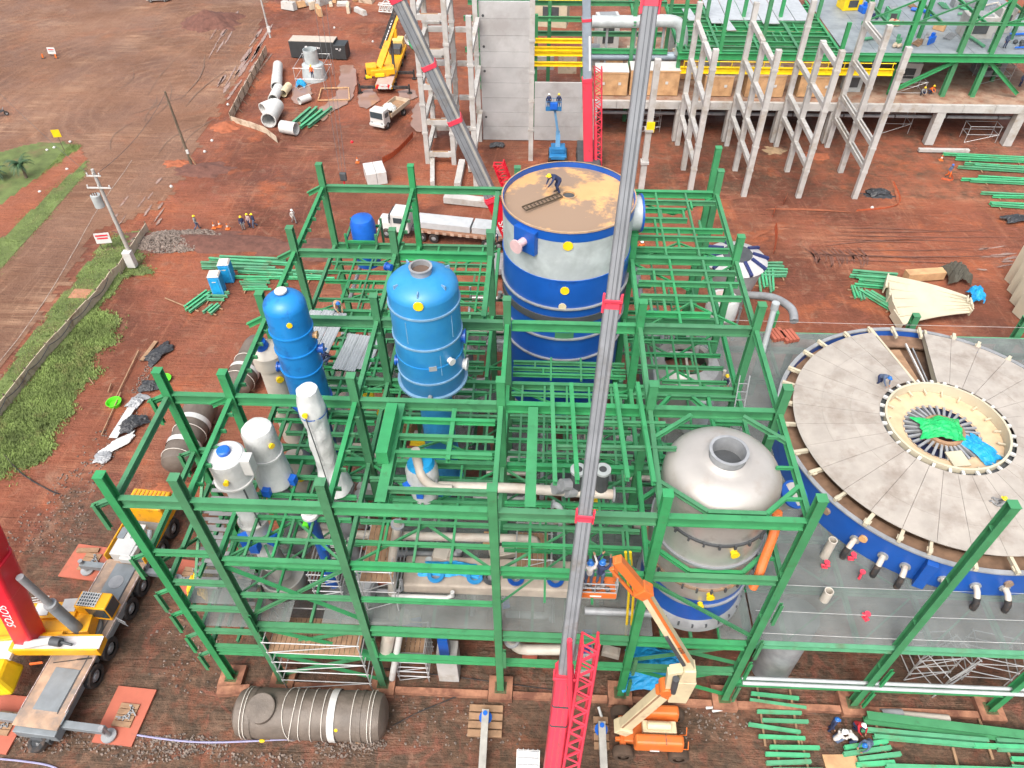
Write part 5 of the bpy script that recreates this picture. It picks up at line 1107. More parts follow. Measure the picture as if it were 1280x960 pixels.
m = M(O); m.bar(K2, N1, .48, .5, up=(0, -1, 0), w2=.4); mb = m.mk('main_boom', CREAM, JL, bevel=.03)
dn = (N1 - K2); m = M(O); m.bar(K2 + dn * .12 + V((.16, -.27, .06)), N1 + V((.14, -.24, .05)), .16, .02, up=(0, -1, 0)); m.mk('boom_stripe', ORANGE, mb)
m = M(O); m.bar(K2 + dn * .1 + V((-.1, -.3, -.06)), K2 + dn * .5 + V((-.1, -.28, -.06)), .16, .12, up=(0, -1, 0)); m.mk('hose_track', DGREY, mb)
tx = text('boom_lettering', '1350', .32, JL, (0, 0, 0), (0, 0, 0), BLACK); xx = -dn.normalized(); nrm = V((0, -1, 0)); nrm = (nrm - xx * nrm.dot(xx)).normalized(); yy = nrm.cross(xx)
tx.matrix_local = Matrix(((xx.x, yy.x, nrm.x, 0), (xx.y, yy.y, nrm.y, 0), (xx.z, yy.z, nrm.z, 0), (0, 0, 0, 1))); tx.location = K2 + dn * .3 + nrm * .3 - O + V((.16, 0, .05))
m = M(O); m.bar(N1, N2, .42, .42, up=(0, -1, 0)); m.bar(N1 + V((-.35, 0, -.45)), N2 + V((-.2, 0, -.75)), .14, .16, up=(0, -1, 0)); m.box(N1, (.6, .6, .7), 0, (1, 1), 0, .7); m.mk('fly_boom', ORANGE, JL, bevel=.04)
BK = GY(742, 734, Yj + .15); bw, bd_, bh = 1.9, 1.0, 1.15
m = M(O); m.bar(N2, BK + V((.9, .1, .9)), .2, .24); m.bar(N2 + V((-.1, 0, -.7)), BK + V((.9, .1, .5)), .12, .16); m.mk('jib', ORANGE, JL, bevel=.02)
m = M(O); m.box(BK + V((0, 0, .03)), (bw, bd_, .08)); bs = m.mk('basket_floor', ORANGE, JL)
m = M(O)
for x in (-bw / 2, 0, bw / 2):
    for y in (-bd_ / 2, bd_ / 2): m.cyl(BK + V((x, y, 0)), BK + V((x, y, bh)), .03, n=6)
for zz in (.45, .8, bh):
    for y in (-bd_ / 2, bd_ / 2): m.cyl(BK + V((-bw / 2, y, zz)), BK + V((bw / 2, y, zz)), .028, n=6)
    for x in (-bw / 2, bw / 2): m.cyl(BK + V((x, -bd_ / 2, zz)), BK + V((x, bd_ / 2, zz)), .028, n=6)
m.mk('basket_rail', GREY, bs)
m = M(O); m.box(BK + V((0, -bd_ / 2 - .02, .22)), (bw, .05, .36)); m.mk('kick_plate', ORANGE, bs); m = M(O); m.box(BK + V((.05, -bd_ / 2 - .05, .2)), (.5, .02, .09)); m.mk('basket_label', INK, bs)
m = M(O)
for i in range(7): m.ball(BK + V((-.6 + .2 * i, -.2 + .08 * (i % 3), .2)), .14, 6, 4)
m.mk('tool_clutter', mat('mixed_tools', (.2, .18, .17), .6, var=.9, scale=5), bs)
# ---- blue boom lift in front of the panels
q = G(697, 198); BL = thing('blue_boom_lift', 'small blue boom lift with raised basket in front of the concrete panels', 'boom lift', (q.x, q.y, 0)); O = BL.location.copy()
LBL = mat('lift_blue', (.02, .16, .36), .5, var=.15)
m = M(O); m.box(q + V((0, 0, .7)), (2.2, 2.6, .5)); m.box(q + V((0, .2, 1.3)), (1.8, 1.6, .7)); m.mk('chassis', LBL, BL, bevel=.08)
for x in (-1.05, 1.05):
    for y in (-.95, .95): wheel(BL, x, y, .45, .35, 1 if x > 0 else -1, WHITE)
bp_ = GY(692, 136, q.y); m = M(O); m.bar(q + V((-.1, 0, 1.4)), q + V((-.1, .3, 3.6)), .5, .4); m.bar(q + V((.15, 0, 1.6)), q + V((.1, .2, 3.2)), .25, .3); m.bar(q + V((-.05, .2, 3.2)), bp_ + V((.1, 0, .2)), .28, .34); m.mk('boom', mat('lift_boom_blue', (.12, .3, .5), .5), BL, bevel=.02)
m = M(O); m.box(bp_, (1.9, 1.0, .12)); m.box(bp_ + V((0, -.5, .25)), (1.9, .06, .5)); bs = m.mk('basket_floor', LBL, BL); m = M(O)
for x in (-.95, 0, .95):
    for y in (-.5, .5): m.cyl(bp_ + V((x, y, 0)), bp_ + V((x, y, 1.1)), .03, n=5)
for zz in (.6, 1.1):
    for y in (-.5, .5): m.cyl(bp_ + V((-.95, y, zz)), bp_ + V((.95, y, zz)), .03, n=5)
m.mk('basket_rail', LBL, bs)
m = M(O); m.box(bp_ + V((0, -.55, .6)), (.9, .3, .8)); m.mk('control_box', BLUE2, bs, bevel=.03)
# ---- yellow truck crane, back left
yc0 = G(481, 118); yc1 = G(500, 66); dyc = (yc1 - yc0); ang = math.atan2(dyc.y, dyc.x) - PI / 2
YC = thing('yellow_truck_crane', 'yellow truck crane with raised boom and black outriggers behind the dump truck', 'crane', (yc0.x, yc0.y, 0), ang)
Lc = dyc.length
m = M(); m.box((0, Lc / 2, 1.1), (2.5, Lc, .6)); m.mk('carrier_frame', YELLOW, YC, bevel=.05); m = M(); m.box((0, 2.5, 1.44), (2.4, 5, .1)); m.mk('deck', mat('crane_deck_pink', (.42, .3, .26), .7, var=.2), YC)
m = M(); m.box((-.2, Lc - 1.0, 1.9), (2.3, 2.0, 1.6)); m.mk('drive_cab', mat('pale_yellow', (.75, .5, .16), .5), YC, bevel=.1); m = M(); m.box((0, Lc - 3.4, 1.9), (1.8, 2.2, .9)); m.mk('engine_cover', DGREY, YC, bevel=.05)
for s_ in (-1, 1):
    for y in (1.6, 3.2, Lc - 5.4, Lc - 2.2): wheel(YC, s_ * 1.1, y, .55, .4, s_)
for y in (.3, 5.6):
    m = M(); m.box((0, y, .95), (7.6, .35, .35)); ob = m.mk('outrigger_beam', BLACK, YC)
    for x in (-3.7, 3.7): m = M(); m.cyl((x, y, .1), (x, y, 1.4), .14); m.cyl((x, y, .06), (x, y, .14), .4); m.mk('outrigger_jack', BLACK, ob)
STR = [RED, WHITE]
for i in range(6): m = M(); m.box((-1.0 + .4 * i, -.05, 1.15), (.28, .06, .7), 0, (1, 1), 0, .5); m.mk('rear_chevron', STR[i % 2], YC)
m = M(); m.box((0, -.08, 1.4), (1.2, .04, .3)); m.box((0, -.08, 1.0), (1.2, .04, .3)); m.mk('rear_plate', WHITE, YC)
m = M(); m.cyl((-.2, 3.6, 1.5), (-.2, 3.6, 1.8), 1.0, n=24); m.box((-.6, 3.4, 2.2), (3.6, 1.9, .9), .25); m.box((-2.2, 3.2, 2.5), (1.6, 1.8, 1.2), .25); m.mk('superstructure', YELLOW, YC, bevel=.12)
m = M(); m.box((-.9, 2.5, 1.9), (1.4, .6, .5), .2); m.box((-2.6, 2.5, 1.6), (.9, .5, .4), .2); m.mk('counterweight', YEL2, YC, bevel=.05)
YW = Matrix.LocRotScale(YC.location, YC.rotation_euler, None).inverted()
b0 = YW @ GY(474, 84, YC.location.y + 3.6); b1 = YW @ GY(497, 18, YC.location.y + 6.2); m = M(); boomsec(m, b0, b0.lerp(b1, .5), 1.0, 1.1); m.mk('boom_base', YELLOW, YC, bevel=.03)
m = M(); boomsec(m, b0.lerp(b1, .35) + V((-.55, -.1, 0)), b0.lerp(b1, 1.25) + V((-.45, -.1, 0)), .75, .9); m.mk('boom_black_panel', BLACK, YC); m = M(); boomsec(m, b0.lerp(b1, .45), b0.lerp(b1, 1.3), .8, .8); m.box(b0.lerp(b1, .68) + V((.4, 0, -.2)), (.7, .6, 1.2)); m.mk('boom_section', YELLOW, YC)
m = M(); m.cyl((.9, 4.6, 2.0), b0.lerp(b1, .5) + V((.4, .3, 0)), .22); m.mk('luffing_cylinder', DGREY, YC)
for i, q_ in enumerate(((.5, .55), (.55, .6), (.6, .65), (.65, .7), (.72, .77), (.78, .83), (.84, .88))): m = M(); m.bar(b0.lerp(b1, q_[0] + .05) + V((-.5, -.58, 0)), b0.lerp(b1, q_[1] + .04) + V((-.5, -.58, 0)), .3, .03); m.mk('boom_lettering', INK, YC)
# ================================================================ PRECAST CONCRETE FRAMES AND TOWER
UB = {}
def ubox(ma):
    if ma.name not in UB: UB[ma.name] = M().box((0, 0, .5), (1, 1, 1)).mesh('block', ma)
    return UB[ma.name]
def cb(nm, parent, a, s, ma=CONC, rz=0): return inst(ubox(ma), nm, parent, a, (0, 0, rz), s)
FL = [4.1, 7.0, 11.3, 15.7]
def precast(X, tops, levels, lab, dbl=False):
    t = thing('precast_frame', lab, 'concrete frame', (X, 60.6, 0), 0, 'precast concrete frames')
    ys = (0, 6.2, 12.8)
    for y, h in zip(ys, tops):
        cb('column', t, (0, y, -.05), (.6, .58, h))
        for z in FL:
            if z < h - .5: cb('corbel', t, (0, y, z - .75), (.68, .66, .24))
    for i, (rear, front) in enumerate(levels):
        z = FL[i]
        for a, b, on in ((0, 1, front), (1, 2, rear)):
            if not on: continue
            for dx in ((-.22, .22) if dbl else (0,)):
                cb('tie_beam', t, (dx, (ys[a] + ys[b]) / 2, z - .45), (.2 if dbl else .5, ys[b] - ys[a] - .58, .5))
    return t
precast(19.45, (17.2, 15.6, 17.7), ((1, 1), (1, 1), (1, 1), (1, 1)), 'first precast frame from the left, nearest the pink crane')
precast(25.95, (17.2, 15.6, 17.7), ((1, 1), (1, 1), (1, 1), (1, 1)), 'second precast frame from the left')
precast(32.45, (17.2, 15.9, 18.0), ((1, 1), (1, 1), (1, 1), (0, 1)), 'third precast frame from the left, one upper tie missing')
precast(39.1, (17.6, 17.6, 17.8), ((1, 1), (1, 1), (1, 0), (1, 0)), 'fourth precast frame with paired thin ties, rightmost', True)
for X, Y, h in ((13.6, 60.8, 16.0),):
    t = thing('precast_column', 'lone precast column half hidden behind the grey boom', 'concrete column', (X, Y, 0)); cb('shaft', t, (0, 0, 0), (.66, .62, h)); cb('corbel', t, (0, 0, 4), (.95, .95, .3)); cb('corbel', t, (0, 0, 8), (.95, .95, .3)); M().box((.1, -.4, 8.6), (.9, .1, 1.2)).mk('warning_board', YEL2, t)
TW = thing('concrete_tower', 'unfinished concrete tower with grey wall panels at the top centre', 'tower', (-6.5, 68, 0))
def tb_(nm, x, y, z, sx_, sy_, sz, ma=CONC): return cb(nm, TW, (x + 6.5, y - 68, z), (sx_, sy_, sz), ma)
for x, y, h in ((-13.15, 67.4, 21), (-9.75, 67.2, 21), (-13.15, 74.5, 21), (-6.45, 61.4, 20), (.05, 68.6, 21), (-6.9, 73.6, 21), (-9.9, 74.5, 21), (6.7, 74.3, 9)):
    tb_('column', x, y, -.05, .58, .56, h)
    for z in (4, 7.6, 11.2, 14.8):
        if z < h - 2: tb_('corbel', x, y, z, .72, .7, .28)
for py in (190, 150, 106, 62, 18):
    z = GY(551, py, 67.3).z
    tb_('beam', -11.45, 67.3, z - .55, 2.75, .5, .6); tb_('beam', -11.5, 74.5, z - .55, 2.7, .5, .6); tb_('beam', -13.15, 71, z - .5, .5, 6.4, .55); tb_('beam', -9.78, 70.9, z - .5, .45, 6.6, .55); tb_('beam', -8.35, 74.3, z - .5, 2.2, .45, .55)
    for k in range(3): tb_('stair_flight', -11.4 + .2 * k, 69.5 + k * 1.4, z - 1.6 - .5 * k, 1.6, 1.3, .25)
    M().box((5.0 - 9.95, -.68, z + .05), (2.0, .3, .06)).mk('plank', WOOD, TW)
for z in (3.8, 9.5, 15.2): tb_('beam', -6.6, 67.5, z, .5, 11.6, .6)
nP = 9
for i in range(nP): tb_('wall_panel', -3.4, 74.0 - (i % 2) * .02, i * 1.93 + .02, 6.2, .3, 1.9, CONCP)
for i in range(4): tb_('wall_panel', 3.4, 74.1 - (i % 2) * .02, i * 1.95 + .02, 6.1, .3, 1.92, CONCP)
for z, x in ((3.2, -6.0), (9.2, -6.0), (12.2, -6.0), (15.8, -6.0)): M().cyl((x + 6.5, 5.82, z), (x + 6.5, 5.86, z), .16, n=12).mk('lifting_hole', DGREY, TW)
YB = thing('yellow_gantry', 'four stacked yellow beams right of the tall grey panels', 'gantry', (3.4, 75.5, 0))
for py in (51, 61, 67, 80): z = GY(698, py, 75.5).z; ibeam(YB, 'beam', (-3.2, 0, z), (3.2, 0, z), .4, .5, YEL2)
for x in (-3, 3): inst(HCOL, 'post', YB, (x, .4, .3), (0, 0, 0), (.4, .4, 15))
# precast pieces lying on the ground
def lying(px0, py0, px1, py1, w_, h, lab, nm='precast_beam', ma=CONC, z=.1, grp=None):
    a, b = G(px0, py0), G(px1, py1); c = (a + b) / 2; m = M(c); m.bar(a + V((0, 0, z + h / 2)), b + V((0, 0, z + h / 2)), w_, h); o = m.mk(nm, ma, bevel=.02); o.location = c; tag(o, lab, 'beam', grp); return o
lying(541, 200, 541, 234, .55, .7, 'white precast beam lying upright in view left of the tower legs'); lying(578, 206, 572, 236, .8, .7, 'longer pale precast beam beside the leaning grey boom'); lying(586, 196, 588, 216, .5, .6, 'short pale precast beam at the foot of the tower')
lying(556, 252, 612, 258, 1.1, .8, 'pale concrete beam lying behind the flatbed truck'); lying(1147, 190, 1210, 191, .5, .4, 'thin grey precast beam lying before the raised platform')
q = G(470, 224); t = thing('concrete_block', 'white concrete block standing on the red ground near the frame corner', 'block', (q.x, q.y, 0), .35); M().box((-.62, 0, .8), (1.2, 3.0, 1.6)).mk('half_block', WHITE, t, bevel=.04); M().box((.62, 0, .8), (1.2, 3.0, 1.6)).mk('half_block', WHITE, t, bevel=.04)
# ================================================================ RAISED PLATFORM, CRATES, FAR GREEN DECKS
PF = thing('raised_platform', 'long raised concrete platform on stub columns behind the precast frames', 'platform', (36, 74.3, 0))
def pf(nm, x, y, z, sx_, sy_, sz, ma=CONC): return cb(nm, PF, (x - 36, y - 74.3, z), (sx_, sy_, sz), ma)
for i in range(15): pf('edge_beam', 9 + 4.0 * i, 74.4, 4.45, 3.96, .5, .95)
pf('slab', 37, 87.0, 5.05, 60, 24.5, .25, mat('dusty_slab', (.3, .2, .14), .9, var=.3, scale=.6, dirt=(.22, .1, .06), dirt_amt=.4))
for x in (8, 13.5, 19.4, 26, 32.4, 39.2, 52.6, 62.7):
    pf('stub_column', x, 74.7, 0, 1.1, 1.0, 4.4); pf('stub_column', x, 86, 0, 1.0, 1.0, 5.0)
for i in range(9): M().cyl((-28 + i * 6.6, 1.4, 3.2), (-21.6 + i * 6.6, 1.4, 3.2), .22, n=10).mk('under_pipe', GREY, PF)
cr = [(743, 783, 120, 3.0), (786, 846, 120, 3.2), (878, 913, 121, 2.6), (930, 977, 122, 2.8), (995, 1040, 122, 2.6), (848, 876, 100, 2.6), (1003, 1040, 95, 2.2)]
for i, (xa, xb, py, h) in enumerate(cr):
    a, b = G(xa, py, 5.3), G(xb, py, 5.3); Wd = b.x - a.x; c = (a + b) / 2
    t = thing('plywood_crate', ['plywood crate with white cover next to the pink crane', 'wide plywood crate with white cover behind the grey boom', 'plywood crate behind the first precast frame', 'plywood crate behind the second precast frame', 'plywood crate behind the third precast frame', 'small plywood crate in the second row of crates', 'rear plywood crate under the green deck'][i], 'crate', (c.x, c.y + 1.4, 5.3), 0, 'crates on the platform')
    M().box((0, 0, h / 2 + .1), (Wd, 2.8, h)).mk('body', CRATE, t); M().box((0, 0, h + .13), (Wd + .1, 2.9, .06)).mk('lid_cover', WHITE if i < 2 else mat('pinkish_lid2', (.5, .4, .35), .7, var=.2), t)
    for k in range(max(2, int(Wd / 1.3)) + 1): M().box((-Wd / 2 + .08 + k * (Wd - .16) / max(2, int(Wd / 1.3)), -1.43, h / 2 + .1), (.14, .06, h)).mk('batten', CRATE, t)
    for z in (.2, h): M().box((0, -1.45, z), (Wd, .05, .16)).mk('batten', CRATE, t)
    for k in range(2): M().box((-Wd / 2 + Wd * (k + .5) / 2, -1.48, h * .55), (.35, .02, .35)).mk('shipping_mark', WHITE, t)
ZG = 10.5
GD = thing('green_deck', 'far green joist deck with white roof sheets above the crates', 'steel deck', (28.5, 77, 5.3))
o_ = V((28.5, 77, 5.3))
def gd(nm, a, b, w_, h, ma=GREEN): return ibeam(GD, nm, a, b, w_, h, ma, o_)
for i in range(11): gd('joist', (18.6, 77 + 2.2 * i * .78, ZG), (38.6, 77 + 2.2 * i * .78, ZG), .3, .45 if i % 3 else .7)
for x in (18.6, 23.6, 28.6, 33.6, 38.6): gd('girder', (x, 77, ZG + .05), (x, 96, ZG + .05), .34, .5); inst(HCOL, 'column', GD, (x - 28.5, 0, 0), (0, 0, 0), (.45, .45, 16.5 if x < 38 else 9)); inst(HCOL, 'column', GD, (x - 28.5, 12, 0), (0, 0, 0), (.45, .45, 15))
for i in range(8):
    for k in range(2): gd('stringer', (19.5 + 2.4 * i + k, 77.3 + 3.4 * (i % 4), ZG + .08), (19.5 + 2.4 * i + k, 80.6 + 3.4 * (i % 4), ZG + .08), .2, .25)
gd('edge_beam', (18.4, 76.6, ZG - .2), (66, 76.6, ZG - .2), .4, .8)
gd('edge_beam', (18.8, 76.2, 8.7), (45.5, 76.2, 8.7), .4, .8, YEL2)
for i in range(14): M().cyl((-9.3 + 2 * i, -.9, 3.3), (-9.3 + 2 * i, -.9, 4.6), .05, n=6).mk('rail_post', YEL2, GD)
M().cyl((-9.3, -.9, 4.5), (17, -.9, 4.5), .06, n=6).mk('hand_rail', YEL2, GD)
for i in range(6):
    M().box((-3.5 + 2.3 * i, 15.5, ZG - 5.3 + .35), (2.2, 9.5 if i % 3 else 12, .08)).mk('roof_sheet', CORR, GD)
for x, y in ((-7.2, 12.5), (-2.6, 8.9)): M().box((x, y, ZG - 5.3 + .42), (1.2, 4.5, .08), .1).mk('roof_sheet', CORR, GD)
RD = thing('equipment_deck', 'far right green framed deck with grey floor and scattered gear', 'steel deck', (52, 77, 5.3)); o2 = V((52, 77, 5.3))
def rd(nm, a, b, w_, h, ma=GREEN): return ibeam(RD, nm, a, b, w_, h, ma, o2)
gratings_m = mat('grey_floor_plate', (.27, .3, .32), .5, .2, var=.2, scale=.7)
for i in range(7):
    for j in range(5): M().box((-11 + 4 * i, 2 + 4 * j, ZG - 5.3 + .25), (3.96, 3.96, .06)).mk('floor_plate', gratings_m, RD)
for x in (46.5, 53.2, 57.0, 66): inst(HCOL, 'column', RD, (x - 52, .2, 0), (0, 0, 0), (.6, .6, 15.5))
for x in (46.5, 53.2, 60, 66): inst(HCOL, 'column', RD, (x - 52, 12, 0), (0, 0, 0), (.5, .5, 15))
for a, b in (((53.2, 76.9, ZG - .5), (46.2, 76.9, 5.8)), ((57, 76.9, ZG - .5), (62.5, 76.9, 5.8)), ((40, 77.5, 17.4), (66, 77.5, 17.4)), ((40, 90, 17), (66, 90, 17))): rd('brace' if a[2] < 11 else 'beam', a, b, .34, .45)
for x in (46.5, 53.2, 60): rd('beam', (x, 77, 17.3), (x, 92, 17.3), .34, .5)
# things standing on the far decks
rg = random.Random(11)
labs = []
def gear(px, py, z, s, ma, lab, nm='equipment_box', cat='equipment'):
    q = G(px, py, z); t = thing(nm, lab, cat, (q.x, q.y, z), rg.uniform(-.2, .2)); M().box((0, 0, s[2] / 2), s).mk('casing', ma, t, bevel=.05); M().box((0, 0, s[2] + .06), (s[0] * .7, s[1] * .7, .12)).mk('top_plate', GREY, t); M().box((0, -s[1] / 2 - .03, s[2] * .5), (s[0] * .5, .06, s[2] * .5)).mk('door', DGREY, t); return t
gear(1216, 44, ZG + .3, (3.6, 2.6, 2.6), CONC, 'tall pale cabinet on the far right deck'); gear(1247, 38, ZG + .3, (2.0, 2, 3), CONC, 'second pale cabinet beside the tall one on the far deck'); gear(1060, 10, ZG + .3, (2.6, 2.2, 1.8), YEL2, 'yellow caged unit on the far deck'); gear(1112, 26, ZG + .3, (1.6, 1.6, 1.6), GREEN2, 'green pump block on the far deck'); gear(1200, 8, ZG + .3, (2.4, 1.4, 1.0), GREY, 'low grey unit at the top edge of the far deck')
gear(1232, 92, 5.3, (3.4, 2.4, 3.6), GREY, 'grey cabinet under the far right deck'); gear(1130, 100, 5.3, (2.8, 2, 2.6), WHITE, 'white scaffold wrapped unit under the far deck'); gear(1062, 112, 5.3, (2.2, 1.6, 2.6), GALV, 'galvanised box right of the crates'); gear(845, 60, 5.3, (2.4, 2, 3.6), GALV, 'tall pale duct box beside the green deck'); gear(757, 60, 5.3, (3.2, 2.6, 4.6), WHITE, 'white louvred unit with dark cross under the pale pipe'); gear(690, 30, 5.3, (5, 3, 4), mat('beige_unit', (.5, .42, .3), .7), 'beige unit behind the yellow beams', 'process_unit'); gear(616, 5, 5.3, (3, 3, 5), GREEN2, 'green unit behind the tower top')
q0 = GY(740, 27, 80); q1 = GY(842, 27, 80); t = thing('pale_duct', 'thick pale pipe crossing behind the grey boom at the top', 'pipe', q0); m = M(q0); m.tube(bez([q0, q0.lerp(q1, .5), q1, q1 + V((1.3, 0, -1.5)), q1 + V((1.4, 0, -4))], 6), .75, 18); m.mk('pipe_run', GALV, t, smooth=True); m = M(q0); m.tube([q0 + V((0, .5, -4.5)), q1 + V((2, .5, -4.5))], .55, 14); m.mk('lower_pipe_run', BLG, t, smooth=True)
for k in range(3): m = M(q0); p = q0.lerp(q1, .2 + .35 * k); m.bar(p + V((0, .3, -.7)), V((p.x, p.y + .3, .2)), .3); m.mk('pipe_support', GREY, t)
FB = thing('far_steelwork', 'green posts and rails of far steelwork above the crates', 'steelwork', (13, 84, 0)); of = V((13, 84, 0))
for x, y, h in ((2, 84, 19), (6.8, 80, 16), (12.8, 80, 17), (16.4, 86, 19), (-1.5, 84, 20), (-8, 90, 18)): inst(HCOL, 'column', FB, (x - 13, y - 84, 0), (0, 0, 0), (.5, .5, h))
for z in (9.5, 13.4, 16.5):
    for y in (80, 86): ibeam(FB, 'beam', (-9, y, z), (17.5, y, z), .35, .6, GREEN, of)
for x in (2, 6.8, 12.8): ibeam(FB, 'beam', (x, 79, 13.2), (x, 92, 13.2), .3, .5, GREEN, of)
for k in range(3): ibeam(FB, 'beam', (.5, 82 + 2 * k, 15.2), (6.3, 82 + 2 * k, 15.2), .3, .4, YEL2, of)
for k in range(8): M().box((-11.5 + 3.2 * k, 3, 5.5), (2.6, 2.4, 1.8 + (k * 7 % 5) * .5)).mk('machine_block', (CONC, BOARD, GREY, CRATE, IVORY)[k % 5], FB)
# ================================================================ VEHICLES
def truckcab(t, x, y, w_, L_, h, ma, bonnet=0, z0=.7):
    m = M(); m.box((x, y, z0 + h / 2), (L_, w_, h), 0, (.9, .94)); c = m.mk('cab', ma, t, bevel=.1)
    return c
# flatbed lorry with slabs
a = G(474, 296); b = G(640, 314); d = b - a; ang = math.atan2(d.y, d.x)
t = thing('flatbed_truck', 'white bonneted lorry with long flatbed carrying grey slabs', 'truck', (a.x, a.y + 1.2, 0), ang)
m = M(); m.box((.9, 0, 1.35), (1.7, 2.0, 1.1), 0, (.92, .86)); m.mk('bonnet', WHITE, t, bevel=.18); m = M(); m.box((2.7, 0, 1.95), (2.2, 2.4, 2.3), 0, (.86, .9)); c_ = m.mk('cab', WHITE, t, bevel=.14)
m = M(); m.box((1.62, 0, 2.45), (.06, 1.9, .75), 0, (1, 1), 0, -.25); m.mk('windscreen', GLASS, c_)
for s_ in (-1, 1): m = M(); m.box((2.6, s_ * 1.17, 2.35), (1.0, .05, .65)); m.mk('side_window', GLASS, c_); m = M(); m.box((.35, s_ * .8, 1.2), (.1, .3, .25)); m.mk('headlight', GREY, t); m = M(); m.cyl((1.7, s_ * 1.35, 2.1), (1.7, s_ * 1.35, 2.9), .08); m.mk('mirror', DGREY, t)
m = M(); m.box((.15, 0, .75), (.2, 2.3, .4)); m.mk('bumper', WHITE, t, bevel=.04); m = M(); m.box((9, 0, .95), (15.5, .9, .35)); m.mk('chassis', DGREY, t)
m = M(); m.box((10.9, 0, 1.35), (12.2, 2.5, .22)); m.mk('bed', mat('rusty_bed', (.25, .13, .08), .8, var=.35, scale=1.5), t)
for k in range(14): m = M(); m.box((5.3 + .87 * k, -1.27, 1.35), (.4, .05, .3)); m.mk('side_rail', mat('worn_pale_rail', (.42, .3, .23), .8, var=.3), t)
for x in (1.1, 5.2, 6.6, 12.6, 14.0, 15.4):
    for s_ in (-1, 1): w_ = wheel(t, x, s_ * 1.1, .55, .36, 1 if s_ < 0 else -1, GREY); w_.rotation_euler = (0, 0, -PI / 2 if s_ < 0 else PI / 2)
for k, (x, L_) in enumerate(((7.6, 6.2), (13.6, 5.4))): m = M(); m.box((x, .15, 1.85), (L_, 1.9, .75)); o = m.mk('concrete_slab', mat('slab_grey', (.42, .44, .45), .7, var=.1), None, bevel=.02); o.location = t.location; o.rotation_euler = t.rotation_euler; o.location.z += .02; tag(o, ['grey concrete slab on the flatbed just behind the cab', 'grey concrete slab on the rear of the flatbed'][k], 'slab')
# dump truck
a = G(472, 163); b = G(516, 128); d = b - a; ang = math.atan2(d.y, d.x)
t = thing('dump_truck', 'small white truck with loaded bed facing the camera by the yellow crane', 'truck', a, ang)
m = M(); m.box((.95, 0, 1.65), (1.7, 2.3, 2.1), 0, (.86, .94)); c_ = m.mk('cab', WHITE, t, bevel=.14); m = M(); m.box((.14, 0, 2.05), (.05, 1.9, .8), 0, (1, 1), 0, .1); m.mk('windscreen', GLASS, c_)
for s_ in (-1, 1): m = M(); m.box((1.0, s_ * 1.13, 2.0), (.8, .05, .6)); m.mk('side_window', GLASS, c_); m = M(); m.box((.08, s_ * .8, 1.05), (.05, .3, .2)); m.mk('headlight', GREY, c_)
m = M(); m.box((.05, 0, .72), (.2, 2.3, .35)); m.mk('bumper', WHITE, t); m = M(); m.box((4, 0, .9), (6.4, .9, .3)); m.mk('chassis', DGREY, t)
m = M(); m.box((4.5, 0, 1.2), (5.0, 2.4, .15)); 
m.mk('bed_floor', WOOD, t)
for s_ in (-1, 1): m = M(); m.box((4.5, s_ * 1.2, 1.5), (5.0, .08, .55)); m.mk('bed_side', BOARD, t)
m = M(); m.box((7.0, 0, 1.5), (.08, 2.4, .55)); m.mk('tailgate', BOARD, t)
for x in (1.0, 5.4): 
    for s_ in (-1, 1): w_ = wheel(t, x, s_ * 1.0, .48, .34, 1 if s_ < 0 else -1, GREY); w_.rotation_euler = (0, 0, -PI / 2 if s_ < 0 else PI / 2)
lo = tarp('white_bag', 'white bulk bag on the bed of the small truck', (a + (d.normalized() * 3.4)) + V((0, 0, 1.3)), 1.2, 1.1, 1.0, PLASTIC, 5); lo['category'] = 'bag'
# container with white lettering
t = thing('shipping_container', 'black shipping container with white lettering behind the caged cylinder', 'container', (-35.9, 101.8, 0), -.05)
M().box((0, 0, 1.35), (7.4, 2.5, 2.55)).mk('body', CONT, t, bevel=.03); M().box((0, 0, 2.66), (7.3, 2.4, .06)).mk('roof_sheet', mat('beige_roof', (.42, .36, .3), .7, var=.12), t)
M().box((4.6, -.3, 1.2), (1.9, 2.4, 2.2)).mk('side_unit', CONT, t, bevel=.05)
M().cyl((-.9, -1.27, 1.75), (-.9, -1.29, 1.75), .24, n=18).mk('logo', INK, t)
for k, (x, z, w_, h) in enumerate(((-.45, 1.75, .22, .3), (-.12, 1.72, .2, .24), (.16, 1.72, .2, .24), (.44, 1.72, .2, .24), (.72, 1.75, .14, .3), (.95, 1.72, .2, .24), (1.2, 1.72, .2, .24), (-.2, 1.25, .3, .16), (.15, 1.25, .24, .16), (.48, 1.25, .3, .16), (.0, .98, .4, .14), (.5, .98, .3, .14), (4.2, 1.75, .5, .12), (4.75, 1.75, .3, .12), (4.6, 1.5, .4, .08))): M().box((x, -1.28 if x < 3 else -1.53, z), (w_ * .8, .02, h)).mk('lettering', INK, t)
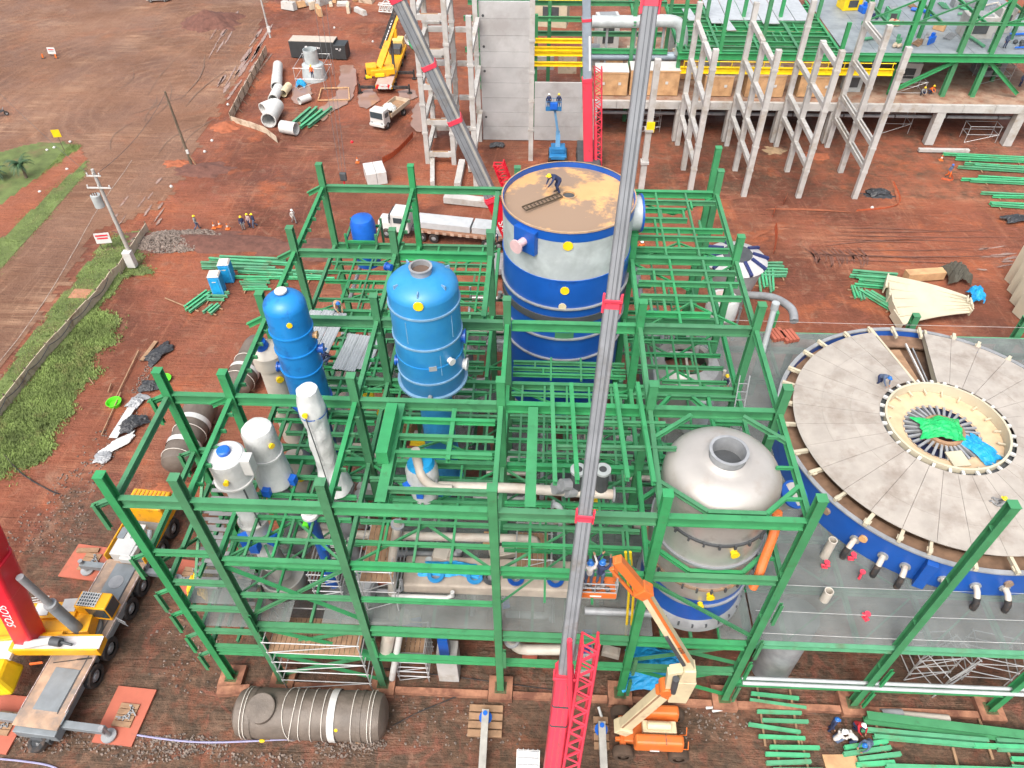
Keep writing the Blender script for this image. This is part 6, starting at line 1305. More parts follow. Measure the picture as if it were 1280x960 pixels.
# two car / bike fragments at the picture edges
q = G(3, 145); t = thing('motorcycle', 'dark motorcycle cut by the left picture edge', 'motorcycle', (q.x, q.y, 0), .4)
for x in (-.65, .65): w_ = wheel(t, x, 0, .32, .14); w_.rotation_euler = (0, 0, PI / 2)
m = M(); m.bar((-.6, 0, .5), (.5, 0, .8), .25, .3); m.bar((.5, 0, .8), (.68, 0, .4), .1, .1); m.mk('body', DGREY, t, bevel=.04); m = M(); m.box((-.2, 0, .85), (.7, .25, .12)); m.mk('seat', BLACK, t, bevel=.03); m = M(); m.bar((.5, -.35, 1.05), (.5, .35, 1.05), .05); m.mk('handlebar', GREY, t)
q = G(198, 2); t = thing('parked_car', 'white parked car cut by the top picture edge', 'car', (q.x, q.y + .4, 0), .1)
m = M(); m.box((0, 0, .65), (4.2, 1.75, .7)); m.mk('body', WHITE, t, bevel=.15); m = M(); m.box((-.2, 0, 1.2), (2.3, 1.6, .6), 0, (.75, .85)); m.mk('cabin', GLASS, t, bevel=.08)
for x in (-1.3, 1.3):
    for s_ in (-1, 1): w_ = wheel(t, x, s_ * .8, .32, .2); w_.rotation_euler = (0, 0, PI / 2)

rq = random.Random(77)
labels_deck = []
for i in range(34):
    px, py = rq.uniform(1060, 1278), rq.uniform(3, 62); q = G(px, py, ZG + .3)
    k = i % 4
    if k == 0: m = M(); m.box((0, 0, .4), (rq.uniform(.6, 1.6), rq.uniform(.5, 1.2), .8)); m.box((.2, 0, 1.0), (.4, .4, .5)); o = m.mk('deck_gear', rq.choice((GREY, BLUE2, GREEN2, DGREY, WHITE, CRATE)), bevel=.04); nm = 'small machine on the far right deck'
    elif k == 1: m = M(); m.tube([(0, 0, .25), (rq.uniform(1, 3.4), rq.uniform(-.6, .6), .25), (rq.uniform(3, 4), .8, .3)], rq.uniform(.1, .22), 8); o = m.mk('deck_gear', rq.choice((PIPEW, GREY, BLUE2, GREEN2))); nm = 'pipe piece on the far right deck'
    elif k == 2: m = M(); [m.bar((-1.2, -.5 + .2 * j, .1 + .03 * j), (rq.uniform(1, 1.8), -.5 + .24 * j, .1), .12) for j in range(5)]; o = m.mk('deck_gear', rq.choice((WOOD, GREY, GREEN2))); nm = 'bar bundle on the far right deck'
    else: m = M(); [m.ball((rq.uniform(-.7, .7), rq.uniform(-.5, .5), .25), rq.uniform(.15, .4), 7, 5) for j in range(6)]; o = m.mk('deck_gear', rq.choice((DGREY, NAVY, BOARD, TERRA))); nm = 'dark bundle on the far right deck'
    o.location = (q.x, q.y, ZG + .3); o.rotation_euler = (0, 0, rq.uniform(0, 3)); tag(o, nm + (', far left' if px < 1115 else ', left' if px < 1170 else ', right' if px < 1225 else ', far right') + (' back' if py < 32 else ' front'), 'gear', 'gear on the far right deck')
for i, (xa, xb) in enumerate(((40, 46.5), (46.5, 53.2), (53.2, 57), (57, 66))):
    for yy in (77, 82, 87): rd('beam', (xa, yy, ZG + .05), (xb, yy, ZG + .05), .26, .4)
    rd('joist', ((xa + xb) / 2, 77, 14.2), ((xa + xb) / 2, 92, 14.2), .2, .3); rd('beam', (xa, 77, 14.3), (xb, 77, 14.3), .24, .36)
    rd('brace', (xa, 77, 14.3), (xb, 77, 17.2), .18, .18)
for x in (42.5, 49.8, 61.5): inst(HCOL, 'column', RD, (x - 52, 5, 0), (0, 0, 0), (.4, .4, 14))
# ================================================================ FENCES, POLES, SIGNS, SMALL SITE THINGS
def fence(nm, lab, pts, n, h, post=True, lean=0.0):
    P = [G(*p) for p in pts]; P = [V((p.x, p.y, hgt(p.x, p.y))) for p in P]; L_ = [0]
    for a, b in zip(P[:-1], P[1:]): L_.append(L_[-1] + (b - a).length)
    def at(s_):
        for i in range(len(P) - 1):
            if s_ <= L_[i + 1] + 1e-6: return P[i].lerp(P[i + 1], (s_ - L_[i]) / (L_[i + 1] - L_[i]))
        return P[-1]
    t = thing(nm, lab, 'fence', at(0)); O = at(0); r_ = random.Random(len(lab))
    for i in range(n):
        a, b = at(L_[-1] * i / n + .03), at(L_[-1] * (i + 1) / n - .03); dz = r_.uniform(-.08, .08)
        for z in (a, b): z.z = hgt(z.x, z.y)
        m = M(O); m.bar(a + V((0, 0, h / 2 + dz)), b + V((0, 0, h / 2 + dz)), .07, h); m.mk('board_panel', BOARD, t)
        d = (b - a).normalized(); s_ = V((d.y, -d.x, 0))
        if post: m = M(O); m.bar(a + s_ * .07, a + s_ * .07 + V((0, 0, h + .15)), .1); m.mk('post', POLEW, t); m = M(O); m.bar(a + s_ * .1 + V((0, 0, h * .8)), a + s_ * 1.0 + V((0, 0, .02)), .07); m.mk('prop', POLEW, t)
    return t, at, L_[-1]
t, at, L_ = fence('board_fence', 'long beige board fence with props beside the road', [(186, 288), (155, 338), (130, 376), (60, 452), (0, 528), (-60, 600)], 22, 1.15)
m = M(t.location); pts = []
for i in range(45):
    p = at(L_ * (.3 + .7 * i / 44)); pts.append(V((p.x + .12, p.y, hgt(p.x, p.y) + .9 - .35 * abs(math.sin(i * PI / 6)))))
m.tube(pts, .035, 5); m.mk('hanging_cable', DGREY, t)
fence('board_fence', 'beige board fence panels along the pipe yard', [(289, 152), (334, 66)], 9, 1.3)
fence('low_wall', 'low beige board wall closing the pipe yard corner', [(290, 152), (330, 164), (347, 178)], 3, .9, False)
q = G(101, 367); M_ = M().box((0, 0, .06), (2.0, 1.5, .06)).box((0, 0, .1), (1.6, .1, .06)).mk('rusty_sheet', mat('rusty_board', (.36, .17, .1), .8, var=.2)); M_.location = (q.x, q.y, hgt(q.x, q.y)); tag(M_, 'brown board lying on the verge beside the fence', 'board')
# concrete pole with transformer
q = G(170, 333); t = thing('utility_pole', 'grey concrete utility pole with transformer at the fence', 'utility pole', (q.x, q.y, 0))
m = M(); m.tube([(0, 0, 0), (0, 0, 11.5)], [.24, .15], 12); m.mk('shaft', CONC, t, smooth=True); m = M(); m.box((-.1, -.3, 1.2), (.9, .7, 1.9)); m.mk('meter_box', WHITE, t, bevel=.04); m = M(); m.cyl((-.25, .25, 0), (-.15, .2, 9), .06); m.mk('conduit', DGREY, t)
m = M(); m.cyl((-.75, -.2, 7.5), (-.75, -.2, 8.8), .48, n=20); tr_ = m.mk('transformer', GALV, t, smooth=True)
for k in range(3): m = M(); m.cyl((-1.0 + .25 * k, -.3, 8.8), (-1.0 + .25 * k, -.35, 9.2), .06); m.mk('bushing', mat('brown_ceramic', (.2, .1, .06), .4), tr_)
for z, L__ in ((9.6, 2.4), (10.9, 1.4)):
    m = M(); m.bar((-L__ / 2, -.2, z), (L__ / 2, -.2, z), .12); ca = m.mk('cross_arm', WHITE, t)
    for k in range(3): m = M(); m.cyl((-L__ / 2 + .1 + k * (L__ - .2) / 2, -.2, z), (-L__ / 2 + .1 + k * (L__ - .2) / 2, -.2, z + .3), .07); m.mk('insulator', WHITE, ca)
q2 = G(240, 207); m = M(q2); m.tube([q2, q2 + V((-.3, .2, 9.6))], [.2, .12], 10); t = thing('wooden_pole', 'dark slender wooden pole standing in the dirt yard', 'pole', q2); m.mk('shaft', POLEW, t, smooth=True); m = M(q2); m.box(q2 + V((.1, -.15, 2)), (.3, .2, .5)); m.mk('meter_box', WHITE, t); m = M(q2); m.bar(q2 + V((.8, -.3, 0)), q2 + V((.05, 0, 1.6)), .12); m.mk('stay', WOOD, t)
q3 = G(338, 47); t = thing('lamp_pole', 'thin grey pole cut by the top edge near the container', 'pole', q3); m = M(q3); m.tube([q3, q3 + V((-.2, 0, 9))], [.17, .1], 10); m.mk('shaft', CONC, t, smooth=True); m = M(q3); m.box(q3 + V((.1, -.1, 1.4)), (.5, .4, .9)); m.mk('meter_box', WHITE, t)
# overhead wires
def wire(nm, lab, a, b, sag, r=.02, ma=DGREY):
    a, b = V(a), V(b); c = (a + b) / 2; m = M(c); m.tube([a.lerp(b, i / 14) - V((0, 0, 4 * sag * (i / 14) * (1 - i / 14))) for i in range(15)], r, 5); o = m.mk(nm, ma); o.location = c; tag(o, lab, 'wire')
pt = q + V((0, 0, 10.9)); wire('overhead_wire', 'thin wire from the concrete pole over the road', pt + V((-.5, -.2, .3)), G(-30, 120) + V((0, 0, 9)), 1.2, .02); wire('overhead_wire', 'thin wire from the concrete pole towards the wooden pole', pt + V((.5, -.2, .3)), q2 + V((-.3, .2, 9.4)), .8, .02)
for k, (px, lab) in enumerate(((391, 'left'), (399, 'middle'), (406, 'right'))):
    a_ = GY(px, -8, 62); b_ = GY(424 + 4 * k, 214, 50); wire('hoist_wire', '%s hoist wire hanging down to the dark hook block' % lab, a_, b_, 0, .022)
hb = GY(430, 226, 50); t = thing('hook_block', 'dark crane hook block hanging above the red ground', 'hook block', hb); M().box((0, 0, .5), (.7, .4, .9)).mk('sheave_block', DGREY, t, bevel=.1); M().tube(bez([(0, 0, 0), (0, 0, -.4), (.2, 0, -.7), (-.05, 0, -.9), (-.25, 0, -.7)], 5), .08, 8).mk('hook', RED, t)
# signs
def sign(px, py, lab, w_, h, z, ma, lines=(), rz=0, legs=2, tilt=.15):
    q = G(px, py); t = thing('site_sign', lab, 'sign', (q.x, q.y, 0), rz); M().box((0, 0, z + h / 2), (w_, .05, h), 0, (1, 1), -tilt).mk('board', ma, t)
    for k in range(legs): x = (-w_ * .35 + w_ * .7 * k) if legs > 1 else 0; M().bar((x, .06, 0), (x, .06, z + h * .7), .07).mk('leg', POLEW, t)
    for k, (zz, ww, m_) in enumerate(lines): M().box((0, -.05 - tilt * (zz - .5) * h * 0, z + h * zz), (w_ * ww, .03, h * .12), 0, (1, 1), -tilt).mk('text_line', m_, t)
    return t
sign(67, 70, 'small white notice board on trestles in the dirt yard', 1.3, 1.0, .35, WHITE, ((.7, .7, RED), (.4, .6, GREY)))
for dx in (-1.6, .6): q = G(67, 72); t = thing('road_barrier', '%s small orange and white barrier beside the yard notice board' % ('left' if dx < 0 else 'right'), 'barrier', (q.x + dx, q.y - .3, 0)); M().bar((0, 0, .0), (.1, 0, .7), .25, .1).mk('panel', ORANGE, t); M().box((.05, 0, .02), (.6, .4, .06)).mk('foot', BLACK, t)
sign(135, 312, 'white notice with red heading on the verge by the concrete pole', 1.6, 1.2, .9, WHITE, ((.8, .8, RED), (.5, .7, RED), (.25, .75, GREY)), .2)
sign(81, 190, 'yellow warning sign on a post on the median', 1.0, 1.0, 2.1, YEL2, (), .2, 1, 0)
for i, (px, py) in enumerate(((88, 178), (59, 188), (68, 185), (84, 212), (50, 240))):
    q = G(px, py); m = M(); m.ball((0, 0, .1), .2, 8, 5, (1, 1, .7)); o = m.mk('white_stone', WHITE, smooth=True); o.location = (q.x, q.y, hgt(q.x, q.y)); tag(o, ['white stone at the tip of the median grass', 'left of the paired white stones near the yellow sign', 'right of the paired white stones near the yellow sign', 'white stone on the upper footpath', 'white stone on the footpath near the left edge'][i], 'stone')
for i, (px, py, ma) in enumerate(((285, 131, WHITE), (265, 176, WHITE), (256, 190, WHITE), (214, 233, WHITE), (466, 52, WHITE), (418, 35, WHITE), (1090, 120 + 140, WHITE), (1217, 226, WHITE), (440, 178, RED))):
    q = G(px, py); m = M(); m.ball((0, 0, .12), .17, 8, 5, (1, 1, .8)); m.cyl((0, 0, 0), (0, 0, .08), .2, n=10); o = m.mk('marker_buoy', ma, smooth=True); o.location = (q.x, q.y, hgt(q.x, q.y)); tag(o, ['white marker at the foot of the yard fence', 'white marker by the orange clay corner', 'white marker below the orange clay corner', 'white marker on the road edge under the wooden pole', 'white marker on the track behind the yellow crane', 'white marker on the track behind the container', 'white marker on the soil below the precast frames', 'white marker near the green beam piles at right', 'red marker in the red ground near the white block'][i], 'marker')
# palms
def palm(px, py, h, r, lab, seed):
    q = G(px, py); t = thing('palm_tree', lab, 'palm', (q.x, q.y, hgt(q.x, q.y))); r_ = random.Random(seed); m = M(); m.tube([(0, 0, 0), (.1, 0, h * .5), (0, 0, h)], [.2, .15, .14], 8); m.mk('trunk', POLEW, t)
    m = M()
    for k in range(26):
        a = r_.uniform(0, 6.28); el = r_.uniform(-.1, 1.1); L__ = r * r_.uniform(.8, 1.1); prev = V((0, 0, h)); d = V((math.cos(a) * math.cos(el), math.sin(a) * math.cos(el), math.sin(el))); s_ = V((-math.sin(a), math.cos(a), 0))
        for i in range(7):
            nx = prev + d * (L__ / 7); d = (d + V((0, 0, -.22))).normalized()
            for sg in (-1, 1):
                for q_ in range(3): bp = prev.lerp(nx, q_ / 3); tip = bp + s_ * sg * .45 * (1 - i / 8) + d * .25 - V((0, 0, .12)); m.poly([bp - d * .04, bp + d * .05, tip])
            prev = nx
    m.mk('crown', PALM, t)
palm(33, 222, 1.9, 1.7, 'small palm on the median left of the yellow sign', 1); palm(-2, 224, 1.0, 1.6, 'low palm bush cut by the left picture edge', 2)
# toilets
def potty(px, py, lab):
    q = G(px, py); t = thing('portable_toilet', lab, 'portable toilet', (q.x, q.y, 0), .12, 'blue portable toilets'); PB = mat('toilet_blue', (.05, .3, .6), .5, var=.1)
    M().box((0, 0, 1.15), (1.15, 1.15, 2.3)).mk('cabin', PB, t, bevel=.04); M().box((0, 0, 2.36), (1.2, 1.2, .16), 0, (.8, .8)).mk('roof', mat('toilet_roof', (.55, .5, .46), .6), t); M().box((-.02, -.59, 1.1), (.8, .04, 1.9)).mk('door', TARPB, t)
    M().box((-.02, -.62, 1.7), (.4, .02, .1)).mk('door_sign', WHITE, t)
    for k in range(4): M().box((.59, -.4 + .27 * k, 1.1), (.03, .08, 2.0)).mk('wall_rib', TARPB, t)
potty(275, 365, 'nearer blue portable toilet in front of its twin'); potty(287, 350, 'farther blue portable toilet behind its twin')
# cones
def cone(px, py, lab, h=.8):
    q = G(px, py); t = thing('traffic_cone', lab, 'cone', (q.x, q.y, hgt(q.x, q.y)), 0, 'orange traffic cones'); M().lathe([(.18, .04), (.03, h)], n=12, cap1=True).mk('cone_body', ORANGE, t, smooth=True); M().box((0, 0, .03), (.5, .5, .06)).mk('base', ORANGE, t); M().lathe([(.135, h * .4), (.095, h * .62)], n=12).mk('stripe', WHITE, t)
for i, (px, py) in enumerate(((268, 285), (275, 283), (285, 286), (447, 203), (1176, 200))): cone(px, py, ['left cone beside the gravel heap', 'middle cone beside the gravel heap', 'right cone beside the gravel heap', 'cone alone near the white concrete block', 'cone near the raised platform columns'][i])
# orange nets
def net(lab, pts, h=1.0, n=6):
    P = bez([G(*p) for p in pts], n); m = M(P[0])
    for a, b in zip(P[:-1], P[1:]): m.hexa([a + V((0, -.02, 0)), b + V((0, -.02, 0)), b + V((0, .02, 0)), a + V((0, .02, 0)), a + V((.1, -.02, h)), b + V((.1, -.02, h * .8)), b + V((.1, .02, h * .8)), a + V((.1, .02, h))])
    o = m.mk('orange_net', ORNET); o.location = P[0]; tag(o, lab, 'safety net')
net('orange safety net crossing the ground right of the small truck', [(478, 204), (492, 196), (505, 184), (516, 172)], .9)
net('sagging orange net strip below the precast columns', [(1070, 264), (1122, 256), (1116, 228)], .22); net('orange barrier strip beyond the right columns', [(966, 318), (969, 300), (968, 284)], .8, 3)
net('short orange barrier piece above the longer one', [(965, 272), (968, 262)], .7, 2); net('orange barrier piece nearest the precast column', [(978, 258), (982, 248)], .9, 2); net('orange net beside the scaffold cage', [(447, 120), (445, 92)], .8); net('trampled orange net by the right picture edge', [(1176, 224), (1190, 226), (1186, 216)], .25, 3)
# lime basins, sheeting, planks by the left trench
q = G(144, 506); t = thing('lime_basin', 'bright lime green basin beside the trench rubbish', 'basin', (q.x, q.y, .0)); M().lathe([(.5, 0), (.62, .4), (.66, .42), (.6, .42), (.48, .08), (.01, .06)], n=24, cap0=True).mk('bowl', LIME, t, smooth=True)
q = G(206, 476); t = thing('lime_basin', 'lime green basin half hidden behind the left column top', 'basin', (q.x, q.y, .0)); M().lathe([(.5, 0), (.62, .3), (.66, .32), (.6, .32), (.48, .08), (.01, .06)], n=24, cap0=True).mk('bowl', LIME, t, smooth=True)
for i, (px, py, rx, ry, h, ma, rz, lab) in enumerate(((199, 443, 1.0, 1.9, .4, BLKCL, -.5, 'black sheeting heap at the upper end of the rubbish strip'), (188, 484, 1.1, .8, .5, BLKCL, .3, 'black bag beside the upper lime basin'), (171, 503, .8, 1.0, .4, GREY, -.4, 'crumpled grey sheet in the rubbish strip'), (166, 532, 1.0, 1.3, .6, BLKCL, -.6, 'dark roll of sheeting next to the white plank'), (148, 556, .6, 1.8, .3, PLASTIC, -.7, 'grey white film trailing along the soil'), (129, 572, .8, .8, .3, GREY, 0, 'grey sheet at the lower end of the rubbish strip'), (1097, 242, 1.6, .9, .5, BLKCL, .2, 'dark scrap bundle at the foot of the precast column'), (1270, 275, 2.0, .8, .5, BLKCL, .1, 'dark bundle at the right picture edge'), (622, 183, 1.2, .7, .5, BLKCL, 0, 'dark bundle in front of the panels'))):
    q = G(px, py); o = tarp('sheeting', lab, (q.x, q.y, .02), rx, ry, h, ma, 20 + i); o.rotation_euler = (0, 0, rz)
lying(166, 513, 143, 550, .7, .1, 'white board lying in the rubbish strip', 'white_board', WHITE, .25)
for i, (a, b, c_, d, w_, lab) in enumerate(((174, 440, 145, 500, .12, 'long thin timber left of the rubbish strip'), (152, 492, 128, 545, .1, 'thin timber below the lime basin'), (196, 428, 178, 452, .4, 'brown plank pair above the black sheeting'), (140, 481, 136, 492, .1, 'short stick left of the basin'), (112, 474, 118, 482, .1, 'short pale stick on the bare soil'), (207, 374, 236, 386, .12, 'thin bent timber near the toilets'))): lying(a, b, c_, d, w_, .1, lab, 'timber', WOOD, .12)
# hoses and ropes on the ground
def hose(lab, pts, r, ma, nm='ground_hose'):
    P = bez([V((G(*p).x, G(*p).y, hgt(G(*p).x, G(*p).y) + r)) for p in pts], 8); m = M(P[0]); m.tube(P, r, 6); o = m.mk(nm, ma); o.location = P[0]; tag(o, lab, 'hose')
PURP = mat('violet_hose', (.28, .27, .42), .5); 
hose('violet grey hose along the ground in front of the wrapped vessel', [(0, 893), (60, 902), (150, 916), (250, 928), (370, 924), (440, 926), (455, 922)], .06, PURP)
hose('short violet hose at the lower left edge', [(0, 949), (30, 952), (64, 958), (90, 972)], .06, PURP); hose('black cable from the wrapped vessel towards the frame foot', [(490, 908), (520, 892), (548, 880), (580, 868), (640, 858)], .04, BLACK); hose('black hose on the grass bank soil', [(8, 572), (30, 595), (60, 612), (74, 618)], .06, BLACK); hose('dark cable under the front beam', [(445, 830), (500, 838), (600, 850), (760, 872)], .04, BLACK)
# ================================================================ PEOPLE
def pose(kind):
    J = dict(pel=(0, 0, .95), ch=(0, 0, 1.34), nk=(0, 0, 1.5), hd=(0, -.02, 1.66))
    S = dict(sh=(.19, 0, 1.42), el=(.27, .04, 1.14), wr=(.27, -.1, .9), hp=(.1, 0, .92), kn=(.11, -.03, .5), an=(.12, .03, .1), to=(.14, -.15, .05)); O = {}
    if kind == 'walk': O = dict(kn=((.11, -.18, .52), (-.11, -.02, .5)), an=((.11, -.2, .1), (-.11, .32, .16)), to=((.12, -.38, .06), (-.12, .16, .06)), wr=((.25, .15, .95), (-.25, -.25, .98)))
    if kind == 'bend': J = dict(pel=(0, .18, .86), ch=(0, -.15, 1.1), nk=(0, -.32, 1.14), hd=(0, -.47, 1.16)); S.update(sh=(.19, -.22, 1.12), el=(.25, -.4, .86), wr=(.16, -.55, .62), hp=(.1, .18, .84), kn=(.14, .02, .47), an=(.15, .16, .1), to=(.17, -.04, .05))
    if kind == 'sit': J = dict(pel=(0, .1, .16), ch=(0, .14, .54), nk=(0, .1, .7), hd=(0, .05, .86)); S.update(sh=(.19, .12, .62), el=(.28, -.05, .4), wr=(.2, -.3, .36), hp=(.1, .06, .15), kn=(.16, -.38, .4), an=(.16, -.62, .1), to=(.17, -.8, .07))
    if kind == 'crouch': J = dict(pel=(0, .18, .4), ch=(0, -.06, .74), nk=(0, -.14, .88), hd=(0, -.22, 1.03)); S.update(sh=(.19, -.1, .82), el=(.3, -.34, .62), wr=(.16, -.52, .42), hp=(.11, .16, .38), kn=(.2, -.3, .48), an=(.17, .05, .1), to=(.18, -.12, .05))
    if kind == 'reach': S.update(el=(.3, -.2, 1.5), wr=(.2, -.42, 1.66))
    C = [('pel', 'ch', .15, .17, 1), ('ch', 'nk', .17, .075, 1), ('nk', 'hd', .06, .06, 0)]
    P = {k: V(v) for k, v in J.items()}
    for s_, n_ in ((1, 'R'), (-1, 'L')):
        for k, v in S.items():
            p = V(v) if k not in O else V(O[k][0 if s_ > 0 else 1]);
            if k not in O or True: p = V((abs(p.x) * s_, p.y, p.z))
            P[k + n_] = p
        C += [('ch', 'sh' + n_, .13, .085, 1), ('sh' + n_, 'el' + n_, .078, .06, 1), ('el' + n_, 'wr' + n_, .058, .042, 1), ('pel', 'hp' + n_, .13, .12, 2), ('hp' + n_, 'kn' + n_, .115, .078, 2), ('kn' + n_, 'an' + n_, .075, .055, 2), ('an' + n_, 'to' + n_, .062, .05, 3)]
    return P, C
BODY = {}
def body(kind):
    if kind in BODY: return BODY[kind]
    P, C = pose(kind); m = M()
    def cap(a, b, ra, rb):
        d = b - a; L = d.length; d = d / L; x = d.orthogonal().normalized(); y = d.cross(x); R = []
        for t_, k in ((-.95, .3), (-.6, .8), (0, 1)): R.append(m.ring(a + d * ra * t_, x, y, ra * k, 10))
        for t_, k in ((0, 1), (.6, .8), (.95, .3)): R.append(m.ring(b + d * rb * t_, x, y, rb * k, 10))
        m.loft(R)
    segs = []
    for a, b, ra, rb, g in C: cap(P[a], P[b], ra, rb); segs.append((P[a], P[b], ra, g))
    h = P['hd']; m.ball(h, .115, 12, 8, (.82, .98, 1.12)); m.ball(h + V((0, -.115, -.015)), .026, 6, 4); segs.append((h + V((0, 0, -.05)), h + V((0, 0, .06)), .11, 0))
    for s_ in 'RL':
        w = P['wr' + s_]; d = (w - P['el' + s_]).normalized(); e = w + d * .09; cap(w, e, .042, .04); segs.append((w + d * .03, e, .05, 0)); m.ball(h + V((.1 if s_ == 'R' else -.1, .01, -.01)), .03, 6, 4, (.5, .8, 1.2))
    me = m.mesh('tmp', SKIN); o = bpy.data.objects.new('tmp', me); COL.objects.link(o)
    r_ = o.modifiers.new('r', 'REMESH'); r_.mode = 'VOXEL'; r_.voxel_size = .021
    s_ = o.modifiers.new('s', 'SMOOTH'); s_.iterations = 2; s_.factor = .5
    dc = o.modifiers.new('d', 'DECIMATE'); dc.ratio = .22
    bpy.context.view_layer.update(); e_ = bpy.data.meshes.new_from_object(o.evaluated_get(bpy.context.evaluated_depsgraph_get())); bpy.data.objects.remove(o)
    vs = [v.co.copy() for v in e_.vertices]; fs = [tuple(p.vertices) for p in e_.polygons]; mi = []
    for p in e_.polygons:
        c = p.center; best = 9; g = 0
        for a, b, r__, gg in segs:
            ab = b - a; t_ = max(0, min(1, (c - a).dot(ab) / ab.length_squared)); q = (c - a - ab * t_).length - r__
            if q < best: best = q; g = gg
        mi.append(g)
    f = M(); f.v = vs; f.f = fs; f.mi = mi; f.cur = 0
    for s_ in (1, -1):                                  # five separate, bent fingers on each hand
        n_ = 'R' if s_ > 0 else 'L'; w = P['wr' + n_]; d = (w - P['el' + n_]).normalized(); x = d.cross(V((0, 0, 1)) if abs(d.z) < .9 else V((0, 1, 0))).normalized(); y = x.cross(d)
        for k, L in enumerate((.07, .085, .08, .065)):
            b0 = w + d * .11 + x * (-.03 + .02 * k); f.tube([b0, b0 + d * L * .5 + y * .01, b0 + d * L * .85 + y * .035], [.011, .01, .008], 5)
        b0 = w + d * .05 + x * -.04 * s_; f.tube([b0, b0 - x * .035 * s_ + d * .03, b0 - x * .03 * s_ + d * .065], [.013, .012, .009], 5)
    f.cur = 4
    for s_ in (-1, 1): f.ball(h + V((.036 * s_, -.098, .015)), .013, 6, 4)
    f.box(h + V((0, -.1, -.06)), (.045, .012, .01))
    BODY[kind] = (f, h); return BODY[kind]
OUT = {}
HAIRM = mat('dark_hair', (.02, .015, .012), .8)
def person(loc, kind, top, leg, helmet, lab, rz=0, grp=None):
    f, h = body(kind); k = (kind, top.name, leg.name)
    if k not in OUT: OUT[k] = f.mesh('body', [SKIN, top, leg, BLACK, HAIRM], True)
    t = thing('person', lab, 'person', loc, rz, grp); inst(OUT[k], 'body', t)
    hk = ('hel', helmet.name)
    if hk not in OUT: OUT[hk] = M().lathe([(.155, .0), (.125, .015), (.13, .06), (.1, .12), (.05, .15), (.01, .155)], n=18, cap0=True).box((0, -.15, .012), (.16, .1, .014)).mesh('helmet', helmet, True)
    inst(OUT[hk], 'helmet', t, h + V((0, 0, .045))); hv = ('vest', kind)
    return t
YH = mat('helmet_yellow', (.8, .55, .02), .35, var=.03); BH = mat('helmet_blue', (.02, .14, .45), .35, var=.03); WH = mat('helmet_white', (.75, .75, .74), .35, var=.03)
PALE = mat('pale_shirt', (.5, .47, .44), .9, var=.15, scale=6); PINKS = mat('dusty_pink_shirt', (.42, .3, .29), .9, var=.2, scale=6)
def P_(px, py, z, kind, top, leg, hel, lab, rz=0): q = G(px, py, z); return person(V((q.x, q.y, z + (hgt(q.x, q.y) if z == 0 else 0))), kind, top, leg, hel, lab, rz)
P_(247, 286, 0, 'walk', CLOTHG, DENIM, YH, 'worker in grey with yellow helmet walking beside the gravel heap', 1.9)
P_(305, 287, 0, 'stand', NAVY, CLOTHG, YH, 'left worker of the group of three near the cones', .3); P_(313, 284, 0, 'stand', PINKS, NAVY, YH, 'middle worker of the group of three near the cones', -.4); P_(319, 284, 0, 'walk', NAVY, DENIM, YH, 'right worker of the group of three near the cones', -1.0)
P_(368, 278, 0, 'walk', PALE, CLOTHG, WH, 'lone worker in pale clothes walking left of the rear frame corner', .8)
person(V((2.6, 19.9, 23.97)), 'bend', NAVY, NAVY, YH, 'worker in dark overalls bending over on the rusty tank roof', -1.2)
q = BK; person(q + V((-.25, .1, .08)), 'reach', PALE, DENIM, BH, 'lift basket worker in pale shirt, nearer the boom', PI); person(q + V((.25, .15, .08)), 'reach', NAVY, DENIM, BH, 'lift basket worker in navy reaching up to the beam', PI - .5)
person(bp_ + V((-.6, 0, .08)), 'stand', NAVY, NAVY, WH, 'left worker in the blue lift basket', PI); person(bp_ + V((.6, 0, .08)), 'stand', NAVY, DENIM, YH, 'right worker in the blue lift basket', PI)
q = G(1098, 483, ZD + 2.95); person(q, 'bend', DENIM, NAVY, BH, 'worker in blue bending down on the clarifier roof', .5); q = G(1246, 634, ZD + 2.9); person(q, 'sit', CLOTHG, CLOTHG, YH, 'worker in grey sitting on the clarifier roof edge', -2.3)
P_(423, 392, ZM, 'bend', mat('tan_shirt', (.45, .3, .18), .9), DENIM, BH, 'worker in tan shirt stooping at the white sheets', .6); P_(406, 455, ZM, 'crouch', NAVY, DENIM, BH, 'worker in navy crouching at the lower end of the white sheets', 2.5)
P_(1036, 912, 0, 'stand', NAVY, NAVY, BH, 'worker in navy at the left of the crowd by the long green beams', 1.2); P_(1080, 935, 0, 'bend', DENIM, DENIM, BH, 'worker in denim bending at the right of the crowd', -1.0); P_(1070, 910, 0, 'crouch', mat('red_shirt', (.4, .02, .03), .9), NAVY, WH, 'worker in red crouching by the long beam end', .4); P_(1045, 925, 0, 'crouch', PALE, DENIM, WH, 'worker in pale shirt crouching in the middle of the crowd', 2); P_(1060, 928, 0, 'bend', PALE, NAVY, WH, 'worker in pale shirt bending in the middle of the crowd', -2)
P_(1184, 222, 0, 'walk', DENIM, HIVIS, BH, 'worker in blue shirt and orange trousers near the right beam piles', .3); P_(1152, 119, 5.35, 'crouch', CLOTHG, NAVY, YH, 'left worker crouching on the raised platform', 0); P_(1162, 117, 5.35, 'crouch', HIVIS, NAVY, YH, 'worker in orange crouching on the raised platform', .6); P_(1274, 108, 5.35, 'stand', DENIM, NAVY, BH, 'worker in blue at the right end of the platform', .4)
P_(391, 97, 2.4, 'stand', HIVIS, NAVY, YH, 'worker standing on the caged cylinder near the container', 0); P_(620, 303, 1.5, 'bend', NAVY, NAVY, WH, 'worker with white helmet at the flatbed end', 0); P_(800, 322, ZD, 'stand', HIVIS, NAVY, WH, 'worker with white helmet inside the rear right bay', 0); P_(505, 433, ZM, 'crouch', HIVIS, NAVY, BH, 'worker in orange crouching left of the light blue vessel', 0)
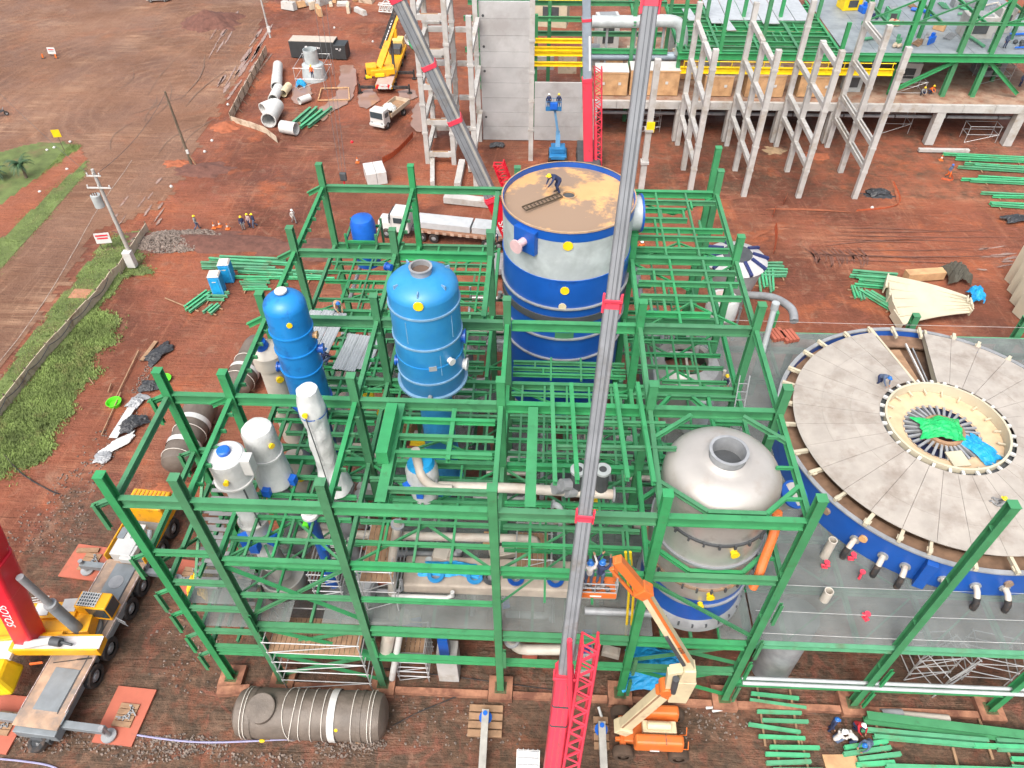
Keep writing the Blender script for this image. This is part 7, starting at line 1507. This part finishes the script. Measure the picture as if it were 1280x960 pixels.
P_(1090, 90, 10.8, 'stand', NAVY, NAVY, BH, 'worker in navy on the far right deck', 0); P_(1255, 60, 10.8, 'stand', DENIM, NAVY, BH, 'worker in blue at the right of the far deck', 0); P_(905, 480, ZD, 'crouch', CLOTHG, NAVY, YH, 'worker with yellow helmet low behind the stainless vessel', 0)
# ================================================================ CLUTTER: STEEL PILES, WRAPPED VESSELS, SCAFFOLDS, PIPES
ORD = ['first', 'second', 'third', 'fourth', 'fifth', 'sixth', 'seventh', 'eighth']
def pile(px, py, ang, n, L_, sp, lab, w_=.22, z=.12, jit_=.25, dz=0, ma=None):
    c = G(px, py); d = V((math.cos(ang), math.sin(ang), 0)); s_ = V((-d.y, d.x, 0)); r_ = random.Random(px * 7 + py)
    for i in range(n):
        o_ = c + s_ * (sp * (i - (n - 1) / 2)) + d * r_.uniform(-jit_, jit_) * L_ * .5; LL_ = L_ * r_.uniform(.8, 1.1); a_ = ang + r_.uniform(-.06, .06); dd = V((math.cos(a_), math.sin(a_), 0))
        zz = z + w_ / 2 + dz * (i % 2)
        o = ibeam(None, 'steel_bar', o_ - dd * LL_ / 2 + V((0, 0, zz)), o_ + dd * LL_ / 2 + V((0, 0, zz)), w_, w_, ma or GREEN2); tag(o, '%s nearest of %s' % (ORD[i], lab) if ang < .5 else '%s from right of %s' % (ORD[i], lab), 'steel bar', lab)
    for k in (-.3, .3):
        q = c + d * k * L_; m = M(q); m.bar(q - s_ * (sp * n / 2 + .3) + V((0, 0, .06)), q + s_ * (sp * n / 2 + .3) + V((0, 0, .06)), .12, .1); o = m.mk('timber_bearer', WOOD); o.location = q; tag(o, ('left' if k < 0 else 'right') + ' timber bearer beneath the ' + lab, 'timber', 'timber bearers')
pile(248, 379, 1.15, 3, 3.4, .5, 'green beams lying slanted left of the toilets'); pile(272, 372, .0, 3, 2.4, .6, 'short green beams in front of the toilets'); pile(266, 388, 1.2, 3, 1.6, .4, 'very short green offcuts below the toilets')
pile(306, 331, -.03, 4, 9, .6, 'long green beams behind the toilets', .3); pile(322, 356, .03, 6, 3.2, .4, 'bundle of green bars right of the toilets', .16); pile(350, 345, 0, 3, 11, .6, 'long green beams lying behind the left frame row', .26)
pile(389, 148, 1.3, 4, 6.2, .9, 'green beams lying in the pipe yard', .38); pile(966, 339, .0, 5, 2.6, .55, 'stack of short green bars beyond the right columns', .24); pile(957, 351, 1.45, 5, 3.6, .35, 'green bars pointing away beyond the right columns', .2)
pile(1093, 352, -.08, 7, 4.2, .4, 'green bar pile left of the ivory panels', .3, .12, .3, .25); pile(1072, 368, 1.5, 4, 2.0, .3, 'little green bundle near the deck edge', .18); pile(1100, 378, 2.2, 3, 4.5, .4, 'slanted green beams at the deck edge', .3)
for px, py, n, L_, s_ in ((1240, 200, 3, 10, 'first green beam pile from the top at the right edge'), (1252, 212, 3, 9, 'second green beam pile at the right edge'), (1262, 228, 3, 10, 'third green beam pile at the right edge'), (1270, 247, 2, 7, 'fourth green beam pile at the right edge'), (1268, 259, 2, 6, 'lowest green beam pile at the right edge')): pile(px, py, -.06, n, L_, .5, s_, .3)
pile(972, 897, -.05, 6, 3.4, .5, 'green bars loosely laid right of the boom lift', .2); pile(990, 950, .03, 4, 2.7, .42, 'green bars at the bottom edge right of the lift', .22); pile(1090, 944, .12, 4, 2.8, .36, 'green bars at the bottom edge below the crowd', .24); pile(1275, 945, 0, 4, 2.2, .5, 'green bars at the lower right corner', .22)
o = ibeam(None, 'lying_girder', G(1078, 901) + V((0, 0, .55)), G(1310, 930) + V((0, 0, .55)), .5, .8, GREEN); tag(o, 'long heavy green girder lying at lower right', 'girder')
for a, b, lab in (((1075, 914), (1232, 928), 'green beam just below the heavy girder'), ((1090, 923), (1215, 934), 'green beam second below the heavy girder'), ((1214, 934), (1310, 938), 'green beam below the girder at the right edge'), ((1105, 960), (1300, 966), 'green beam along the bottom picture edge')): o = ibeam(None, 'steel_bar', G(*a) + V((0, 0, .3)), G(*b) + V((0, 0, .3)), .24, .3, GREEN2); tag(o, lab, 'steel bar')
for a, b, lab in (((1094, 905), (1102, 940), 'first timber across under the long girder'), ((1190, 935), (1200, 972), 'timber below the girder near the bottom edge'), ((1220, 890), (1240, 950), 'long timber under the girder at right')): lying(*a, *b, .16, .14, lab, 'timber', WOOD, .02)
def gpipe(a, b, r, lab, ma=PIPEW, z=None):
    A_, B_2 = G(*a), G(*b); zz = r + .05 if z is None else z; m = M(A_); m.lathe([(r * .86, 0), (r, 0), (r, (B_2 - A_).length), (r * .86, (B_2 - A_).length), (r * .86, 0)], A_ + V((0, 0, zz)), 20, ax=B_2 - A_); o = m.mk('pipe', ma, smooth=True); o.location = A_; tag(o, lab, 'pipe')
gpipe((1125, 897), (1183, 902), .28, 'cream pipe lying behind the long girder'); gpipe((1099, 895), (1125, 895), .3, 'dark flanged pipe end left of the cream pipe', GREY)
for i, (a, b, lab) in enumerate((((882, 886), (932, 881), 'white bar lying by the right column foot'), ((890, 890), (918, 885), 'second white bar by the right column foot'), ((748, 885), (752, 898), 'white rod standing near the crane outrigger'))): gpipe(a, b, .09, lab, WHITE)
q = G(1052, 957); M_ = M().box((0, 0, .06), (2.0, 1.2, .08), .05).mk('plywood_sheet', CRATE, bevel=.01); M_.location = (q.x, q.y, 0); tag(M_, 'plywood sheet at the bottom edge by the green bars', 'plywood')
# ---- wrapped vessels on the ground
def wrapped(a, b, r, lab, straps, seed, dome=True):
    A_, B_2 = G(*a), G(*b); A_.z = B_2.z = 0; d = B_2 - A_; L_ = d.length; ang = math.atan2(d.y, d.x)
    t = thing('wrapped_vessel', lab, 'vessel', A_, ang); n = 40; rings = []; prof = [(.0, .15), (.12, .6), (.35, .9), (.8, 1.0)] + [(.8 + (L_ - 1.6) * k / 14, 1.0) for k in range(1, 14)] + [(L_ - .8, 1.0), (L_ - .35, .9), (L_ - .12, .6), (L_, .15)]
    m = M()
    for x, k in prof: rings.append([V((x, r * k * math.cos(2 * PI * i / n) * (1 + .035 * noise.noise((x * 1.5, i * .5, seed))), r + .12 + r * k * math.sin(2 * PI * i / n) * (1 + .035 * noise.noise((x * 1.5, i * .5 + 9, seed))))) for i in range(n)])
    m.loft(rings); m.mk('tarpaulin', WRAP, t, smooth=True)
    for x, tw, ma, wd in straps:
        m = M(); pts = [V((x + tw * math.sin(2 * PI * i / 24), (r * 1.02 + .03) * math.cos(2 * PI * i / 24), r + .12 + (r * 1.02 + .03) * math.sin(2 * PI * i / 24))) for i in range(25)]
        if wd < .1: m.tube(pts, wd, 6)
        else: m.lathe([(r * 1.03 + .03, -wd / 2), (r * 1.03 + .035, wd / 2)], (x, 0, r + .12), 40, ax=(1, 0, 0))
        m.mk('rope' if wd < .1 else 'white_band', ROPE if wd < .1 else WHITE, t)
    for x in (L_ * .2, L_ * .8): M().box((x, 0, .1), (.3, r * 1.5, .22)).mk('cradle', WOOD, t)
    return t
t = wrapped((303, 902), (489, 908), 1.42, 'long tarpaulin wrapped vessel with ropes lying in front of the frame', [(.75, .05, ROPE, .025), (.95, .05, ROPE, .025), (3.6, .35, ROPE, .025), (3.6, -.35, ROPE, .025), (4.2, .12, ROPE, .025), (4.9, .1, ROPE, .025), (5.6, .05, ROPE, .025), (6.15, 0, WHITE, .42), (7.3, .08, ROPE, .025), (8.3, .04, ROPE, .025), (8.5, .05, ROPE, .025)], 1)
M().cyl((2.0, -.15, 2.4), (2.0, -.3, 3.15), .85, n=28).mk('branch_stub', WRAP, t, bevel=.05); M().ball((1.7, -1.25, .5), .12, 8, 5, (1.6, 1, .7)).mk('yellow_tag', YEL2, t); M().ball((6.5, -1.1, 2.3), .14, 8, 5).mk('yellow_tag', YEL2, t)
M().lathe([(1.47, -.12), (1.47, .12)], (1.25, 0, 1.54), 36, ax=(1, 0, 0)).mk('tarpaulin_ridge', WRAP, t); M().lathe([(1.47, -.1), (1.47, .1)], (7.8, 0, 1.54), 36, ax=(1, 0, 0)).mk('tarpaulin_ridge', WRAP, t)
wrapped((226, 600), (262, 512), 1.3, 'dark wrapped vessel with white bands lying left of the frame', [(1.0, 0, ROPE, .03), (2.2, 0, WHITE, .5), (3.6, .05, ROPE, .03), (4.6, 0, WHITE, .5)], 2); wrapped((300, 500), (330, 440), 1.25, 'second dark wrapped vessel behind the first at left', [(1.0, 0, ROPE, .03), (2.0, 0, WHITE, .4), (3.2, .05, ROPE, .03)], 3)
# ---- scaffolds
SCM = mat('scaffold_tube', (.5, .5, .5), .4, .4, var=.1)
def scaff(X, Y, z0, lx, ly, h, n, lab, plank=True, rz=0):
    t = thing('scaffold_tower', lab, 'scaffold', (X, Y, z0), rz)
    for x in (0, lx):
        for y in (0, ly): M().cyl((x, y, 0), (x, y, h), .04, n=6).mk('standard', SCM, t)
    for k in range(1, n + 1):
        z = h * k / n
        for y in (0, ly): M().cyl((-.1, y, z), (lx + .1, y, z), .035, n=6).mk('ledger', SCM, t)
        for x in (0, lx): M().cyl((x, -.1, z), (x, ly + .1, z), .035, n=6).mk('transom', SCM, t)
        if k % 2: M().cyl((0, 0, z - h / n), (lx, 0, z), .03, n=6).mk('diagonal', SCM, t)
    if plank:
        for k in range(int(lx / .3)): M().box((.16 + .3 * k, ly / 2, h * (n - 1) / n + .06), (.27, ly, .05)).mk('plank', WOOD, t)
    return t
q = G(460, 762, ZD); scaff(q.x, q.y, ZD, 1.8, 3.6, 4.2, 4, 'scaffold tower with plank platform left of the front middle'); q = G(645, 735, ZD); scaff(q.x, q.y, ZD, 2.0, 2.4, 3.2, 3, 'scaffold tower behind the front middle column'); q = G(395, 745, ZD); scaff(q.x, q.y, ZD, 1.6, 2.2, 2.4, 4, 'scaffold between steel hopper and blue pipe', False); q = G(340, 825, 4.4); scaff(q.x, q.y, 0.3, 5.5, 2.2, 6.4, 5, 'wide scaffold under the left front deck'); q = G(500, 850); scaff(q.x, q.y, 0, 1.9, 2.0, 4.0, 6, 'scaffold stair left of the concrete pier')
for i, (px, py, a_) in enumerate(((1130, 850, .1), (1165, 872, .5), (1200, 845, -.2))): q = G(px, py); scaff(q.x, q.y, 0, 2.6, 1.8, 2.8, 3, ['leftmost scaffold under the right deck', 'middle scaffold under the right deck', 'rightmost scaffold under the right deck'][i], False, a_)
q = G(1225, 432, 0); scaff(45.0, 27.5, 0, 5, 3, 8.5, 5, 'tall scaffold at the far right corner of the deck', False)
q = G(1110, 180); scaff(q.x, q.y + 3, 0, 3.5, 2, 7, 5, 'scaffold against the raised platform right of the frames', False); q = G(800, 165); scaff(q.x, q.y, 0, 2.6, 1.6, 2.4, 3, 'small scaffold under the raised platform', False); q = G(1225, 105, 5.3); scaff(q.x, q.y, 5.3, 3.6, 2.6, 4.5, 4, 'scaffold round the grey cabinet under the far deck', False); q = G(1205, 178); scaff(q.x, q.y, 0, 4, 1.6, 2.2, 2, 'low scaffold heap before the platform', False)
# ---- cage with cylinder, near the container
q = G(372, 112); t = scaff(q.x, q.y, 0, 4.2, 5.5, 3.2, 2, 'pale scaffold cage round a steel cylinder in the pipe yard', False)
q = G(394, 98); t = thing('steel_cylinder', 'open stainless cylinder inside the pale cage', 'vessel', (q.x, q.y, 0)); M().lathe([(1.9, 0), (1.6, 2.2), (1.05, 2.4), (1.05, 4.4), (.95, 4.4), (.95, 2.6)], n=32).mk('shell', GALV, t, smooth=True)
q = G(378, 106); tarp('blue_sheet', 'bright blue sheet beside the caged cylinder', (q.x, q.y - .6, .0), .9, .8, 1.0, TARPB, 40)
# ---- white pipe pieces in the pipe yard
for i, (a, b, r_) in enumerate((((348, 102), (349, 88), .75), ((347, 116), (348, 103), .8), ((343, 131), (350, 117), .75), ((338, 160), (348, 141), 1.05), ((330, 144), (344, 138), .85), ((354, 166), (372, 169), .85))): gpipe(a, b, r_, ['farthest white pipe piece in the row', 'second white pipe piece in the row', 'white pipe piece with dark mouth in the row', 'large open white pipe nearest the low wall', 'white pipe bend stub at the left of the row', 'detached white pipe piece at the corner'][i], WHITE)
gpipe((375, 131), (388, 126), .5, 'white ring piece near the blue sheet', WHITE); gpipe((355, 122), (362, 112), .55, 'rusty rimmed pipe half behind the row', CREAM); gpipe((511, 57), (518, 54), .9, 'white drum lying behind the leaning boom', WHITE); gpipe((516, 62), (522, 60), 1.0, 'green drum lying behind the leaning boom', GREEN2)
FRM = thing('steel_tray_frame', 'empty rectangular metal frame lying on the wet ground', 'frame', G(398, 127)); A_ = G(398, 127)
for a, b in (((398, 127), (437, 126)), ((437, 126), (436, 111)), ((436, 111), (402, 112)), ((402, 112), (398, 127))): m = M(A_); m.bar(G(*a) + V((0, 0, .2)), G(*b) + V((0, 0, .2)), .14); m.mk('frame_bar', CRATE, FRM)
# ---- rubble and concrete pieces at the top edge
r_ = random.Random(5); RO_ = ('first', 'second', 'third', 'fourth', 'fifth', 'sixth', 'seventh', 'eighth', 'ninth', 'tenth', 'eleventh', 'twelfth', 'thirteenth', 'last')
for i in range(14):
    px, py = 362 + 7.4 * i, r_.uniform(1, 18); q = G(px, py); s_ = (r_.uniform(1, 3.5), r_.uniform(.6, 1.4), r_.uniform(.5, 1.4)); m = M(); m.box((0, 0, s_[2] / 2), s_, 0, (.9, .85), r_.uniform(-.2, .2)); o = m.mk('rubble_block', (CONC, BOARD, CRATE)[i % 3], bevel=.05); o.location = (q.x, q.y, 0); o.rotation_euler = (0, 0, r_.uniform(0, 3)); tag(o, '%s rubble block at the top edge, %s from left' % (('pale concrete', 'beige', 'plywood brown')[i % 3], RO_[i]), 'rubble', 'rubble blocks at the top edge')
t = thing('white_lattice', 'white lattice jib lying on the ground at the top edge', 'lattice', G(474, 18)); A_ = G(474, 18); m = M(A_); truss(m, A_ + V((0, 0, .5)), G(500, 20) + V((0, 0, .5)), A_ + V((0, 0, 1.6)), G(500, 20) + V((0, 0, 1.6)), 5, .07, (0, 1, 0), 1); m.mk('lattice_part', WHITE, t); m = M(A_); truss(m, A_ + V((.5, 1, .5)), A_ + V((2.2, 14, .5)), A_ + V((1.6, 1, .5)), A_ + V((3.4, 14, .5)), 6, .07, (0, 0, 1), 1); m.mk('lattice_part', WHITE, t)
# ---- ivory tank panels behind the deck
c = G(1165, 392)
for i in range(5):
    t = thing('tank_segment', ['nearest', 'second nearest', 'middle', 'second farthest', 'farthest'][i] + ' ivory wedge panel of the fan behind the deck', 'panel', (c.x - 4.3 + .1 * i, c.y - 1.9 + 1.3 * i, .75 + .12 * i), .2 - .15 * i); pf_ = []
    m = M(); nx = 10
    for k in range(nx + 1):
        x = k / nx * 7.4; wv = .92 - .5 * k / nx; zz = 1.0 * math.sin(PI * k / nx * .9) * .3
        pf_.append([V((x, -wv, zz)), V((x, wv, zz + .25)), V((x, wv, zz + .33)), V((x, -wv, zz + .08))])
    m.loft(pf_); m.mk('sheet', IVORY, t); M().bar((0, -.95, -.2), (0, .95, .05), .14, 1.0).mk('end_flange', IVORY, t); M().bar((7.4, -.45, .1), (7.4, .45, .25), .12, .7).mk('end_flange', IVORY, t); m = M(); m.bar((.1, 0, .3), (7.3, 0, .5), .06, .16); m.mk('stiffener', IVORY, t)
for i in range(4):
    c = G(1262, 380); t = thing('ivory_box_section', ['front', 'second', 'third', 'rear'][i] + ' ivory box section at the right picture edge', 'panel', (c.x + .6 + .5 * i, c.y - 2 + 1.8 * i, .1), .25); M().box((1.5, 0, 1.1 + .3 * i), (4, 1.6, 2.2 + .6 * i), 0, (.9, .8)).mk('shell', IVORY, t, bevel=.05); M().box((-.55, 0, 1.1 + .3 * i), (.3, 1.9, 2.4 + .6 * i)).mk('end_flange', IVORY, t)
q = G(1192, 348); o = tarp('olive_cover', 'dark olive cover slung behind the ivory panels', (q.x, q.y, .02), 1.5, 1.6, 1.6, mat('olive_canvas', (.07, .065, .05), .9), 51); q = G(1217, 376); tarp('blue_bag', 'light blue bag at the end of the ivory panels', (q.x, q.y, .3), .8, 1.2, 1.2, TARPB, 52)
lying(1130, 350, 1176, 347, 1.0, .9, 'timber dunnage behind the ivory panels', 'timber_dunnage', CRATE)
# ---- white roof sheets on the joists
def sheets(px, py, n, w_, L_, rz, lab, z):
    q = G(px, py, z); t = thing('roof_sheet_stack', lab, 'roof sheets', (q.x, q.y, z), rz)
    for i in range(n):
        m = M(); rings = []; N = 8
        for k in range(N + 1): x = -w_ / 2 + w_ * k / N; zz = .06 if k % 2 else 0; rings.append([V((x, -L_ / 2, zz)), V((x, L_ / 2, zz)), V((x, L_ / 2, zz + .03)), V((x, -L_ / 2, zz + .03))])
        m.loft(rings); o = m.mk('sheet', CORR, t); o.location = ((i - (n - 1) / 2) * w_ * 1.04, random.uniform(-.3, .3), .03 + .01 * (i % 2))
sheets(392, 428, 3, .85, 6.2, -.1, 'long white corrugated sheets beside the slim blue column', ZM + .1); sheets(447, 442, 3, .75, 3.4, -.12, 'shorter white corrugated sheets left of the light blue vessel', ZM + .1)
# ---- horizontal beige vessel with blue manholes on the deck, grey trough before it
a, b = G(505, 722, ZD + .5), G(770, 728, ZD + .5); c = (a + b) / 2; t = thing('manhole_vessel', 'long beige flat vessel with a row of blue manholes on the deck', 'vessel', (c.x, c.y, ZD)); Lw = (b - a).length
M().box((0, .2, .45), (Lw, 2.0, .9)).mk('body', mat('beige_top', (.4, .34, .28), .7, var=.15), t, bevel=.12)
for px, ma in ((545, SKYB), (594, SKYB), (614, DGREY), (645, BLUE), (694, BLUE)):
    q = G(px, 722, ZD + 1.0); x = q.x - c.x; o = M().lathe([(.34, .85), (.34, 1.15), (.5, 1.15), (.5, 1.25), (.28, 1.25), (.28, .9)], (x, -.25, 0), 24).mk('manhole', ma, t, smooth=True); M().cyl((x, -.25, .9), (x, -.25, .98), .3).mk('manhole_cover', GREY, o)
q = G(562, 712, ZD + 1); o = tarp('blue_cover', 'light blue plastic over the manhole vessel', (q.x, q.y, ZD + .95), 1.9, .6, .3, TARPB, 61)
# ---- pipes in and around the frame
def prun(lab, pts, r, ma, nm='pipe_run', fl=True):
    pts = [V(p) for p in pts]; O_ = pts[0]; t = thing(nm, lab, 'pipe', O_); P = []
    for i, p in enumerate(pts):
        if 0 < i < len(pts) - 1:
            a, b = (pts[i - 1] - p).normalized() * r * 1.6, (pts[i + 1] - p).normalized() * r * 1.6
            P += [p + a, p + (a + b) * .3, p + b]
        else: P.append(p)
    m = M(O_); m.tube(P, r, 14); m.mk('pipe', ma, t, smooth=True)
    for e in ((0, 1), (-1, -2)) if fl else (): d = (pts[e[1]] - pts[e[0]]).normalized(); m = M(O_); m.cyl(pts[e[0]], pts[e[0]] + d * .1, r * 1.5, n=16); m.mk('flange', GREY, t)
    return t
z6 = ZM + .6
t = prun('long cream pipe on the joists with grey couplings, front centre', [GY(545, 608, 4.0), GY(640, 610, 4.0), GY(768, 618, 4.0)], .27, PIPEW); O_ = t.location
for px, py in ((697, 610), (706, 606), (712, 614)): q = GY(px, py, 3.9); m = M(O_); m.cyl(q + V((-.2, -.1, .1)), q + V((.25, .1, -.1)), .33, n=14); m.mk('coupling', GREY, t)
for px in (722, 752): q = GY(px, 600, 4.2); tt = thing('grey_vent', ['left', 'right'][px > 730] + ' dark grey vent pipe beside the long cream pipe', 'vent', q); M().tube([(0, 0, -1), (0, 0, .8)], .36, 16).mk('barrel', DGREY, tt, smooth=True); M().lathe([(.3, .75), (.42, .75), (.42, .9), (.2, .9)], n=18).mk('cap', GALV, tt)
BP = GY(424, 747, 2.6); t = thing('blue_pipe', 'tall bright blue pipe with pale cap rising from the deck', 'pipe', (BP.x, 2.6, ZD)); zt2 = GY(391, 640, 2.6).z - ZD; M().tube([(0, 0, 0), (0, 0, zt2)], .29, 16).mk('pipe', BLUE, t, smooth=True); M().lathe([(.3, zt2 - .3), (.45, zt2 - .3), (.45, zt2 - .1), (.3, zt2), (.22, zt2 + .5), (.01, zt2 + .55)], n=18).mk('cap', WHITE, t, smooth=True); M().box((.35, -.2, zt2 * .62), (.35, .3, .6)).mk('bracket', BLUE2, t); M().box((-.3, -.2, zt2 - .9), (.3, .3, .3)).mk('green_tag', LIME, t)
prun('pale pipe running behind the front joists to the right', [GY(365, 668, 4.5), GY(440, 668, 4.5), GY(600, 672, 4.5), GY(670, 674, 4.5), GY(676, 700, 4.5)], .26, PIPEW); prun('pale pipe standing in the front scaffold', [GY(490, 775, 2.2), GY(490, 700, 2.2), GY(497, 655, 2.4)], .24, PIPEW); prun('thin steel pipes under the front beam', [GY(690, 630, 3), GY(700, 632, 3), GY(702, 668, 3)], .16, GALV)
prun('grey pipe bend under the grey deck, front centre', [G(640, 800, 6), G(648, 812, 4.6), G(715, 812, 4.6)], .32, PIPEW); prun('cream pipe pair left of the concrete pier', [G(487, 790, 6.5), G(482, 815, 4)], .4, PIPEW, fl=False); prun('white pipe leaning at the left front foot', [G(500, 792, 6.5), G(490, 848, 1)], .2, WHITE, fl=False)
for i in range(2): prun(['upper', 'lower'][i] + ' long bright pipe on the low beam at right', [(F_ + .5, -.25 + .3 * i, 3.2), (48, -.25 + .3 * i, 3.2)], .12, GALV, fl=False)
for i in range(26): o = 0
q = G(965, 850); t = thing('grey_column_tank', 'fat grey cylinder under the front right deck', 'tank', (q.x, 2.2, 0)); M().lathe([(1.2, 0), (1.2, 7.0)], n=32, cap1=True).mk('shell', GREY, t, smooth=True)
q = G(563, 840); t = thing('concrete_pier', 'square concrete pier with blue support under the front deck', 'pier', (q.x, q.y, 0)); M().box((0, 0, 1.6), (1.3, 1.3, 3.2)).mk('shaft', CONC, t, bevel=.04); M().box((-.1, -.2, 4.2), (.6, .4, 2.2)).mk('support', BLUE, t)
q = G(727, 835); t = thing('concrete_pier', 'concrete pier with blue support behind the red crane boom', 'pier', (q.x, q.y, 0)); M().box((0, 0, 1.5), (1.1, 1.1, 3.0)).mk('shaft', CONC, t, bevel=.04); M().box((0, -.2, 4.2), (.6, .4, 2.4)).mk('support', BLUE, t)
q = G(826, 832, 2); tarp('blue_cover_sheet', 'light blue cover sheet under the stainless vessel', (q.x, q.y, 1.2), 2.6, 1.6, 1.0, TARPB, 70)
for i, px in enumerate((786, 792)): prun(['left', 'right'][i] + ' yellow ladder rail beside the lift basket', [GY(px - 4, 690, .8), GY(px, 742, .8), GY(px - 4, 800, .8)], .07, YEL2, 'yellow_rail', False)
q = G(255, 735, 6); tarp('yellow_net', 'crumpled yellow net hanging in the stair bay', (q.x, q.y, 6.1), .7, 1.2, 1.4, mat('yellow_netting', (.7, .4, .02), .8, var=.3, scale=4), 71)
for i, (px, py) in enumerate(((970, 421), (985, 423))):
    q = G(px, py, ZD); t = thing('timber_pallet', ['left', 'right'][i] + ' orange timber pallet on the far corner of the deck', 'pallet', (q.x, q.y, ZD + .05), .3)
    for k in range(4): M().box((-.45 + .3 * k, 0, .2), (.24, 1.3, .3)).mk('brick_row', TERRA, t)
    for y in (-.5, .5): M().box((0, y, .03), (1.3, .12, .06)).mk('bearer', WOOD, t)
t = thing('access_ladder', 'long steel access ladder leaning behind the stainless vessel', 'ladder', (13.3, 7.4, ZD)); 
for s_ in (-.28, .28): M().bar((s_, 0, 0), (s_ + .6, 4.6, 9), .06).mk('stile', GREY, t)
for k in range(20): M().bar((-.28 + .6 * k / 20, 4.6 * k / 20, 9 * k / 20), (.28 + .6 * k / 20, 4.6 * k / 20, 9 * k / 20), .045).mk('rung', GREY, t)
def where(x, y): return ('front', 'second', 'third', 'rear')[min(3, int(y / 6.9))] + ' row, ' + ('left', 'middle left', 'middle right', 'right')[0 if x < -7.5 else 1 if x < 0 else 2 if x < 7.5 else 3] + ' bay'
CN = {'cream_pipe': 'cream', 'galvanised_cladding': 'galvanised', 'grey_steel': 'grey', 'white_paint': 'white', 'stainless_steel': 'stainless', 'dark_grey': 'dark', 'green_primer': 'green', 'crate_plywood': 'plywood', 'bright_blue_plastic': 'blue', 'precast_concrete': 'pale grey', 'outrigger_mat_orange': 'terracotta', 'safety_yellow': 'yellow', 'blue_paint': 'blue'}
# ---- busy lower interior: short pipes, drums and boxes seen through the joists
r_ = random.Random(33)
for i in range(105):
    x = r_.uniform(-13.3, 13.4); y = r_.uniform(1.2, 26); z = r_.choice((ZD + .1, ZD + .1, 4.5, 11.6, .2))
    if math.hypot(x - TX, y - TY) < 4.6 or math.hypot(x - VX, y - VY) < 3.4 or math.hypot(x - LX, y - LY) < 1.6: continue
    al = r_.random() < .5; L_ = r_.uniform(1.5, 5.5); rad = r_.uniform(.09, .26); d = V((L_, 0, 0)) if al else V((0, L_, 0)); ma = r_.choice((PIPEW, GALV, GREY, GREY, WHITE, STEEL, DGREY, GREEN2, PIPEW))
    m = M(); m.tube([V((0, 0, 0)), d * .9, d + V((0, 0, .25)), d + V((0, 0, r_.uniform(.6, 1.6)))], rad, 12); o = m.mk('process_pipe', ma, smooth=True); o.location = (x, y, z + rad); tag(o, '%s %s pipe below the joists, %s' % ('long' if L_ > 3.6 else 'short', CN[ma.name], where(x, y)), 'pipe', 'pipes below the joists')
for i in range(85):
    x = r_.uniform(-13.3, 13.4); y = r_.uniform(.8, 26.5); z = r_.choice((ZD + .06, ZD + .06, .05))
    if math.hypot(x - TX, y - TY) < 4.6 or math.hypot(x - VX, y - VY) < 3.4: continue
    s_ = (r_.uniform(.5, 1.6), r_.uniform(.4, 1.3), r_.uniform(.25, 1.1)); ma = r_.choice((GREY, CRATE, WHITE, BLUE2, CONC, DGREY, TERRA, YEL2, PIPEW)); m = M(); m.box((0, 0, s_[2] / 2), s_); m.box((0, 0, s_[2] + .04), (s_[0] * .8, s_[1] * .8, .08)); o = m.mk('stored_box', ma, bevel=.03); o.location = (x, y, z); o.rotation_euler = (0, 0, r_.uniform(-.4, .4)); tag(o, '%s %s box stored below the joists, %s' % ('tall' if s_[2] > .7 else 'low', CN[ma.name], where(x, y)), 'box', 'boxes below the joists')
for i in range(26):
    x = r_.uniform(-13, 13); y = r_.uniform(7, 26)
    if math.hypot(x - TX, y - TY) < 5.2 or math.hypot(x - LX, y - LY) < 2: continue
    if i < 10: R_ = r_.uniform(.5, .95); h = r_.uniform(1.5, 3.5); ma = r_.choice((STEEL, GALV, GREY, PIPEW, BLUE)); t = thing('process_drum', 'upright %s drum on the deck below the joists, %s' % (CN[ma.name], where(x, y)), 'drum', (x, y, ZD + .04), 0, 'drums below the joists'); M().lathe([(R_, 0), (R_, h), (R_ * .7, h + .25), (.1, h + .32)], n=24).mk('shell', ma, t, smooth=True); M().cyl((0, 0, h + .2), (0, 0, h + .6), .14).mk('top_nozzle', GREY, t)
